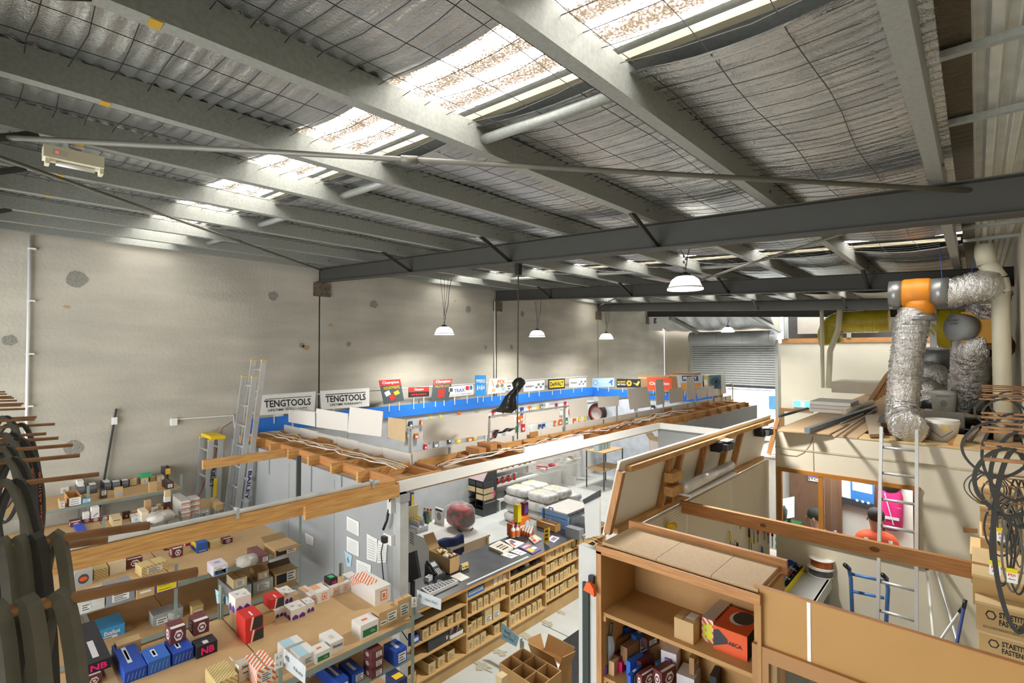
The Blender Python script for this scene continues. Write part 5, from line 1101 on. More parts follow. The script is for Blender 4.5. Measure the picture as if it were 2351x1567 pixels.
# rear unit
Z = S4Z
q_(133, 137, 149, 1168, 1149, Z, 'brown and white carton half hidden by the belts', CARD).lab('F', .1, .1, .95, .8)
b = q_(147, 157, 187, 1163, 1143, Z, 'open brown carton with a big white handwritten panel', P((196, 150, 96)), open_=True); b.rc('F', .04, .05, .97, .92, LABW)
for k in range(3): b.rc('F', .2, .2 + .25 * k, .8, .26 + .25 * k, P((110, 110, 110)), 'print_line', None, .003)
q_(186, 188, 209, 1158, 1144, Z, 'teal and white patterned carton on the rear shelving', P((90, 140, 160))).lab('F', .15, .3, .9, .8)
q_(136, 140, 158, 1133, 1120, Z, 'white drum label carton at the left of the rear shelving', WB, style='lab')
GB = P((92, 96, 100))
def gbin(a, lab):
    b = pb(*a, Z, lab, GB, open_=True, name='plastic_bin', cat='bin'); b.rc('F', .05, .5, .95, .9, P((120, 124, 128)), 'lip')
    for k in range(2): G().ob(b.C + b.ex * (.3 + .35 * k) + b.ey * .5 + b.ez * .75, b.ex * .14, b.ey * .4, b.ez * .3).build('card_insert', LABW, b.t)
    return b
b = gbin((173, 178, 197, 1135, 1118), 'grey plastic bin with a white carton on it, rear shelving'); q_(173, 178, 192, 1116, 1105, nx(b), 'white carton resting on a grey plastic bin', WB)
gbin((200, 205, 223, 1133, 1114), 'grey plastic bin left of the tall shelf post'); gbin((228, 239, 256, 1126, 1109), 'first of three adjoining grey bins, rear shelving'); gbin((254, 258, 277, 1124, 1107), 'second of three adjoining grey bins, rear shelving'); gbin((275, 279, 296, 1120, 1104), 'third of three adjoining grey bins, rear shelving')
b = pb(292, 297, 315, 1116, 1100, Z, 'open cream carton right of the grey bins', CARDL, open_=True)
b = q_(314, 325, 341, 1113, 1098, Z, 'cream carton carrying the green box', CARDL, style='lab'); q_(318, 323, 349, 1098, 1090, nx(b), 'bright green lidded box on the rear shelving', P((60, 176, 120)))
q_(341, 344, 357, 1107, 1095, Z, 'small cream carton beneath the green box end', CARDL); b = q_(357, 362, 377, 1107, 1094, Z, 'cream carton below the dark bin with yellow label', CARDL, style='lab')
b = pb(351, 379, 392, 1090, 1075, nx(b), 'dark grey bin with yellow label on top of the rear shelving', DGREY, open_=True, name='plastic_bin', cat='bin'); b.rc('F', .05, .05, .95, .95, P((226, 180, 60)), 'yellow_label')
q_(340, 343, 360, 1130, 1108, Z, 'plain brown carton near the rear shelf edge', CARD); q_(371, 382, 399, 1123, 1108, Z, 'dark patterned carton with white label at the end of the rear shelving', P((72, 50, 46)), style='lab')
q_(262, 264, 282, 1143, 1120, Z, 'brown carton with blue-grey label on the rear shelf edge', CARD).rc('F', .15, .2, .85, .5, P((150, 164, 180)), 'label'); q_(228, 231, 246, 1145, 1126, Z, 'black and white printed carton behind the shelf post', P((70, 60, 54))).lab('F', .15, .4, .85, .95)
q_(264, 272, 295, 1168, 1152, 1.42, 'white carton with dark hexagons under the rear shelf', P((176, 170, 172)), style='whex')
# shelf signs
SIGNP = M('sign_film', (206, 212, 214), .3, alpha=.8)
def plate(label, q, ax, v, m, words, rows=1):
    o, p = pboard('shelf_sign', label, 'sign', q, ax, v, m, .003); tl, tr, br, bl = p
    for s, u0, v0, u1, v1 in words:
        A = bl.lerp(br, u0).lerp(tl.lerp(tr, u0), v0); B = bl.lerp(br, u1).lerp(tl.lerp(tr, u1), v0); C_ = bl.lerp(br, u0).lerp(tl.lerp(tr, u0), v1)
        txt(s, A, B - A, C_ - A, INK, o)
plate('clear hanging shelf sign reading Nyloc Nuts at the end post', [(957, 1353), (1013, 1375), (1012, 1400), (958, 1381)], 'y', 2.5, SIGNP, [('4A', .06, .45, .2, .75), ('Nyloc Nuts', .35, .3, .85, .6)])
plate('small white arrow plate on the end post', [(946, 1370), (957, 1370), (957, 1392), (946, 1394)], 'x', S1X + .012, LABW, [('A', .25, .5, .75, .85), ('<-', .2, .15, .8, .35)])
plate('white plate with letters A and B on the middle post', [(631, 1501), (649, 1494), (649, 1530), (631, 1537)], 'x', S1X + .012, LABW, [('A ->', .15, .6, .85, .85), ('<- B', .15, .15, .85, .4)])
plate('clear hanging shelf sign with 4B beside the middle post', [(650, 1486), (702, 1530), (700, 1570), (651, 1530)], 'y', 1.42, SIGNP, [('4B', .08, .5, .3, .75), ('Nuts', .5, .3, .9, .5)])
plate('pale blue tilted shelf sign at the rear post of the front shelving', [(494, 1352), (521, 1370), (524, 1388), (498, 1384)], 'y', 1.42, P((160, 196, 212)), [('5B', .2, .3, .7, .7)])
plate('pale blue shelf sign on the wall side of the front shelving', [(791, 1263), (808, 1275), (805, 1300), (796, 1300)], 'y', 2.893, P((170, 200, 214)), [('6', .3, .3, .7, .7)])
for (a, b_, y_) in ((1366, 1446, 1.4),): G().box((-4.53, 1.385, S1Z), (-4.47, 1.4, S1Z + .26)).build('rear_post', SG, u1)
G().box((S2X - .03, 2.5, 1.95), (S2X, 2.545, 2.52)).build('dark_channel', SGD, u2)
# ---- timber beams above the aisle
t = T('aisle_beam', 'long pine beam with white conduit on top above the shelving aisle', 'beam', (-4.27, 1.2, 2.3))
G().box((-4.3, -1.0, 2.295), (-4.255, 2.88, 2.42)).build('board', PINEY, t); G().box((-4.255, 1.95, 2.26), (-4.21, 2.9, 2.375)).build('lap_board', PINEY, t)
G().tube([(-4.275, -1.0, 2.445), (-4.275, 2.7, 2.435)], .02, 8).build('conduit', M('grey_conduit', (196, 196, 190), .4), t, True)
for y in (1.42, 2.62): G().box((-4.305, y, 2.39), (-4.245, y + .02, 2.47)).build('saddle', ALU, t)
t = T('aisle_beam', 'short pine beam fixed to the top of the grey partition', 'beam', (-6.75, 2.2, 2.3)); G().box((-6.79, 1.88, 2.295), (-6.74, 2.86, 2.40)).build('board', PINEY, t)
# ---- ladders
def ladder(label, Pt, Pb, w_, n, rw, secs, m=ALU, extra=None):
    t = T('ladder', label, 'ladder', Pb); Pt, Pb = V(Pt), V(Pb); d = (Pt - Pb); nrm = d.cross(EX).normalized()
    for (k0, k1, off, dx) in secs:
        for s in (-.5, .5):
            a, b = Pb + d * k0 + nrm * off + EX * (w_ * s + dx), Pb + d * k1 + nrm * off + EX * (w_ * s + dx); G().bar(a, b, rw, .07, nrm).build('rail', m, t)
            G().bar(b - d.normalized() * .005, b + d.normalized() * .02, rw + .01, .075, nrm).build('end_cap', P((206, 186, 110)), t)
        for i in range(n):
            k = k0 + (k1 - k0) * (i + .6) / n; p = Pb + d * k + nrm * off + EX * dx
            G().tube([p - EX * w_ / 2, p + EX * w_ / 2], .016, 6).build('rung', m, t, True)
    return t, d, nrm
Pt = pyl(587, 828, 2.87); Pm = pyl(540, 1195, 2.7); d = (Pm - Pt); Pb = Pt + d * (Pt.z / -d.z)
t, d, nr = ladder('tall aluminium extension ladder leaning on the grey partition', Pt, Pb, .4, 11, .03, [(0, 1, .04, 0), (0, .93, -.05, -.04)])
dh = d.normalized(); qL = Pb + d * (1.95 / Pt.z) + nr * .04 + EX * .217; G().add([qL - nr * .034 + dh * .03, qL - nr * .034 - dh * .47, qL + nr * .034 - dh * .47, qL + nr * .034 + dh * .03], [(0, 1, 2, 3)]).build('sticker', P((206, 206, 204)), t); txt('BAILEY', qL - nr * .026, dh * -.43, nr * .052, P((36, 50, 110)), t, bold=.03, lift=.003)
Pt2 = zx(489, 1000, -8.7); Pm2 = zx(478, 1180, -8.62); d2 = Pm2 - Pt2; Pb2 = Pt2 + d2 * (Pt2.z / -d2.z)
t, d, nr = ladder('folded aluminium step ladder with yellow top beside the tall ladder', Pt2, Pb2, .42, 6, .035, [(0, 1, .05, 0), (0, .98, -.09, 0)])
G().ob(Pt2, EX * .24, nr * .1, d.normalized() * .025).build('top_cap', P((226, 190, 30)), t); txt('BAILEY', Pt2 - d.normalized() * .35 + EX * .232 + nr * -.07, d.normalized() * -.4, nr * .06, P((30, 36, 60)), t, bold=.03, lift=.006)
G().bar(Pb2 + d * .6 + EX * .24, Pb2 + d * .75 + EX * .24, .004, .05, nr).build('yellow_sticker', YEL, t)
# ---- small things on walls
a, b = zx(69, 541, XL + .03), zx(63, 960, XL + .03)
t = T('wall_conduit', 'thin white vertical conduit on the concrete wall at far left', 'pipe', V((XL + .03, a.y, 0)))
G().tube([(XL + .03, a.y, .5), (XL + .03, a.y, a.z)], .018, 8).build('pipe', WHITEP, t, True)
for py in (570, 690, 812, 932): z = zx(68, py, XL + .03).z; G().box((XL, a.y - .02, z - .01), (XL + .05, a.y + .06, z + .01)).build('saddle', WHITEP, t)
for (pa, pb_, lab) in (((1136, 690), (1133, 870), 'white vertical conduit beside the second rafter on the concrete wall'),):
    a = zx(*pa, XL + .03); one(G().tube([(XL + .03, a.y, 2.4), (XL + .03, a.y, a.z)], .02, 8), WHITEP, 'wall_conduit', lab, 'pipe', None, True)
a, b = zx(268, 938, XL + .06), zx(247, 1100, XL + .25); t = T('metal_stick', 'dark metal bar leaning against the concrete wall', 'bar', b); G().bar(V((XL + .03, a.y, a.z)), V((XL + .06, b.y - .1, 1.2)), .03, .02).build('bar', SGD, t); G().ob(V((XL + .035, a.y - .02, a.z - .17)), EX * .02, EY * .03, EZ * .05).build('white_tape', WHITEP, t)
a = zx(399, 967, XL + .02); t = T('power_outlet', 'white power outlet with surface conduit on the concrete wall', 'outlet', a); G().box((XL, a.y - .04, a.z - .06), (XL + .05, a.y + .04, a.z + .05)).build('box', WHITEP, t)
b = zx(536, 953, XL + .02); G().tube([(XL + .02, a.y, a.z + .03), (XL + .02, b.y, b.z), (XL + .02, b.y + .02, b.z - .2)], .01, 6).build('conduit', WHITEP, t); G().tube([(XL + .03, b.y - .02, b.z - .1), (XL + .3, b.y - .25, b.z - .15), (XL + .35, b.y - .35, b.z - .5), (XL + .1, b.y - .7, .9)], .006, 5).build('red_cord', P((150, 40, 36)), t)
# notices on the grey partition
def notice(q, lab, n=8, m=LABW):
    o, p = pboard('paper_notice', lab, 'notice', q, 'y', 2.893, m, .002, None); tl, tr, br, bl = p
    for k in range(n):
        v = .1 + .8 * k / n; A = bl.lerp(tl, v); B = br.lerp(tr, v); decal(A + (B - A) * .12, (B - A) * .7, (tl - bl) * .02, P((150, 150, 150)), o, 'print_line')
for q, lab in (([(796, 1184), (824, 1198), (824, 1231), (796, 1216)], 'upper printed list on the grey partition'), ([(796, 1230), (824, 1243), (824, 1278), (796, 1264)], 'lower printed list below another on the grey partition'),
               ([(842, 1224), (868, 1238), (864, 1290), (842, 1283)], 'large printed table sheet on the grey partition left of the outlet'), ([(866, 1238), (889, 1247), (886, 1290), (866, 1292)], 'second table sheet partly behind the large one'),
               ([(818, 1283), (852, 1297), (848, 1350), (818, 1330)], 'printed sheet with dark boxes low on the partition'), ([(700, 1222), (720, 1233), (719, 1252), (703, 1246)], 'small crumpled paper tag taped on the partition by the dark channel')): notice(q, lab)
a = pyl(894, 1236, 2.885); t = T('power_outlet', 'double power outlet with black plug and cord on the grey partition', 'outlet', a); G().box((a.x - .07, 2.86, a.z - .05), (a.x + .07, 2.898, a.z + .05)).build('plate', WHITEP, t); G().box((a.x - .05, 2.82, a.z - .03), (a.x + .01, 2.86, a.z + .03)).build('plug', BLACK, t)
G().tube([(a.x - .03, 2.84, a.z), (a.x - .08, 2.84, a.z - .15), (a.x - .05, 2.85, a.z - .4), (a.x + .12, 2.86, a.z - .75), (a.x + .3, 2.9, a.z - .9)], .006, 5).build('cord', BLACK, t, True)
a = pyl(899, 1160, 2.88); t = T('junction_box', 'grey isolator box with black hose on the corner of the partition', 'junction box', a); G().box((a.x - .035, 2.85, a.z - .07), (a.x + .035, 2.898, a.z + .07)).build('box', P((206, 206, 200)), t)
G().tube([pyl(902, 1112, 2.86), pyl(897, 1140, 2.85), pyl(896, 1150, 2.86)], .016, 6).build('upper_hose', BLACK, t, True); G().tube([pyl(893, 1168, 2.86), pyl(888, 1195, 2.84), pyl(880, 1215, 2.83)], .014, 6).build('lower_hose', BLACK, t, True)
# ================================================================ right side: partition, cabinet, doorway
def pegmat():
    m = M('pegboard', (214, 204, 180), .7, var=.02); nt = m.node_tree; N = nt.nodes; L = nt.links; b = N['Principled BSDF']; tc = [n for n in N if n.type == 'TEX_COORD'][0]; rp = [n for n in N if n.type == 'VALTORGB'][0]
    sc_ = N.new('ShaderNodeVectorMath'); sc_.operation = 'SCALE'; sc_.inputs['Scale'].default_value = 40; L.new(tc.outputs['Object'], sc_.inputs[0])
    fr = N.new('ShaderNodeVectorMath'); fr.operation = 'FRACTION'; L.new(sc_.outputs[0], fr.inputs[0])
    ml = N.new('ShaderNodeVectorMath'); ml.operation = 'MULTIPLY'; ml.inputs[1].default_value = (0, 1, 1); L.new(fr.outputs[0], ml.inputs[0])
    ds = N.new('ShaderNodeVectorMath'); ds.operation = 'DISTANCE'; ds.inputs[1].default_value = (0, .5, .5); L.new(ml.outputs[0], ds.inputs[0])
    lt = N.new('ShaderNodeMath'); lt.operation = 'LESS_THAN'; lt.inputs[1].default_value = .17; L.new(ds.outputs['Value'], lt.inputs[0])
    mx = N.new('ShaderNodeMix'); mx.data_type = 'RGBA'; L.new(lt.outputs[0], mx.inputs['Factor']); L.new(rp.outputs[0], mx.inputs['A']); mx.inputs['B'].default_value = (.12, .1, .07, 1); L.new(mx.outputs['Result'], b.inputs['Base Color']); return m
PEGB = pegmat()
PANEL = M('partition_sheet', (222, 216, 202), .55, var=.02, scale=2)
def pp(y, v, off=0):      # point on the leaning upper partition: v 0 bottom .. 1 top
    return V((-2.14 + .14 * v + off, y, 2.27 + .58 * v))
YP0, YP1 = 3.36, 7.16
t = T('framed_partition', 'white sheet partition with pine studs standing above the pegboard wall', 'partition', (-2.1, 5.2, 2.27))
G().add([pp(YP0, 0, -.02), pp(YP1, 0, -.02), pp(YP1, 1, -.02), pp(YP0, 1, -.02), pp(YP0, 0), pp(YP1, 0), pp(YP1, 1), pp(YP0, 1)], [(0, 3, 2, 1), (4, 5, 6, 7), (0, 1, 5, 4), (1, 2, 6, 5), (2, 3, 7, 6), (3, 0, 4, 7)]).build('sheet', PANEL, t)
def stick(a, b, w_, d_, name, m=PINEZ): G().bar(a, b, w_ if name != 'cap_strip' else d_, d_ if name != 'cap_strip' else w_, EX).build(name, m, t)
stick(pp(YP0 + .1, .9, .03), pp(YP1, .9, .03), .045, .05, 'top_plate', PINEY); stick(pp(YP0, 1.0, -.01) + EZ * .006, pp(YP1, 1.0, -.01) + EZ * .006, .03, .012, 'cap_strip', WHITE); stick(pp(YP0 + .1, .03, .03), pp(YP1, .03, .03), .045, .05, 'bottom_plate', PINEY)
for px in (1412, 1529, 1552, 1608, 1662, 1692, 1777):
    y = zx(px, 1060, -2.04).y; stick(pp(y, .05, .03), pp(y, .9, .03), .045, .05, 'stud')
for py in (1092, 1123): p = zx(1546, py, -1.99); G().ob(p, EX * .04, EY * .1, EZ * .04).build('block', PINEY, t)
for px, py, s in ((1655, 1022, 1.0), (1750, 990, .9)):
    p = zx(px, py, -1.96); v_ = T('duct_outlet', ['black plastic duct outlet nearer the camera on the framed partition', 'black plastic duct outlet at the far end of the framed partition'][px > 1700], 'vent', p)
    G().box(p - V((.06, .13 * s, .05)), p + V((.05, .13 * s, .05))).build('body', BLACK, v_)
    for k in range(3): G().box(p + V((.05, (-.1 + .075 * k) * s, -.035)), p + V((.1, (-.04 + .075 * k) * s, .03))).build('nozzle', DGREY, v_)
    G().box(p + V((.0, -.06 * s, .05)), p + V((.09, .12 * s, .06))).build('pale_cover', P((206, 204, 196)), v_)
a, b = zx(1572, 1128, -1.93), zx(1678, 1074, -1.93)
v_ = T('wrap_roll', 'long roll of clear film in a white channel on the partition ledge', 'roll', a); G().tube([a + EZ * .03, b + EZ * .03], .05, 14).build('roll', M('clear_film', (214, 212, 204), .2, .2), v_, True); G().box((a.x - .07, a.y, a.z - .04), (a.x + .06, b.y, a.z - .02)).build('channel', WHITEP, v_)
struct(G().box((-2.06, 3.44, 0), (-2.03, 7.165, 2.27)), PEGB, 'wall_pegboard')
wpg = bpy.data.objects['wall_pegboard']
for y in (4.6, 5.75): G().box((-2.03, y, .3), (-2.026, y + .012, 2.25)).build('joint_strip', WHITEP, wpg)
# cross beam
t = T('cross_beam', 'pine beam crossing from the partition to the right wall', 'beam', (-.9, 4.52, 2.2)); G().box((-2.05, 4.5, 2.2), (XR, 4.545, 2.305)).build('board', PINEX, t)
for x, s in ((-1.35, 1), (-.6, 1.3)): decal((x, 4.5, 2.235), EX * .05 * s, EZ * .03 * s, P((110, 66, 34)), t, 'knot', .001, CIRC)
# small white panel with dark frame at the end of the counter and the pale end panel of the cabinet
pboard('end_panel', 'small white panel with dark frame edge behind the cabinet', 'panel', [(1341, 1152), (1376, 1140), (1376, 1228), (1344, 1236)], 'y', 4.3, WHITE, .03)
pboard('dark_trim', 'dark grey angled trim board above the small white panel', 'trim', [(1337, 1147), (1376, 1125), (1376, 1140), (1341, 1157)], 'y', 4.28, DGREY, .03)
t = T('end_column', 'pale grey steel column with green-black channel beside the cabinet', 'column', (-2.02, 2.98, 0))
G().box((-2.10, 2.96, 0), (-1.95, 3.02, 2.32)).build('column', P((196, 196, 190)), t); G().box((-2.055, 2.94, 0), (-2.005, 2.962, 2.08)).build('channel', P((44, 56, 50)), t)
a = on(1357, 1345, 'y', 2.93); c_ = T('orange_clip', 'orange plastic clip on the dark channel beside the cabinet', 'clip', a)
G().prism([a + V((-.045, 0, -.03)), a + V((.0, 0, -.035)), a + V((.045, 0, -.05)), a + V((.04, 0, .0)), a + V((.01, 0, .035)), a + V((-.02, 0, .03))], EY * -.03).build('clip', P((226, 96, 36)), c_); G().box(a + V((-.02, -.005, .02)), a + V((.02, .02, .07))).build('mount', BLACK, c_)
# cabinet
KX0, KX1, KY0, KY1 = -1.94, -.89, 2.97, 3.43
t = T('open_cabinet', 'tall open tan hardboard cabinet with chipboard top beside the doorway', 'cabinet', (-1.4, 3.2, 0))
G().box((KX0, KY0, 0), (KX0 + .03, KY1, 2.33)).build('side_panel', MDFD, t); G().box((KX1 - .02, KY0, 0), (KX1, KY1, 2.33)).build('side_panel', MDFD, t); G().box((KX0, KY1 - .012, 0), (KX1, KY1, 2.36)).build('back_panel', MDFD, t)
G().box((KX0 - .01, KY0 - .015, 2.305), (KX1, KY0 + .01, 2.36)).build('top_rail', PINEX, t); G().box((KX0 - .01, KY1 - .03, 2.33), (KX1 + .02, KY1, 2.42)).build('rear_rail', PINEX, t); G().box((KX0 - .01, KY0 - .015, 0), (KX0 + .03, KY0, 2.32)).build('front_stile', PINEZ, t)
for k, (a, b) in enumerate(((KX0 + .02, -1.52), (-1.517, -1.17), (-1.167, KX1 - .02))): G().box((a, KY0 + .02, 2.36), (b, KY1 - .035, 2.378)).build('top_board', CHIP, t)
G().box((KX0 + .03, KY0, 2.34), (KX1 - .02, KY1 - .03, 2.36)).build('top_deck', MDFD, t)
KS = [1.905, 1.47, 1.05, .6, .12]
for z in KS: G().box((KX0 + .03, KY0 + .01, z - .025), (KX1 - .02, KY1 - .012, z)).build('shelf', MDFD, t); G().box((KX0 + .03, KY0 + .01, z - .06), (KX0 + .05, KY1 - .05, z - .025)).build('cleat', PINEY, t)
a = on(1402, 1475, 'y', 3.05); s_ = T('metal_scoop', 'grey metal scoop hanging inside the cabinet', 'scoop', a)
G().grid(lambda u, v: a + V(((v - .5) * .075 * math.sin(math.pi * (u * .75 + .2)), -.02 * math.cos((v - .5) * 3) - .01, .06 - .17 * u)), 12, 8).build('blade', M('zinc', (120, 124, 126), .4, .6), s_, True); G().bar(a + V((0, 0, .05)), a + V((.01, 0, .14)), .016, .012).build('handle', DGREY, s_)
def kb(xl, xc, xr, yb, yt, z, lab, m, style=None, **k):
    """box in the cabinet: left, near-left... front face spans xl..xc, right face xc..xr"""
    C = ztop(xc, yb, z); lx = abs(along(C, -EX, px=xl)); ly = abs(along(C, EY, px=xr)); h = along(C, EZ, py=yt); return sty(Box(lab, C, lx, ly, h, m, **k), style)
b = kb(1548, 1592, 1612, 1480, 1432, KS[0], 'worn tan carton with white label on the top cabinet shelf', P((186, 152, 106)))
b.rc('T', .3, .1, .95, .55, LABW).rc('T', .05, .55, .95, .62, P((150, 110, 60)), 'tape')
b = kb(1611, 1638, 1680, 1478, 1425, KS[0], 'red and white chequered carton with yellow labels on the top cabinet shelf', ZIG((226, 216, 206), (214, 74, 44))); b.rc('S', .1, .15, .35, .75, P((214, 214, 50)), 'yellow_label').rc('S', .42, .12, .9, .8, P((214, 214, 50)), 'yellow_label').rc('T', 0, 0, 1, 1, P((196, 190, 182)), 'white_top')
C_ = ztop(1716, 1519, KS[0]); b = Box('orange tool carton with black tip and dark lettering on the top cabinet shelf', C_, abs(along(C_, -EX, px=1638)), .3, along(C_, EZ, py=1462), P((214, 84, 34)))
b.tx('S', .45, .4, .85, .56, 'ASCA', INK, .03).rc('S', 0, .05, .45, .9, P((50, 48, 48)), 'dark_wedge', [(0, .1), (1, .45), (.95, .65), (.35, 1), (.0, .9)]).rc('F', 0, 0, 1, 1, P((50, 50, 52)), 'dark_end').rc('T', .3, .2, .9, .8, P((226, 222, 216)), 'print_swoosh', CIRC).rc('T', .36, .12, .95, .72, P((40, 38, 40)), 'print_swoosh', CIRC, .002)
# jumble on the second shelf
Z = KS[1]; r = random.Random(4)
JB = [(1406, 1424, 1440, 1525, 1508, (110, 40, 40), 'maroon carton at the back of the cabinet jumble', 0), (1424, 1437, 1455, 1478, 1442, (30, 60, 140), 'dark blue torn carton high in the cabinet jumble', 0), (1417, 1424, 1440, 1490, 1468, (130, 100, 66), 'brown carton high in the cabinet jumble', 0),
      (1448, 1460, 1474, 1510, 1460, (34, 80, 150), 'blue upright carton in the middle of the jumble', 'bluel'), (1470, 1485, 1515, 1490, 1468, (80, 44, 40), 'dark maroon carton leaning in the jumble', 'lab'), (1424, 1440, 1462, 1528, 1488, (140, 106, 70), 'open brown carton in the jumble', 0),
      (1383, 1392, 1404, 1549, 1530, (96, 60, 150), 'purple and white carton at the left end of the jumble', 'lab'), (1398, 1410, 1424, 1552, 1520, (186, 152, 108), 'plain tan carton leaning at the left of the jumble', 0), (1420, 1428, 1437, 1545, 1522, (232, 30, 110), 'bright pink packet in the jumble', 0),
      (1437, 1447, 1461, 1556, 1520, (40, 100, 200), 'light blue open carton in the jumble', 0), (1440, 1448, 1462, 1580, 1552, (34, 84, 180), 'blue carton with white letters at the bottom of the jumble', 'bluel'), (1458, 1472, 1502, 1552, 1520, (100, 40, 44), 'tall maroon carton with open slit', 0),
      (1460, 1474, 1496, 1585, 1552, (104, 44, 46), 'maroon hexagon carton at the bottom of the jumble', 'mar'), (1496, 1520, 1540, 1585, 1545, (104, 44, 46), 'wide maroon carton at the bottom of the jumble', 'mar'), (1503, 1517, 1537, 1542, 1526, (60, 130, 200), 'small blue and white carton on the maroon ones', 'lab'),
      (1520, 1553, 1590, 1556, 1502, (206, 200, 204), 'white carton with purple logo', 0), (1583, 1623, 1650, 1545, 1512, (160, 124, 82), 'brown carton with label right of the white one', 'lab'), (1555, 1594, 1623, 1600, 1560, (206, 204, 206), 'flat white carton with purple edge at the bottom', 0), (1630, 1655, 1690, 1590, 1555, (40, 40, 42), 'black carton at the right of the cabinet jumble', 0)]
for k, (a, c, e, yb, yt, col, lab, stl) in enumerate(JB):
    z = Z + (.12 if yb < 1500 else .05 if yb < 1530 else 0); C = ztop(c, min(yb, 1590), z); C.y = max(C.y, KY0 + .02); 
    if C.y > KY1 - .1: C.y = KY1 - .15
    lx = min(.2, abs(along(C, -EX, px=a))); ly = min(.15, max(.05, KY1 - .02 - C.y)); h = min(.28, abs(along(C, EZ, py=yt))); C.z = z
    b = sty(Box(lab, C, lx, ly, h, P(col), r.uniform(-.25, .2)), stl or None)
    if 'logo' in lab: b.rc('S', .25, .3, .75, .75, P((96, 50, 130)), 'logo_frame').rc('S', .31, .37, .69, .68, P((206, 200, 204)), 'logo_inner', None, .002).tx('S', .36, .42, .62, .63, '5', P((96, 50, 130)), .03)
# doorway wall in front
wd = struct(G().box((-.935, 3.0, 2.075), (XR, 3.03, 2.385)), M('tan_sheet', (178, 134, 74), .6, var=.04, scale=3), 'wall_doorway')
G().box((-.672, 2.996, 2.08), (-.655, 3.0, 2.385)).build('white_strip', WHITEP, wd); G().box((-.935, 3.0, 2.385), (XR, 3.03, 2.39)).build('cap', PINEX, wd)
struct(G().box((-.94, 2.975, 2.0), (XR, 3.05, 2.078)).box((-.94, 2.975, 0), (-.855, 3.05, 2.0)), M('door_architrave', (164, 118, 70), .55, var=.05, scale=5), 'trim_2')
struct(G().box((-.855, 3.0, 0), (-.82, 3.06, 2.0)), P((150, 122, 78)), 'trim_3')
# ================================================================ office under the loft
YM = 7.165; WX0, WX1, WZ0, WZ1 = -1.9, -.545, 1.38, 2.15
wo = struct(G().box((-1.95, YM, 0), (XR, YM + .08, WZ0)).box((-1.95, YM, WZ1), (XR, YM + .08, 2.66)).box((-1.95, YM, WZ0), (WX0, YM + .08, WZ1)).box((WX1, YM, WZ0), (XR, YM + .08, WZ1)), CREAM, 'wall_office')
G().box((-1.95, YM - .008, 2.44), (XR, YM, 2.462)).build('cover_batten', P((190, 180, 156)), wo)
for (pa, pb_) in (((1866, 1000), (1868, 1080)),): G().tube([on(1866, 1000, 'y', YM - .008), on(1868, 1080, 'y', YM - .008)], .003, 4).build('wire', P((150, 145, 130)), wo)
G().tube([on(a_, b_, 'y', YM - .008) for a_, b_ in ((1866, 1003), (1858, 1022), (1845, 1038), (1828, 1046), (1810, 1044), (1790, 1040))], .003, 4).build('wire', P((150, 145, 130)), wo, True)
VARN = M('varnished_wood', (168, 112, 44), .4, var=.08, scale=5)
wn = struct(G().box((WX0 - .03, YM - .03, WZ1), (WX1 + .06, YM + .05, WZ1 + .045)).box((WX0 - .03, YM - .03, WZ0 - .05), (WX1 + .06, YM + .05, WZ0)).box((WX1, YM - .03, WZ0), (WX1 + .05, YM + .05, WZ1)), VARN, 'window_1')
x = on(1885, 1150, 'y', YM).x; G().box((x - .025, YM - .025, WZ0), (x + .025, YM + .05, WZ1)).build('mullion', VARN, wn); G().box((WX0 - .03, YM - .03, WZ0), (WX0 + .02, YM + .05, WZ1)).build('jamb', VARN, wn)
GLS = M('window_glass', (240, 244, 246), .02, trans=1.0, var=0, spec=.3)
for a, b in ((WX0 + .02, x - .025), (x + .025, WX1)): G().box((a, YM + .02, WZ0), (b, YM + .023, WZ1)).build('glass_pane', GLS, wn)
# office interior
OB = 8.5
struct(G().box((-2.4, OB, 0), (XR, OB + .1, 2.5)), P((216, 216, 212)), 'wall_office_back'); struct(G().box((-2.4, YM + .1, 0), (XR, OB, .01)), M('blue_carpet', (70, 100, 136), .95), 'floor_office')
struct(G().box((-2.4, YM + .08, 2.26), (-1.95, OB + .1, 2.28)).box((-1.95, YM + .08, 2.5), (XR, OB + .1, 2.52)), WHITE, 'ceiling_office'); struct(G().box((-2.45, YM + .08, 0), (-2.4, OB + .1, 2.26)), P((206, 204, 198)), 'wall_office_side')
WAL = M('walnut_door', (112, 82, 62), .5, var=.1, scale=6, stretch=(8, 8, 1))
def dr(n, px0, px1, y):
    a, b = on(px0, 1120, 'y', y).x, on(px1, 1120, 'y', y).x; o = struct(G().box((a, y, 0), (b, y + .04, 2.2)), WAL, 'door_%d' % n); return o, a, b
dr(1, 1812, 1880, OB - .06); d2, a, b = dr(2, 1893, 1932, OB - .12); G().lathe([(.012, 0), (.012, .05), (.028, .055), (.03, .08), (.01, .09)], (b - .07, OB - .12, 1.15), 10, -EY).build('door_handle', M('chrome', (210, 210, 212), .15, 1), d2, True); dr(3, 2008, 2028, OB - .06)
ol = T('office_fill_light', 'unseen flat ceiling panel added to brighten the office', 'light', (-1.2, 7.9, 2.48)); G().box((-1.7, 7.5, 2.47), (-.6, 8.2, 2.495)).build('frame', WHITEP, ol); G().quad((-1.68, 7.52, 2.468), (-1.68, 8.18, 2.468), (-.62, 8.18, 2.468), (-.62, 7.52, 2.468)).build('diffuser', M('office_fill_diffuser', (255, 252, 246), .5, emit=12, var=0), ol)  # unseen glowing panel, added to light the office interior
o, p = pboard('wall_poster', 'blue poster with a dark band and white sheet on the office wall', 'poster', [(1930, 1095), (2007, 1109), (2007, 1172), (1932, 1154)], 'y', OB - .1, P((46, 116, 190)), .01); tl, tr, br, bl = p
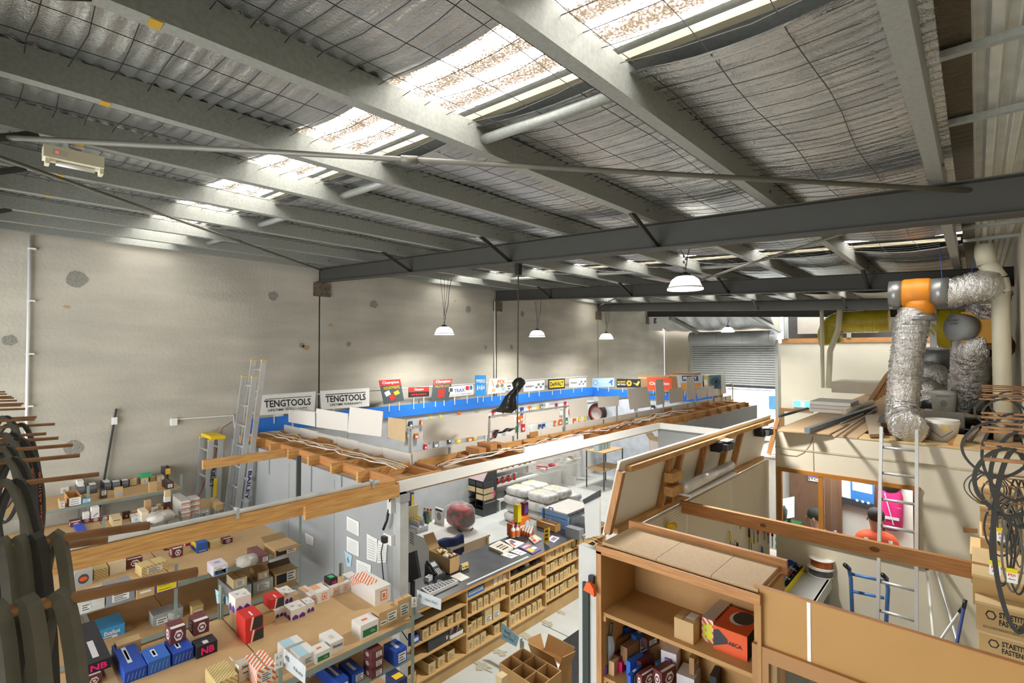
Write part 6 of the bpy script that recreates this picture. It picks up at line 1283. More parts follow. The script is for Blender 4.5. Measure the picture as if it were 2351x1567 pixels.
decal(bl, (br - bl), (tl - bl) * .25, P((40, 46, 56)), o, 'dark_band', .002); decal(bl.lerp(br, .36).lerp(tl.lerp(tr, .36), .6), (br - bl) * .6, (tl - bl) * .34, WHT, o, 'white_sheet', .003); decal(bl.lerp(br, .0).lerp(tl, .25), (br - bl) * .3, (tl - bl) * .72, P((214, 218, 224)), o, 'side_sheet', .003)
for k in range(3): decal(bl.lerp(br, .45 + .17 * k) + (tl - bl) * .2, (br - bl) * .09, (tl - bl) * .1, P((206, 214, 220)), o, 'product_picture', .004, CIRC)
o, p = pboard('door_sticker', 'white sticker with dark letters on the office door', 'sticker', [(1855, 1088), (1880, 1093), (1880, 1106), (1855, 1102)], 'y', OB - .08, WHT, .004); txt('STC', p[3].lerp(p[0], .15), (p[2] - p[3]) * .9, (p[0] - p[3]) * .4, INK, o, bold=.03, lift=.003); decal(p[3].lerp(p[0], .6), (p[2] - p[3]), (p[0] - p[3]) * .35, P((110, 84, 130)), o, 'violet_band', .002)
t = T('computer_monitor', 'white-lit monitor seen at the left of the office window', 'monitor', on(1805, 1180, 'y', 7.6)); q = [on(a_, b_, 'y', 7.6) for a_, b_ in ((1792, 1145), (1824, 1139), (1824, 1186), (1798, 1192))]
G().prism(q, EY * .03).build('case', DGREY, t); G().add([p - EY * .003 for p in q], [(0, 1, 2, 3)]).build('screen', M('screen_white', (236, 240, 240), .4, emit=1.2, var=0), t); m_ = (q[2] + q[3]) / 2; G().bar(m_ + EY * .02, V((m_.x, m_.y + .02, .78)), .05, .04).build('stand', DGREY, t)
t = T('office_desk', 'office desk behind the window, mostly hidden by the beam', 'desk', (-1.4, 8.0, 0)); G().box((-2.3, 7.35, .74), (-1.75, 8.1, .77)).build('top', P((190, 186, 178)), t)
for x_ in (-2.25, -1.8): G().box((x_ - .02, 7.4, 0), (x_ + .02, 8.05, .74)).build('leg_panel', P((170, 166, 158)), t)
# people
def person(name_label, joints, edges, rads, root, m, loc):
    me = bpy.data.meshes.new('body'); me.from_pydata([V(j) for j in joints], edges, []); ob = bpy.data.objects.new('body', me); COL.objects.link(ob)
    t = T('person', name_label, 'person', loc); ob.parent = t; me.materials.append(m)
    md = ob.modifiers.new('skin', 'SKIN'); sv = me.skin_vertices[0].data
    for i, r_ in enumerate(rads): sv[i].radius = (r_, r_ * .85)
    sv[root].use_root = True; s = ob.modifiers.new('sub', 'SUBSURF'); s.levels = 2; s.render_levels = 2
    for p in me.polygons: p.use_smooth = True
    return t
SKIN = P((206, 164, 140), .55)
def seated(px, py, y, label, heading, cap, shirt, capm=None):
    h = on(px, py, 'y', y); L0 = V((h.x, h.y, 0)); c, s = math.cos(heading), math.sin(heading); f = V((c, s, 0)); r_ = V((s, -c, 0)); z = h.z
    J = [EZ * (z - .72), EZ * (z - .5), EZ * (z - .3), EZ * (z - .2) + f * .01, EZ * (z - .12) + f * .02, EZ * z + f * .03, EZ * (z + .05) + f * .03]
    R_ = [.15, .14, .16, .08, .055, .085, .08]; E_ = [(0, 1), (1, 2), (2, 3), (3, 4), (4, 5), (5, 6)]
    for sg in (-1, 1):
        b = len(J); J += [EZ * (z - .27) + r_ * sg * .18, EZ * (z - .5) + r_ * sg * .23 + f * .05, EZ * (z - .56) + r_ * sg * .18 + f * .28, EZ * (z - .56) + r_ * sg * .16 + f * .38]; R_ += [.07, .05, .038, .03]; E_ += [(2, b), (b, b + 1), (b + 1, b + 2), (b + 2, b + 3)]
        b = len(J); J += [EZ * (z - .76) + r_ * sg * .1, EZ * (z - .72) + r_ * sg * .12 + f * .42, EZ * .12 + r_ * sg * .12 + f * .4, EZ * .05 + r_ * sg * .12 + f * .55]; R_ += [.09, .07, .05, .04]; E_ += [(0, b), (b, b + 1), (b + 1, b + 2), (b + 2, b + 3)]
    t = person(label, J, E_, R_, 0, SKIN, L0); ORG[t.name] = L0
    C = L0 + EZ * (z - .42)
    blob(C, f * .15, r_ * .235, EZ * .29, .55, .8, 18, 10).build('shirt', shirt, t, True)
    hd = L0 + EZ * (z + .03) + f * .03
    blob(hd + EZ * .035 - f * .01, f * .105, r_ * .09, EZ * .085, .9, .9, 16, 8).build('cap', cap, t, True)
    blob(hd + f * .1 - EZ * .03, f * .022, r_ * .014, EZ * .025, 1, 1, 8, 6).build('nose', SKIN, t, True)
    for sg in (-1, 1): blob(hd + r_ * sg * .088 - EZ * .02, f * .018, r_ * .01, EZ * .03, 1, 1, 8, 6).build('ear', SKIN, t, True); blob(hd + f * .088 + r_ * sg * .032 - EZ * .005, f * .008, r_ * .012, EZ * .008, 1, 1, 8, 6).build('eye', INK, t, True)
    blob(hd + f * .09 - EZ * .075, f * .008, r_ * .025, EZ * .007, 1, 1, 8, 6).build('mouth', P((160, 96, 86)), t, True)
    return t, L0, f, r_, z
seated(1877, 1192, 7.85, 'person in a dark beanie seated facing left behind the office window', math.pi, M('dark_beanie', (44, 52, 54), .9), P((120, 140, 170)))
t, L0, f, r_, z = seated(2012, 1194, 7.6, 'person in an orange high-visibility vest seated with their back to the window', math.pi * .58, M('dark_hair', (34, 32, 36), .8), M('orange_vest', (236, 92, 52), .7))
C = L0 + EZ * (z - .45)
for sg in (-1, 1): G().tube([C + r_ * sg * .12 - f * .12 + EZ * .26, C + r_ * sg * .12 - f * .155 + EZ * .1, C + r_ * sg * .12 - f * .15 - EZ * .2], .022, 6).build('reflective_strip', P((196, 200, 204)), t, True)
t = T('hanging_coat', 'pink high-visibility jacket with a black bag hanging on the office door', 'jacket', on(2045, 1160, 'y', OB - .1)); c = on(2044, 1165, 'y', OB - .1)
blob(c, EX * .14, EY * .06, EZ * .3, .6, .8, 16, 10, .05, 2).build('jacket', P((206, 30, 120)), t, True); G().bar(c + V((-.05, -.07, .2)), c + V((.04, -.07, -.2)), .03, .01).build('reflective_strip', P((206, 208, 212)), t); G().bar(c + V((-.1, -.07, -.12)), c + V((.1, -.07, -.12)), .01, .035).build('reflective_strip', P((206, 208, 212)), t); blob(c + EZ * .32, EX * .12, EY * .08, EZ * .13, .8, .8, 14, 8, .06, 4).build('black_bag', BLACK, t, True)
G().lathe([(.01, 0), (.01, .1)], c + V((0, .06, .42)), 6, -EY).build('hook', ALU, t)
G().box((-.95, OB - .03, .1), (-.6, OB, 1.9)).build('white_board', WHT, bpy.data.objects['wall_office_back'])
# ================================================================ loft deck and clutter
t = T('loft_deck', 'chipboard loft deck on pine joists above the office', 'platform', (-.8, 11, 2.6))
for k in range(16): y = YM + .09 + .6 * k; G().box((-1.95, y, 2.53), (XR, y + .045, 2.66)).build('joist', PINEX, t)
def deckb(x0, y0, x1, y1, z=2.66, m=CHIP): G().box((x0, y0, z), (x1, y1, z + .018)).build('deck_board', m, t)
deckb(-1.95, YM - .01, -1.05, 8.5); deckb(-1.95, 8.51, -1.1, 10.2); deckb(-1.95, 10.21, -.9, 12.4); deckb(-1.95, 12.41, -.2, 16.6); deckb(-1.04, YM - .01, .35, 7.55, 2.66, M('edge_sheet', (206, 178, 128), .7)); deckb(-.9, 9.0, .35, 12.4); deckb(-.4, 7.56, .35, 8.99)
def plank(label, q, z, th, m, name='offcut_board', cat='board'):
    pts = [ztop(a, b, z) for a, b in q]; one(G().prism(pts, EZ * th), m, name, label, cat)
plank('large chipboard sheet at the left front of the loft', [(1785, 990), (1850, 965), (1950, 975), (1905, 998)], 2.68, .015, CHIP)
plank('grey-brown plank lying across the exposed joists', [(1985, 958), (2015, 956), (2030, 1003), (1997, 1004)], 2.69, .04, P((178, 160, 136)))
def pipe(label, a, b, r, m, z=2.72, sq=False, name='loose_pipe'):
    A, B = ztop(*a, z), ztop(*b, z); t_ = T(name, label, 'pipe', A)
    if sq: G().bar(A, B, .06, .06).build('tube', m, t_)
    else: G().tube([A, B], r, 8).build('tube', m, t_, True)
pipe('blue-grey square steel tube lying on the loft', (1853, 988), (2008, 935), .03, M('steel_blue', (112, 124, 134), .5, .4), 2.73, True); pipe('thin grey tube beside the square steel tube', (1931, 972), (1982, 950), .014, STEEL, 2.73); pipe('long thin brown tube at the front edge of the loft', (1917, 1002), (2013, 937), .016, P((150, 134, 110)), 2.72); pipe('short dark tube left of the white panels on the loft', (1790, 955), (1855, 937), .02, SGD, 2.72); pipe('rolled beige carpet tube lying on the loft', (1940, 948), (2002, 923), .05, P((196, 182, 158)), 2.74, False, 'carpet_roll')
for k in range(3): a_ = ztop(1858, 944, 2.68); one(G().box((a_.x, a_.y + .02 * k, 2.68 + .06 * k), (a_.x + .62 - .02 * k, a_.y + .8, 2.735 + .06 * k)), P([(226, 222, 212), (214, 206, 194), (230, 226, 216)][k]), 'ceiling_panel', ['bottom', 'middle', 'top'][k] + ' white ceiling panel of the stack on the loft', 'panel', 'stacked ceiling panels')
a_ = ztop(1965, 903, 2.68); one(G().box((a_.x - .5, a_.y, 2.68), (a_.x + .5, a_.y + 1.5, 2.95)), P((206, 194, 172)), 'duct_box', 'long beige boxed riser at the back of the loft', 'box')
r = random.Random(9)
for k in range(6): p = ztop(1995 + 8 * k, 925 - 5 * k, 2.7); one(G().bar(p, p + V((.25, .5, .55 + .05 * k)), .09, .03), PINEZ, 'leaning_slat', 'orange-brown timber slat leaning on the loft, ' + num[k] + ' from the left', 'timber', 'leaning slats on the loft')
# black plastic sheet
A0 = ztop(1995, 960, 2.68); A1 = ztop(2260, 945, 2.68)
one(G().grid(lambda u, v: V((-.98 + u * 1.3, 8.05 + v * 1.5 + .1 * math.sin(5 * u), 2.72 + .07 * abs(math.sin(7 * u + 4 * v)) * (1 - (2 * v - 1) ** 2) + .05 * math.sin(11 * u * v + 2))), 40, 24), BAGM, 'plastic_sheet', 'crumpled black plastic sheet spread over the loft', 'plastic sheet', None, True)
def bucket(px, py, z, r0, r1, h, label, handle):
    c = ztop(px, py, z) if handle else on(px, py, 'y', 8.6); t_ = T('plastic_bucket', label, 'bucket', c); G().lathe([(.001, .01), (r0, .01), (r1, h), (r1 + .008, h), (r1 + .008, h - .03), (r0 + .004, 0), (.001, 0)], c, 24, cap=False).build('pail', M('bucket_white', (222, 220, 210), .45), t_, True)
    G().lathe([(r1 + .009, h - .045), (r1 + .012, h - .04), (r1 + .012, h - .03), (r1 + .009, h - .025)], c, 24, cap=False).build('rim', WHITEP, t_, True)
    if handle: G().tube([c + V((-r1 * .95, 0, h - .04)), c + V((-r1 * .6, -r1 * .8, h * .45)), c + V((0, -r1 * 1.05, h * .2)), c + V((r1 * .6, -r1 * .8, h * .5)), c + V((r1 * .95, 0, h - .04))], .003, 5).build('bail', DGREY, t_, True)
    return t_, c
t_, c = bucket(2164, 1010, 2.68, .12, .145, .24, 'white bucket with wire bail at the front edge of the loft', True); decal(c + V((-.01, -.146, .13)), EX * .08 + EY * .02, EZ * .06 - EY * .006, P((214, 186, 110)), t_, 'stain_label', .004)
t_, c = bucket(2167, 943, 2.68, .11, .125, .27, 'tall white bucket with black print standing behind on the loft', False); txt('DISTRIBUTOR A.V', c + V((-.07, -.126, .19)), EX * .14, EZ * .02, INK, t_, lift=.006); one(G().box((c.x - .2, c.y - .14, 2.68), (c.x + .2, c.y + .2, c.z)), P((206, 200, 188)), 'foam_block', 'pale foam block under the tall bucket on the loft', 'foam block'); decal(c + V((-.03, -.126, .07)), EX * .07, EZ * .08, P((150, 148, 144)), t_, 'round_print', .006, CIRC)
for k, (px, py) in enumerate(((2185, 1020), (2198, 1022), (2215, 1012), (2232, 1008), (2243, 1016))): p = ztop(px, py, 2.69); one(G().bar(p, p + V((.08 - .05 * (k % 2), .28, .05 + .02 * k)), .07, .035), [PINEX, P((206, 170, 116)), P((170, 156, 136)), P((186, 150, 104)), P((160, 140, 116))][k], 'timber_offcut', num[k] + ' timber offcut right of the front bucket on the loft', 'timber', 'timber offcuts')
# ---- ducts
YD_ = M('yellow_duct', (184, 164, 20), .45, bump=.4, bscale=14)
def duct(label, pts, r, m=FOILD, n=20, ribs=.05, name='flexible_duct', cap=None):
    """flexible duct along a smooth path with ribbed skin"""
    pts = [V(p) for p in pts]; out = []
    for i in range(len(pts) - 1):
        p0, p1, p2, p3 = pts[max(i - 1, 0)], pts[i], pts[i + 1], pts[min(i + 2, len(pts) - 1)]
        st = max(3, int((p2 - p1).length / .018))
        for k in range(st):
            s = k / st; out.append(.5 * ((2 * p1) + (p2 - p0) * s + (2 * p0 - 5 * p1 + 4 * p2 - p3) * s * s + (3 * p1 - p0 - 3 * p2 + p3) * s ** 3))
    out.append(pts[-1]); rr = random.Random(len(out)); rs = [r * (1 + ribs * (.5 if k % 2 else -.5) + rr.uniform(-.02, .02)) for k in range(len(out))]
    t_ = T(name, label, 'duct', pts[0]); g_ = G().tube(out, rs, n)
    if m is not YD_: g_.v = [p + V((rr.uniform(-1, 1), rr.uniform(-1, 1), rr.uniform(-1, 1))) * .012 for p in g_.v]
    g_.build('hose', m, t_, True); return t_
DY = 7.95
def dp(px, py, y=DY): return on(px, py, 'y', y)
duct('silver foil duct rising from the front of the loft to the orange tee', [ztop(2088, 984, 2.82) + V((.0, -.02, 0)), dp(2074, 962, 7.78), dp(2072, 930), dp(2076, 880), dp(2084, 800), dp(2094, 740), dp(2104, 712)], .172)
t = T('duct_tee', 'orange tee fitting with grey spiral collars joining the silver ducts', 'duct fitting', dp(2110, 675)); c = dp(2104, 674); ax = (dp(2160, 672) - dp(2075, 676)).normalized()
SPI = M('spiral_grey', (150, 152, 150), .35, .6, var=.1, scale=3, stretch=(30, 1, 1)); OTEE = M('orange_fitting', (226, 140, 30), .45)
G().lathe([(.17, -.14), (.185, -.12), (.19, 0), (.185, .12), (.175, .14)], c, 24, ax).build('body', OTEE, t, True); G().lathe([(.175, -.27), (.175, -.14)], c, 24, ax).build('collar', SPI, t, True); G().lathe([(.175, .14), (.18, .3)], c, 24, ax).build('collar', SPI, t, True); G().lathe([(.15, -.2), (.16, -.1), (.18, 0)], c - EZ * .1 + ax * .02, 20, EZ).build('branch', OTEE, t, True); G().lathe([(.175, 0), (.175, .07)], c - EZ * .34 + ax * .02, 20, EZ).build('branch_collar', SPI, t, True)
duct('silver foil duct running from the orange tee to the right wall', [c + ax * .3, dp(2180, 672), dp(2220, 664), dp(2255, 655), dp(2275, 668, 8.1), dp(2268, 700, 8.3), dp(2252, 720, 8.4)], .175)
t = T('duct_box', 'yellow-orange square duct box with a grey round cap', 'duct fitting', dp(2245, 750, 8.4)); c2 = dp(2250, 752, 8.4); G().ob(c2, EX * .17, EY * .17, EZ * .19).build('body', P((206, 150, 56)), t); G().lathe([(.16, 0), (.165, .1), (.16, .18), (.001, .19)], c2 + V((-.1, -.1, .0)), 22, V((-.75, -.6, .05))).build('round_cap', P((150, 152, 150)), t, True); G().lathe([(.17, 0), (.18, .04), (.17, .08)], c2 - EZ * .27, 22).build('bottom_collar', P((110, 90, 60)), t, True)
for k in range(5): v_ = V((-.75, -.6, .05)).normalized(); u_ = v_.cross(EZ).normalized(); p = c2 + V((-.1, -.1, 0)) + v_ * .2; txt('VENT', p + u_ * -.1 + EZ * (.07 - .04 * k), u_ * (.16 - .02 * k), EZ * .018, INK, t, lift=.002) if k < 2 else None
duct('silver foil duct falling from the duct box behind the tall bucket', [c2 - EZ * .2, dp(2232, 800, 8.4), dp(2226, 850, 8.6), dp(2218, 900, 8.8), dp(2214, 928, 8.9)], .19)
duct('brownish foil duct beside the cream downpipe', [c2 + V((.1, .15, -.2)), dp(2252, 820, 8.95), dp(2244, 880, 9.1), dp(2228, 935, 9.2)], .22, foil('brown_foil', (176, 138, 92), .3, False, 10))
duct('silver elbow duct behind the tall foil duct', [dp(2085, 868, 9.6), dp(2125, 858, 9.6), dp(2150, 870, 9.5), dp(2158, 900, 9.4), dp(2150, 935, 9.3)], .19); duct('lower silver duct loop on the loft behind the tall foil duct', [dp(2080, 905, 9.2), dp(2110, 890, 9.2), dp(2135, 900, 9.1), dp(2140, 930, 9.0)], .16)
t = T('duct_collar', 'grey spiral duct collar with a twig-like top lying on the loft ducts', 'duct fitting', dp(2145, 830, 9.9)); c3 = dp(2147, 838, 9.9); G().lathe([(.26, -.28), (.25, -.05), (.27, 0), (.27, .14), (.2, .2), (.19, .24)], c3, 24, V((.1, -.2, 1))).build('collar', SPI, t, True); G().lathe([(.262, -.28), (.262, -.05)], c3, 24, V((.1, -.2, 1)), False).build('black_sleeve', BLACK, t, True)
YD = M('yellow_duct', (184, 164, 20), .45, bump=.4, bscale=14)
duct('yellow flexible duct bending down to the cream wall at the far end', [on(1910, 790, 'y', 16.5), on(1905, 765, 'y', 16.5), on(1922, 742, 'y', 16.5), on(1965, 738, 'y', 16.5), on(2042, 735, 'y', 16.5)], .3, YD, 18, .05); duct('short fat yellow duct behind the white post at the right', [on(2138, 762, 'y', 15), on(2160, 750, 'y', 15), on(2178, 735, 'y', 15.2)], .5, YD, 18, .05); duct('thin silver duct lying at the back right under the ceiling', [on(2150, 785, 'y', 15), on(2200, 770, 'y', 15), on(2240, 765, 'y', 15.3)], .17)
one(G().box((on(2134, 740, 'y', 14.5).x, 14.5, 2.7), (on(2150, 740, 'y', 14.5).x, 14.6, 5.0)), P((206, 210, 210)), 'white_post', 'white post between the yellow ducts at the back of the loft', 'post')
BST = P((36, 86, 170))
for a_, b_, y, lab in (((2157, 585), (2163, 640), 7.95, 'blue strap holding the silver duct near its middle'), ((2248, 600), (2226, 640), 8.0, 'blue strap left of the downpipe elbow'), ((2250, 600), (2270, 650), 8.0, 'blue strap right of the downpipe elbow'), ((2182, 700), (2184, 800), 8.8, 'thin blue cord hanging behind the silver ducts'), ((2118, 700), (2122, 780), 8.6, 'blue cord loop hanging by the orange tee')):
    A, B = dp(*a_, y), dp(*b_, y); A = V((A.x, A.y, roofz(A.x, 4.95))) if lab[:11] == 'blue strap ' else A; one(G().bar(A, B, .03 if 'strap' in lab else .008, .006), BST, 'tie_strap', lab, 'strap', 'blue ties')
# downpipe
t = T('downpipe', 'thick cream plastic downpipe with elbow joints on the right wall', 'pipe', (.2, 8, 2.7)); pa = [dp(2260, 585, 8.0), dp(2266, 605, 8.0), dp(2292, 640, 8.0), dp(2298, 665, 8.0)]; x_ = dp(2298, 700, 8.0).x
G().tube([(x_, 8, 2.68), (x_, 8, pa[3].z)], .082, 18).build('pipe', PVC, t, True); G().tube([pa[3] - EZ * .03, pa[2]], .09, 18).build('elbow', PVC, t, True); G().tube([pa[2], pa[1]], .088, 18).build('offset', PVC, t, True); G().tube([pa[1], pa[0], pa[0] + EZ * .12], .09, 18).build('elbow', PVC, t, True)
for px, s in ((1886, 0), (1914, 1)):
    A = on(px, 655, 'y', 15.8); one(G().tube([V((A.x + .15 * s, 15.8, 5.0)), V((A.x + .1 * s, 15.8, 4.3)), V((A.x - .1 * s, 15.8, 3.7)), V((A.x - .15 * s, 15.8, 2.7))], .05 + .02 * s, 10), PVC, 'vent_pipe', ['thinner', 'thicker'][s] + ' white vent pipe descending the cream far wall', 'pipe', None, True)
# ---- far end: timber rail, exit sign, door, roller door, outside
one(G().box((dx1 + .1, YF - .06, zc), (XR, YF + .1, zc + .14)), PINEX, 'wall_plate', 'reddish timber wall plate on top of the cream far wall', 'timber')
for x_ in (dx1 + .25, -2.9, -1.2): one(G().box((x_ - .05, YF - .1, zc + .14), (x_ + .05, YF, 4.95)), GALV, 'steel_stud', 'grey steel stud above the cream far wall, ' + {0: 'at the roller door'}.get(0 if x_ < -4 else 1, 'middle one' if x_ < -2 else 'at the right'), 'stud')
one(G().box((-4.4, YF + .3, zc + .3), (-2.2, YF + .35, 4.9)), P((150, 144, 132)), 'translucent_panel', 'pale sheet panel in the opening above the cream wall', 'panel')
t = T('exit_sign', 'green and white exit sign over the far door', 'sign', on(1843, 927, 'y', YF - .06)); c = on(1843, 927, 'y', YF - .06); G().box(c - V((.28, .03, .11)), c + V((.28, .03, .11))).build('case', WHITEP, t); decal(c + V((-.27, -.031, -.1)), EX * .54, EZ * .2, M('exit_green', (110, 206, 186), .4, emit=.6, var=.02), t, 'lit_face'); decal(c + V((-.06, -.031, -.08)), EX * .12, EZ * .16, WHT, t, 'running_man_panel', .003)
struct(G().box((-4.85, YF - .05, 0), (-4.76, YF - .02, 1.8)).box((-4.76, YF - .05, 1.72), (-3.9, YF - .02, 1.8)), P((150, 104, 66)), 'door_4')
t = T('roller_door', 'grey corrugated steel roller door half open at the far end', 'roller door', ((dx0 + dx1) / 2, YF, 2.5)); zb = on(1690, 884, 'y', YF - .1).z
RDM = M('roller_steel', (170, 172, 172), .4, .15, var=.04, scale=2); nsl = 19; zs = (zh - .25 - zb) / nsl; sl0 = None
def slatg(z): return G().add([(x_, YF - .12 + o, z + zs * q) for x_ in (dx0 + .08, dx1 - .08) for q, o in ((0, .02), (.1, -.01), (.35, -.03), (.65, -.03), (.9, -.01), (1, .02), (1, .03), (0, .03))], [(i, (i + 1) % 8, 8 + (i + 1) % 8, 8 + i)[::-1] for i in range(8)])
for k in range(nsl):
    if sl0 is None: sl0 = slatg(zb).build('slat', RDM, t)
    else: c_ = sl0.copy(); COL.objects.link(c_); c_.parent = t; c_.location = (0, 0, zs * k)
G().lathe([(.24, 0), (.24, dx1 - dx0 - .1)], (dx0 + .05, YF - .2, zh - .12), 24, EX).build('drum', RDM, t, True)
for k in range(4): G().lathe([(.243, 0), (.243, .02)], (dx0 + .2 + k * (dx1 - dx0 - .4) / 3, YF - .2, zh - .12), 24, EX).build('drum_band', GALV, t)
for x_ in (dx0 + .04, dx1 - .04): G().box((x_ - .05, YF - .14, 0), (x_ + .05, YF - .04, zh - .2)).build('guide', GALV, t)
G().box((dx0 + .08, YF - .14, zb - .06), (dx1 - .08, YF - .08, zb)).build('bottom_rail', DGREY, t)
FO = foil('foil_sheet', (214, 216, 220), .3, False, 6)
one(G().grid(lambda u, v: V((XL + .2 + u * (dx1 - XL - .2), YF - .15 - 1.15 * (1 - v) ** 1.3 + .02 * math.sin(60 * u), 4.45 + .75 * (1 - v) - .2 * math.sin(math.pi * (1 - v)) + .02 * math.sin(25 * u))), 90, 16), FO, 'foil_curtain', 'silver foil insulation draped above the roller door', 'insulation', None, True)
ws_ = one(G().box((XL + .05, YF - 1.3, 4.45), (XL + .55, YF - 1.27, 5.0)), WHITEP, 'wall_sign', 'white board with a black letter in the corner above the roller door', 'sign')
txt('g', (XL + .2, YF - 1.302, 4.72), EX * .13, EZ * .2, INK, ws_, bold=.02)
for xa in (XL + 1.4, dx1 + .05): one(G().bar((xa - .6, YF - 1.2, 4.9), (xa + .1, YF - .3, 4.35), .1, .1), GALV, 'knee_brace', ('left' if xa < -6 else 'right') + ' grey knee brace beside the foil above the roller door', 'brace')
og = struct(G().box((-40, YF + .2, -.12), (25, 60, -.02)), M('pale_asphalt', (170, 172, 172), .9), 'ground_outside')
t = T('delivery_van', 'white van with a dark roof rack parked outside the roller door', 'van', (-6.2, 23, 0)); vx, vy = -6.6, 22.5; WV = P((236, 238, 240), .3)
G().prism([(vx - 2.2, vy, .35), (vx - 2.2, vy, 1.9), (vx - 1.9, vy, 2.02), (vx + .6, vy, 2.02), (vx + 1.2, vy, 1.55), (vx + 2.0, vy, 1.3), (vx + 2.1, vy, .35)], EY * 1.7).build('body', WV, t); G().prism([(vx + .25, vy - .01, 1.3), (vx + .25, vy - .01, 1.85), (vx + .55, vy - .01, 1.85), (vx + 1.1, vy - .01, 1.45), (vx + 1.1, vy - .01, 1.3)], EY * -.01).build('side_window', M('van_glass', (70, 110, 140), .1), t)
for x_ in (vx - 1.3, vx + 1.3): G().lathe([(.1, -.1), (.32, -.1), (.34, 0), (.32, .1), (.1, .1)], (x_, vy + .05, .32), 18, EY).build('wheel', BLACK, t, True)
RKM = P((44, 62, 100)); G().box((vx - 1.9, vy + .15, 2.12), (vx + .5, vy + 1.55, 2.16)).build('rack_deck', RKM, t)
for x_ in (vx - 1.95, vx + .5): G().tube([(x_, vy + .1, 2.05), (x_, vy + .1, 2.26), (x_, vy + 1.6, 2.26), (x_, vy + 1.6, 2.05)], .02, 6).build('rack_hoop', RKM, t)
r = random.Random(3)
g = G()
for k in range(240):
    c = V((r.uniform(-16, 6), 34 + r.uniform(-.8, .8), r.uniform(.2, 3.6))); a_ = V((r.uniform(-1, 1), r.uniform(-1, 1), r.uniform(-1, 1))).normalized() * .35; b_ = a_.cross(V((r.uniform(-1, 1), 1, r.uniform(-1, 1)))).normalized() * .3; g.quad(c - a_, c + b_, c + a_, c - b_)
tag(g.build('hedge', M('pale_leaf', (186, 192, 180), .8, var=.3, scale=3)), 'pale sunlit hedge beyond the parked van', 'hedge', None, 'stuff')
# ================================================================ workshop corner below the loft
BZ = .95
t = T('work_bench', 'grey topped work bench against the pegboard and office wall', 'bench', (-1.68, 6.6, 0)); G().box((-2.02, 6.0, BZ - .04), (-1.34, 7.15, BZ)).build('top', P((176, 178, 174)), t); G().box((-1.36, 6.0, BZ - .13), (-1.33, 7.15, BZ)).build('edge', P((196, 196, 190)), t)
for x_ in (-2.0, -1.4):
    for y in (6.05, 7.08): G().box((x_, y, 0), (x_ + .05, y + .05, BZ - .04)).build('leg', P((150, 152, 150)), t)
c = ztop(1884, 1318, BZ)
def spool(c, r, h, wm, fm, label):
    t = T('wire_spool', label, 'spool', c); G().lathe([(r, 0), (r, .008)], c, 28).build('flange', fm, t, True); G().lathe([(r * .86, .008), (r * .86, h - .008)], c, 28, cap=False).build('wire', wm, t, True); G().lathe([(r, h - .008), (r, h), (r * .3, h), (r * .3, h - .01), (.001, h - .01)], c, 28, cap=False).build('flange', fm, t, True)
spool(c, .145, .095, P((96, 96, 94), .4), P((206, 206, 202)), 'lower grey wire spool on the work bench'); spool(c + V((.01, .02, .096)), .14, .105, M('copper_wire', (186, 104, 60), .35, .6), WHITEP, 'upper spool of copper welding wire with white flanges')
a_ = ztop(1832, 1272, BZ); t = T('parts_cabinet', 'green stacked parts trays on the work bench', 'parts trays', a_)
for k in range(4): G().prism([(a_.x - .28, a_.y, BZ + .1 * k), (a_.x - .28, a_.y + .2, BZ + .1 * k), (a_.x - .28, a_.y + .2, BZ + .1 * k + .095), (a_.x - .28, a_.y + .05, BZ + .1 * k + .095), (a_.x - .28, a_.y, BZ + .1 * k + .05)], EX * .3).build('tray', P((34, 104, 62)), t); decal((a_.x + .021, a_.y + .03, BZ + .1 * k + .06), EY * .14, EZ * .015, P((170, 206, 180)), t, 'stripe')
pb(1795, 1800, 1848, 1372, 1362, BZ, 'bright yellow plastic case on the work bench', P((232, 214, 30))); b = pb(1802, 1810, 1868, 1346, 1336, BZ, 'open black socket set case on the work bench', P((34, 36, 42)), open_=True)
for k in range(7): G().lathe([(.012, 0), (.012, .1)], b.C + b.ex * (.2 + .2 * (k % 3)) + b.ey * (.1 + .13 * k) + EZ * .03, 8, V((-.6, .3, .1))).build('socket_tool', [ALU, RED, ALU][k % 3], b.t, True)
one(blob(ztop(1815, 1295, BZ) + EZ * .04, EX * .1, EY * .14, EZ * .04, .8, .8, 16, 8, .15, 3), P((34, 66, 170)), 'glove_heap', 'heap of blue and red gloves on the work bench', 'gloves', None, True)
one(blob(ztop(1868, 1285, BZ) + EZ * .07, EX * .07, EY * .09, EZ * .07, .5, .6, 14, 8, .04, 5), P((196, 66, 30)), 'power_tool', 'orange-red power tool body behind the wire spools', 'tool', None, True)
pb(1800, 1804, 1840, 1325, 1318, BZ, 'flat clear organiser box on the work bench', P((186, 190, 188)))
# tools on the pegboard
TC = [(40, 40, 42), (206, 50, 44), (226, 200, 40), (170, 172, 172), (44, 96, 170), (120, 40, 40), (60, 60, 62), (190, 190, 186)]
TP = [(1677, 1240, .16, 2, 'yellow and black screwdriver'), (1687, 1262, .1, 5, 'short red punch'), (1693, 1258, .12, 0, 'black hex key'), (1720, 1232, .3, 0, 'long black file'), (1725, 1245, .18, 2, 'yellow chisel'), (1731, 1226, .22, 3, 'steel ruler'), (1740, 1225, .2, 1, 'red handled pliers'), (1745, 1280, .1, 1, 'red cutter'), (1750, 1270, .16, 4, 'blue clamp'), (1755, 1222, .18, 5, 'dark red coil'), (1764, 1228, .2, 1, 'red hook'), (1773, 1230, .3, 0, 'long dark hose'), (1700, 1205, .08, 3, 'wire hook rack'), (1715, 1285, .1, 3, 'steel spanner'), (1705, 1270, .12, 7, 'silver bit holder')]
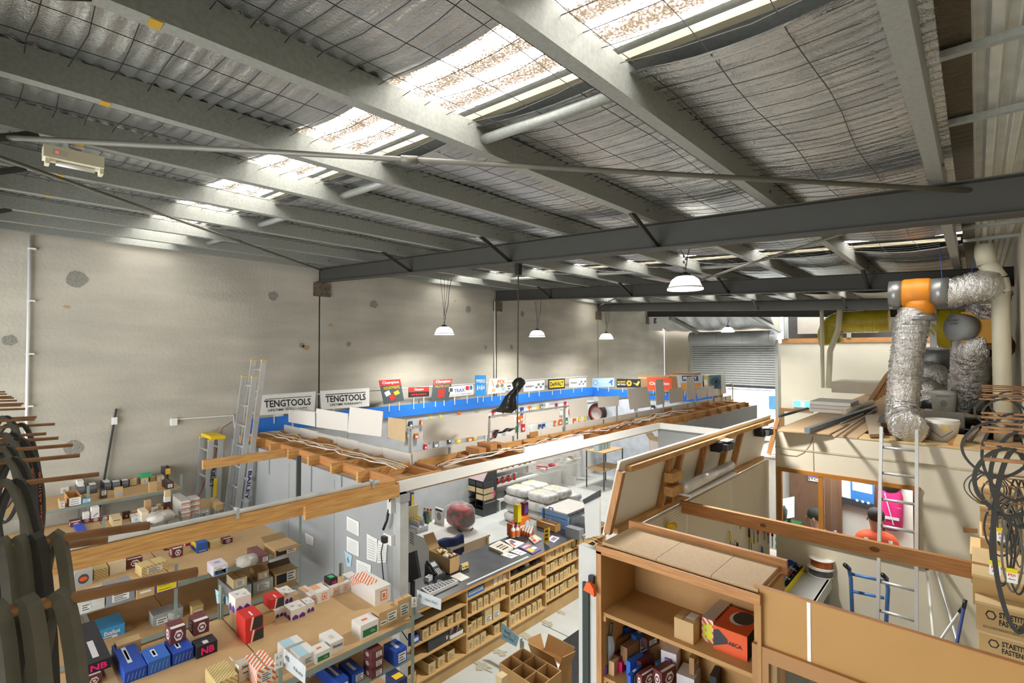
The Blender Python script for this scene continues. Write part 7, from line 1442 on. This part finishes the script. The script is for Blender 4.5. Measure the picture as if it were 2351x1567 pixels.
for px, py, L_, ci, nm in TP:
    p = zx(px, py, -2.0); t = T('hung_tool', nm + ' hanging on the pegboard above the bench', 'tool', p); G().tube([p + EZ * L_ / 2, p], [.012, .014], 6).build('handle', P(TC[ci]), t, True); G().bar(p, p - EZ * L_ / 2, .014, .008).build('blade', STEEL, t); G().tube([p + EZ * (L_ / 2 + .01), p + EZ * (L_ / 2 + .012) - EX * .03], .003, 4).build('hook', STEEL, t)
p = zx(1795, 1150, -1.97); t = T('push_broom', 'dark brush with long handle hanging at the pegboard end', 'broom', p); G().bar(zx(1790, 1110, -1.97), zx(1792, 1190, -1.97), .03, .02).build('handle', SGD, t); blob(zx(1798, 1178, -1.97), EX * .05, EY * .06, EZ * .1, .8, .8, 12, 8, .1, 2).build('bristles', P((70, 80, 70)), t, True)
o = one(G().tube([zx(1535, 1208, -1.98), zx(1548, 1206, -1.98)], .03, 10), P((232, 190, 30)), 'cord_reel', 'small yellow cord reel on the pegboard behind the cabinet', 'reel', None, True)
# ladder at the loft
Pt = (on(2023, 982, 'y', 7.08) + on(2106, 986, 'y', 7.08)) / 2; Pb = V((Pt.x + .02, 6.2, 0)); wL = .315; t = T('ladder', 'single aluminium ladder leaning against the office wall and loft', 'ladder', Pb); d = Pt - Pb; nn = d.cross(EX).normalized()
for s in (-.5, .5): G().bar(Pb + EX * wL * s, Pt + EX * wL * s, .03, .062, nn).build('rail', ALU, t)
for k in range(10): p = Pb + d * (.06 + .096 * k); G().tube([p - EX * wL / 2, p + EX * wL / 2], .016, 8).build('rung', ALU, t, True)
# hand trolley, brooms
TB = P((72, 120, 186), .4); A, B = on(1948, 1290, 'y', 6.85), on(2033, 1312, 'y', 6.85); t = T('hand_trolley', 'blue tubular hand trolley with black grips standing by the office wall', 'trolley', V((A.x, 6.8, 0)))
for P_, dxx in ((A, .05), (B, -.03)): G().tube([P_ + V((0, -.12, .0)), P_ + V((.01, -.03, -.06)), P_ + V((.02, 0, -.18)), V((P_.x + dxx, 6.83, .15))], .02, 8).build('side_tube', TB, t, True); G().tube([P_ + V((-.01, -.14, .01)), P_ + V((.01, -.03, -.06))], .025, 8).build('grip', BLACK, t, True)
for py in (1323, 1362): p, q = on(1955, py - 6, 'y', 6.85), on(2030, py + 10, 'y', 6.85); G().tube([p, q], .017, 8).build('cross_tube', TB, t, True)
G().ob((A.x + .17, 6.75, .02), EX * .2, EY * .14, EZ * .01).build('toe_plate', TB, t)
for x_ in (A.x, B.x): G().lathe([(.05, -.03), (.12, -.03), (.12, .03), (.05, .03)], (x_, 6.95, .12), 16, EX).build('wheel', BLACK, t, True)
def broom(label, top, bot, y0, y1, m, r=.013):
    A, B = on(*top, 'y', y0), on(*bot, 'y', y1); t = T('broom', label, 'broom', B); d = B - A; E_ = A + d * (A.z - .03) / -d.z; G().tube([A, E_], r, 8).build('handle', m, t, True); G().tube([A - d.normalized() * .01, A + d.normalized() * .07], r * 1.25, 8).build('grip', BLACK, t, True); G().ob(E_, EX * .16, EY * .03, EZ * .03).build('head', BLACK, t)
broom('white handled broom leaning left beside the ladder', (2127, 1292), (2142, 1450), 7.1, 6.8, WHITEP); broom('grey handled broom leaning beside the white one', (2143, 1282), (2195, 1462), 7.1, 6.6, ALU, .016); broom('dark blue squeegee handle crossing in front of the cartons', (2216, 1378), (2200, 1460), 6.3, 6.2, P((44, 60, 120))); broom('silver pole crossing behind the blue squeegee', (2212, 1392), (2170, 1452), 6.5, 6.4, ALU)
pboard('coat_hook_bar', 'thin brown shelf bracket on the office wall right of the ladder', 'bracket', [(2210, 1211), (2245, 1214), (2245, 1224), (2212, 1222)], 'y', 7.1, P((150, 110, 70)), .02)
# stacked kraft cartons at the right
KR = P((206, 172, 118), .75, var=.06); KRL = P((224, 196, 146), .75)
def kraft(label, x0, y0, z0, x1, y1, z1, words=True, name='kraft_carton'):
    t = T(name, label, 'box', (x0, y0, z0)); G().box((x0, y0, z0), (x1, y1, z1)).build('body', KR, t); G().box((x0 - .004, y0 - .004, z1 - .012), (x1 + .002, y1, z1 + .003)).build('lid', KRL, t)
    if words:
        h = z1 - z0; txt('STAETITE', (x0 + .1, y0 - .001, z0 + h * .6), EX * .115, EZ * h * .2, INK, t, bold=.03); txt('FASTENERS', (x0 + .1, y0 - .001, z0 + h * .34), EX * .13, EZ * h * .2, INK, t, bold=.03); decal((x0 + .04, y0, z0 + h * .45), EX * .05, EZ * h * .35, INK, t, 'hexagon_mark', .002, HEXP); decal((x0 + .047, y0, z0 + h * .5), EX * .036, EZ * h * .25, KR, t, 'hexagon_inner', .003, HEXP); txt('A.H. COOKE MANUFACTURING CO. PTY', (x0 + .03, y0 - .001, z0 + h * .14), EX * .2, EZ * h * .09, INK, t)
kz = 1.72
kraft('lowest large kraft carton in the near stack at the right', -.0, 4.2, 1.69, .35, 4.85, 1.85); kraft('second large kraft carton in the near stack at the right', -.015, 4.18, 1.856, .35, 4.85, 2.01); kraft('kraft carton with big black lettering in the near stack', -.025, 4.17, 2.016, .35, 4.85, 2.185); kraft('top open-sided kraft carton of the near stack', -.04, 4.3, 2.19, .35, 4.9, 2.3, False)
struct(G().box((-.02, 4.2, 1.66), (.355, 6.3, 1.685)), MDF, 'trim_4'); 
for k, (z0, z1, x0, y0) in enumerate(((1.69, 1.83, -.05, 5.45), (1.836, 1.97, -.06, 5.5), (1.976, 2.08, -.06, 5.45), (2.086, 2.2, .0, 5.55), (2.206, 2.31, .01, 5.6), (2.316, 2.44, .0, 5.6), (2.446, 2.58, -.02, 5.65))): kraft('%s kraft carton from the bottom of the far stack at the right' % ordw(k + 1), x0, y0, z0, .34, y0 + .5, z1, k in (2, 4, 5))
for k, y in enumerate((4.25, 6.25)): one(G().box((-.01, y, 0), (.03, y + .04, 1.66)), SG, 'rack_leg', ['near', 'far'][k] + ' steel leg under the kraft carton shelf', 'post')
# ================================================================ floor things near the counter
t = T('floor_mat', 'black rubber mat on the staff side floor', 'mat', (-3.3, 4.6, 0)); a_ = ztop(1350, 1428, 0); G().box((-3.92, 2.6, .002), (-2.4, 5.85, .012)).build('mat', M('black_mat', (40, 43, 46), .85, var=.25, scale=20), t)
for k in range(12): decal((-3.8 + .11 * k, 3 + .7 * ((k * 7) % 5) / 2, .012), EX * .03, EY * .012, P((150, 150, 146)), t, 'paper_scrap')
G().box((-4.37, 5.30, .0005), (-3.92, 5.315, .002)).build('floor_joint', P((110, 112, 108)), bpy.data.objects['floor'])
for k, (px, py, s) in enumerate(((1215, 1452, .35), (1240, 1462, .25), (1120, 1520, .4), (1265, 1425, .3), (1160, 1490, .35), (1290, 1400, .25))): p = ztop(px, py, .001); blotch(p - V((s / 2, s / 2, 0)), EX * s, EY * s * .5, M('floor_dirt', (176, 172, 152), .8, var=.15, scale=30), bpy.data.objects['floor'], 'dirt_mark', 16, k, .7)
# divided carton
CBK = M('kraft_board', (176, 136, 86), .8, var=.06)
Cn = ztop(1215, 1585, .72); w0 = (ztop(1150, 1524, .72)); 
B0 = V((-3.2, 3.35, .0)); 
A_ = ztop(1147, 1521, .8); Bc = ztop(1200, 1486, .8); Cc = ztop(1288, 1539, .8); e1 = (Bc - A_); e2 = (Cc - Bc); zt = .8; zb_ = .5
t = T('divided_carton', 'open carton with six card compartments on the floor by the counter', 'box', V((A_.x, A_.y, 0)))
def wall_(p, q): G().ob((p + q) / 2 - EZ * .15, (q - p) / 2, (q - p).cross(EZ).normalized() * .004, EZ * .15).build('card_wall', CBK, t)
for k in range(3): wall_(A_ + e1 * .5 * k, A_ + e1 * .5 * k + e2)
for k in range(4): wall_(A_ + e2 / 3 * k, A_ + e2 / 3 * k + e1)
G().add([A_ - EZ * .3, A_ + e1 - EZ * .3, A_ + e1 + e2 - EZ * .3, A_ + e2 - EZ * .3], [(0, 1, 2, 3)]).build('bottom', CBK, t)
t2 = T('trestle_box', 'larger plain carton supporting the divided carton', 'box', V((A_.x, A_.y, 0))); cc = A_ + e1 / 2 + e2 / 2; G().ob(V((cc.x, cc.y, .248)), e1 / 2, e2 / 2, EZ * .248).build('body', CBK, t2)
D0 = ztop(1282, 1535, .62); E0 = ztop(1312, 1520, .62); F0 = ztop(1220, 1500, .62); e1b = E0 - D0; e2b = F0 - D0; t = T('open_carton', 'open brown carton with white paper inside beside the divided carton', 'box', V((D0.x, D0.y, 0)))
for p, q in ((D0, D0 + e1b), (D0, D0 + e2b), (D0 + e1b, D0 + e1b + e2b), (D0 + e2b, D0 + e1b + e2b)): G().ob((p + q) / 2 - EZ * .31, (q - p) / 2, (q - p).cross(EZ).normalized() * .004, EZ * .31).build('side', CBK, t)
G().add([D0 - EZ * .06, D0 + e1b - EZ * .06, D0 + e1b + e2b - EZ * .06, D0 + e2b - EZ * .06], [(0, 1, 2, 3)]).build('paper', WHT, t)
for p, q, o in ((D0 + e1b, D0 + e1b + e2b, 1), (D0, D0 + e1b, 1), (D0 + e2b, D0 + e1b + e2b, 1), (D0, D0 + e2b, -1)):
    n_ = ((p + q) / 2 - (D0 + e1b / 2 + e2b / 2)); n_.z = 0; n_.normalize(); dd = (n_ * .35 + EZ * .94) * .07; G().ob((p + q) / 2 + dd, (q - p) / 2 * .97, dd, dd.cross(q - p).normalized() * .003).build('flap', CBK, t)
t = T('shelf_sign', 'blue aisle sign on a grey post in front of the cartons', 'sign', ztop(1190, 1500, 0)); yS = 4.35
q = [on(a_, b_, 'y', yS) for a_, b_ in ((1152, 1428), (1192, 1462), (1185, 1484), (1150, 1465))]; G().prism(q, EY * .003).build('plate', P((150, 190, 208)), t); tl, tr, br, bl = q; txt('Rivets', bl.lerp(br, .2).lerp(tl.lerp(tr, .2), .5), (br - bl) * .4, (tl - bl) * .22, INK, t); txt('Pins/Clevis', bl.lerp(br, .15).lerp(tl.lerp(tr, .15), .2), (br - bl) * .65, (tl - bl) * .18, INK, t); txt('2', bl.lerp(br, .8).lerp(tl.lerp(tr, .8), .55), (br - bl) * .08, (tl - bl) * .2, INK, t)
p = on(1198, 1478, 'y', yS); G().box((p.x - .03, yS, 0), (p.x - .024, yS + .04, p.z + .045)).box((p.x - .03, yS, 0), (p.x + .03, yS + .004, p.z + .04)).build('post', SG, t)
pb(1138, 1152, 1166, 1580, 1557, .9, 'small cream carton at the bottom edge before the divided carton', CARDL)
# ================================================================ belt racks
BELT = M('belt_rubber', (50, 49, 46), .65, var=.12, scale=14); BELTG = M('belt_fabric', (104, 101, 90), .85, var=.1, scale=40); OTX = P((206, 92, 52)); YTX = P((190, 170, 70))
lb = T('belt_rack_board', 'long steel rail carrying the left row of rusty rods', 'rack rail', (-2.3, -.17, 3.4)); G().box((-4.8, -.18, 3.44), (-.25, -.15, 3.53)).build('rail', RUST, lb)
for x in (-4.7, -2.5, -.3): G().box((x - .03, -.23, 0), (x + .03, -.18, 3.54)).build('upright', SG, lb)
RZ = 3.48; LR = []; LD = []
for i, (px, py) in enumerate([(12, 899), (16, 904), (27, 910), (32, 913), (39, 919), (54, 926), (49, 930), (58, 938), (84, 957), (80, 962), (126, 973), (106, 995), (134, 1005), (167, 1021), (183, 1045), (227, 1088), (247, 1238), (343, 1206), (452, 1312)]):
    z = RZ if i != 16 else 3.42; p = ztop(px, py, z); LR.append(p)
    bs = V((p.x, -.15, z + (.025 if i > 15 else .01))); LD.append((bs - p).normalized())
    one(G().tube([bs, p], .0042 if i < 16 else .005, 8), RUST, 'belt_rod', '%s rusty rod of the left rack, counted from the camera' % ordw(19 - i), 'rod', 'rods of the left rack', True)
def belt(P_, L, W, a, bw=.014, th=.009, label='', grp=None, m=BELT, text=None, tm=OTX, side=1, v0=.25, tilt=0, tag_=None):
    """endless belt hung at P_: L long, W wide, its plane turned by a"""
    h = V((math.cos(a), math.sin(a), 0)); n = V((-h.y, h.x, 0)); dn = (-EZ + h * tilt).normalized(); N_ = 44; vs = []; path = []
    for k in range(N_):
        t = 2 * math.pi * k / N_; u = W / 2 * math.sin(t) * (1 - .12 * math.cos(2 * t)); z = L / 2 * (1 - math.cos(t)); path.append(V(P_) + h * u + dn * z)
    for k in range(N_):
        tg = (path[(k + 1) % N_] - path[k - 1]).normalized(); o = n.cross(tg).normalized()
        for s, r in ((-1, -1), (1, -1), (1, 1), (-1, 1)): vs.append(path[k] + n * s * bw / 2 * (1 if r > 0 else .75) + o * r * th / 2)
    fs = [(k * 4 + j, k * 4 + (j + 1) % 4, ((k + 1) % N_) * 4 + (j + 1) % 4, ((k + 1) % N_) * 4 + j) for k in range(N_) for j in range(4)]
    c = sum(path, V((0, 0, 0))) / N_; t = T('drive_belt', label, 'belt', path[N_ // 2], grp); G().add(vs, fs).build('loop', m, t)
    if text:
        i0 = int(N_ * v0) if side > 0 else N_ - int(N_ * v0); i1 = i0 + (-6 if side > 0 else 6)
        A, B = path[i0 % N_], path[i1 % N_]; tg = (B - A); o = h * side
        w_ = tg.cross(o).normalized() * bw * .8; q = A + o * (th * .62) - w_ / 2
        txt(text, q, tg, w_ if tg.cross(w_).dot(o) > 0 else -w_, tm, t, bold=.02, lift=.002)
    if tag_:
        q = path[N_ // 2 + 5]; G().ob(q + EZ * .04, h * .02, n * (bw * .8), EZ * .035).build('sleeve', WHT, t); G().ob(q + EZ * .066, h * .0205, n * (bw * .85), EZ * .011).build('yellow_band', P((232, 214, 20)), t)
        if tag_ == 2: txt('PIX', q + EZ * .038 - n * bw * .81 - h * .015, h * .03, EZ * .013, P((220, 80, 50)), t, bold=.03); txt('Belts', q + EZ * .02 - n * bw * .81 - h * .012, h * .024, EZ * .009, INK, t)
    return t
def onrod(i, px, lift=.006): p = LR[i]; q = V((p.x, p.y, p.z)); k = along(q, LD[i], px=px); return q + LD[i] * k + EZ * lift
g1 = 'belts on the nearest left rod'; l1 = 'thick black drive belt hanging on the nearest left rod'
for ki, (px, L, W, a, m, tx_) in enumerate(((-10, .62, .05, .6, BELTG, None), (62, .6, .06, .5, BELTG, 'A 48 13x1220 Li'), (135, .6, .05, .9, BELTG, None))):
    belt(onrod(18, px), L, W, a, .014, .009, (ordw(ki + 1) + ' thick belt from the rail end on the nearest left rod') if not tx_ else 'black drive belt with orange size lettering on the nearest left rod', g1, m, tx_, OTX, 1, .30)
g2 = 'belts on the second left rod'; l2 = 'black drive belt hanging on the second left rod'
for ki, (px, L, W, a, m, tx_) in enumerate(((5, .62, .045, .7, BELTG, None), (45, .6, .045, .65, BELTG, None), (80, .62, .055, .6, BELT, 'PIX-Xset A51/1300'), (128, .58, .04, 1.1, BELTG, None))):
    belt(onrod(17, px), L, W, a, .0135, .009, (ordw(ki + 1) + ' belt from the rail end on the second left rod') if not tx_ else 'black drive belt with orange lettering on the second left rod', g2, m, tx_, OTX, 1, .3)
for i, pxs, L, W, lab in ((15, (10, 40), .5, .09, 'wide hanging drive belt on the third left rod'), (14, (12, 34), .45, .09, 'hanging drive belt on the fourth left rod'), (13, (5, 20), .45, .08, 'hanging drive belt on the fifth left rod'), (12, (14, 44), .32, .1, 'broad drive belt loop on the sixth left rod'), (11, (8, 30), .35, .1, 'drive belt on the seventh left rod'), (10, (20, 48), .4, .1, 'drive belt loop on the eighth left rod'), (8, (4, 14), .3, .1, 'small far drive belt on the tenth left rod')):
    for k, px in enumerate(pxs): belt(onrod(i, px), L + .04 * (k % 2), W * (1 - .12 * k), .95 + .1 * k, .0125, .008, ordw(k + 1) + ' ' + lab + ' counted from the rail', lab + 's', BELT if k % 3 else BELTG, 'PIX-Xset A51/1300' if k == len(pxs) - 1 and i in (12, 15, 11, 14) else None, OTX, 1, .3, 0, 1 if (k == 0 and i in (14, 13)) else None)
one(blob((-.42, .012, 3.385), EX * .02, EY * .02, EZ * .016, .7, .7), P((96, 130, 176)), 'cloth_corner', 'blurred pale blue cloth corner at the lower left edge', 'cloth', None, True)
# right rack
rb = T('belt_rack_board', 'steel rail on the right wall carrying the right rows of rods', 'rack rail', (.34, 5, 2.2))
for z in (3.47, 2.87): G().box((.33, 1.1, z - .04), (.36, 6.0, z + .04)).build('rail', RUST, rb)
for y in (1.2, 3.9, 5.9): G().box((.335, y, 0), (.355, y + .04, 3.55)).build('upright', SG, rb)
RR = {}
for k, (px, py, z) in enumerate([(2254, 884, 3.47), (2254, 888, 3.47), (2254, 893, 3.47), (2254, 897, 3.47), (2254, 905, 3.47), (2256, 910, 3.47), (2247, 915, 3.47), (2252, 947, 3.47), (2253, 957, 3.47), (2253, 968, 3.47), (2254, 980, 3.47), (2254, 989, 3.47), (2258, 1016, 3.47), (2250, 1027, 3.47), (2258, 1053, 3.47), (2256, 1084, 2.87), (2257, 1092, 2.87), (2257, 1109, 2.87), (2258, 1130, 2.87), (2259, 1146, 2.87), (2250, 1170, 2.87)]):
    p = ztop(px, py, z); RR[k] = p
    one(G().tube([(.34, p.y, p.z + .005 * (k % 3)), p], .0042, 7), RUST, 'belt_rod', '%s rusty rod from the far end in the %s row of the right rack' % (ordw(k + 1 if z > 3 else k - 14), 'upper' if z > 3 else 'lower'), 'rod', 'rods of the right rack', True)
def rbelt(k, px, L, W, a, lab, m=BELT, tag_=None, bw=.013):
    p = RR[k]; q = p + EX * along(p, EX, px=px) + EZ * .003; s_ = .52 if k < 15 else .6; belt(q, L * s_, W * s_, a, .0095, .0075, lab, 'belts of the right rack', m, None, OTX, 1, .3, 0, tag_)
for k, px, L, W, a, lab in ((9, 2285, .34, .28, .15, 'big round belt loop nearest on the right rack'), (13, 2312, .3, .2, .2, 'second round belt loop on the right rack, lower right of the big one'), (13, 2330, .8, .14, .3, 'long thick belt at the right edge of the picture'), (5, 2290, .3, .3, .25, 'round belt loop at the far upper rods'), (3, 2320, .3, .3, .3, 'farther round belt loop at the far upper rods'), (6, 2305, .26, .26, .2, 'third round belt loop at the far upper rods'), (7, 2325, .6, .3, .3, 'long belt hanging in the middle of the right rack'), (11, 2335, .5, .2, .3, 'belt loop close to the right edge below the big loop')): rbelt(k, px, L, W, a, lab)
for i in range(3): rbelt(15, 2258 + 9 * i, .36, .30 - .02 * i, .1, ['outermost', 'middle', 'innermost'][i] + ' of three nested belt loops on the right rack', BELT if i else BELTG)
for i, (k, px, L, W) in enumerate(((16, 2295, .34, .26), (17, 2310, .3, .22), (18, 2300, .5, .12), (18, 2318, .55, .1), (19, 2295, .5, .2), (19, 2325, .5, .1), (20, 2300, .6, .14), (20, 2322, .65, .12), (16, 2330, .7, .1), (17, 2338, .8, .1), (16, 2345, .8, .08))): rbelt(k, px, L, W, .2 + .1 * (i % 3), ordw(i + 1) + ' hanging belt among the crowded lower rods of the right rack', [BELT, BELTG][i % 2])
for i, (k, px, L, lab) in enumerate(((20, 2296, .62, 'belt with a white and yellow card sleeve, left one at the right rack'), (20, 2335, .66, 'belt with a white and yellow card sleeve, right one at the right rack'), (19, 2312, .42, 'belt with a small card sleeve higher on the right rack'))): rbelt(k, px, L, .12, .15, lab, BELT, 2, .014)
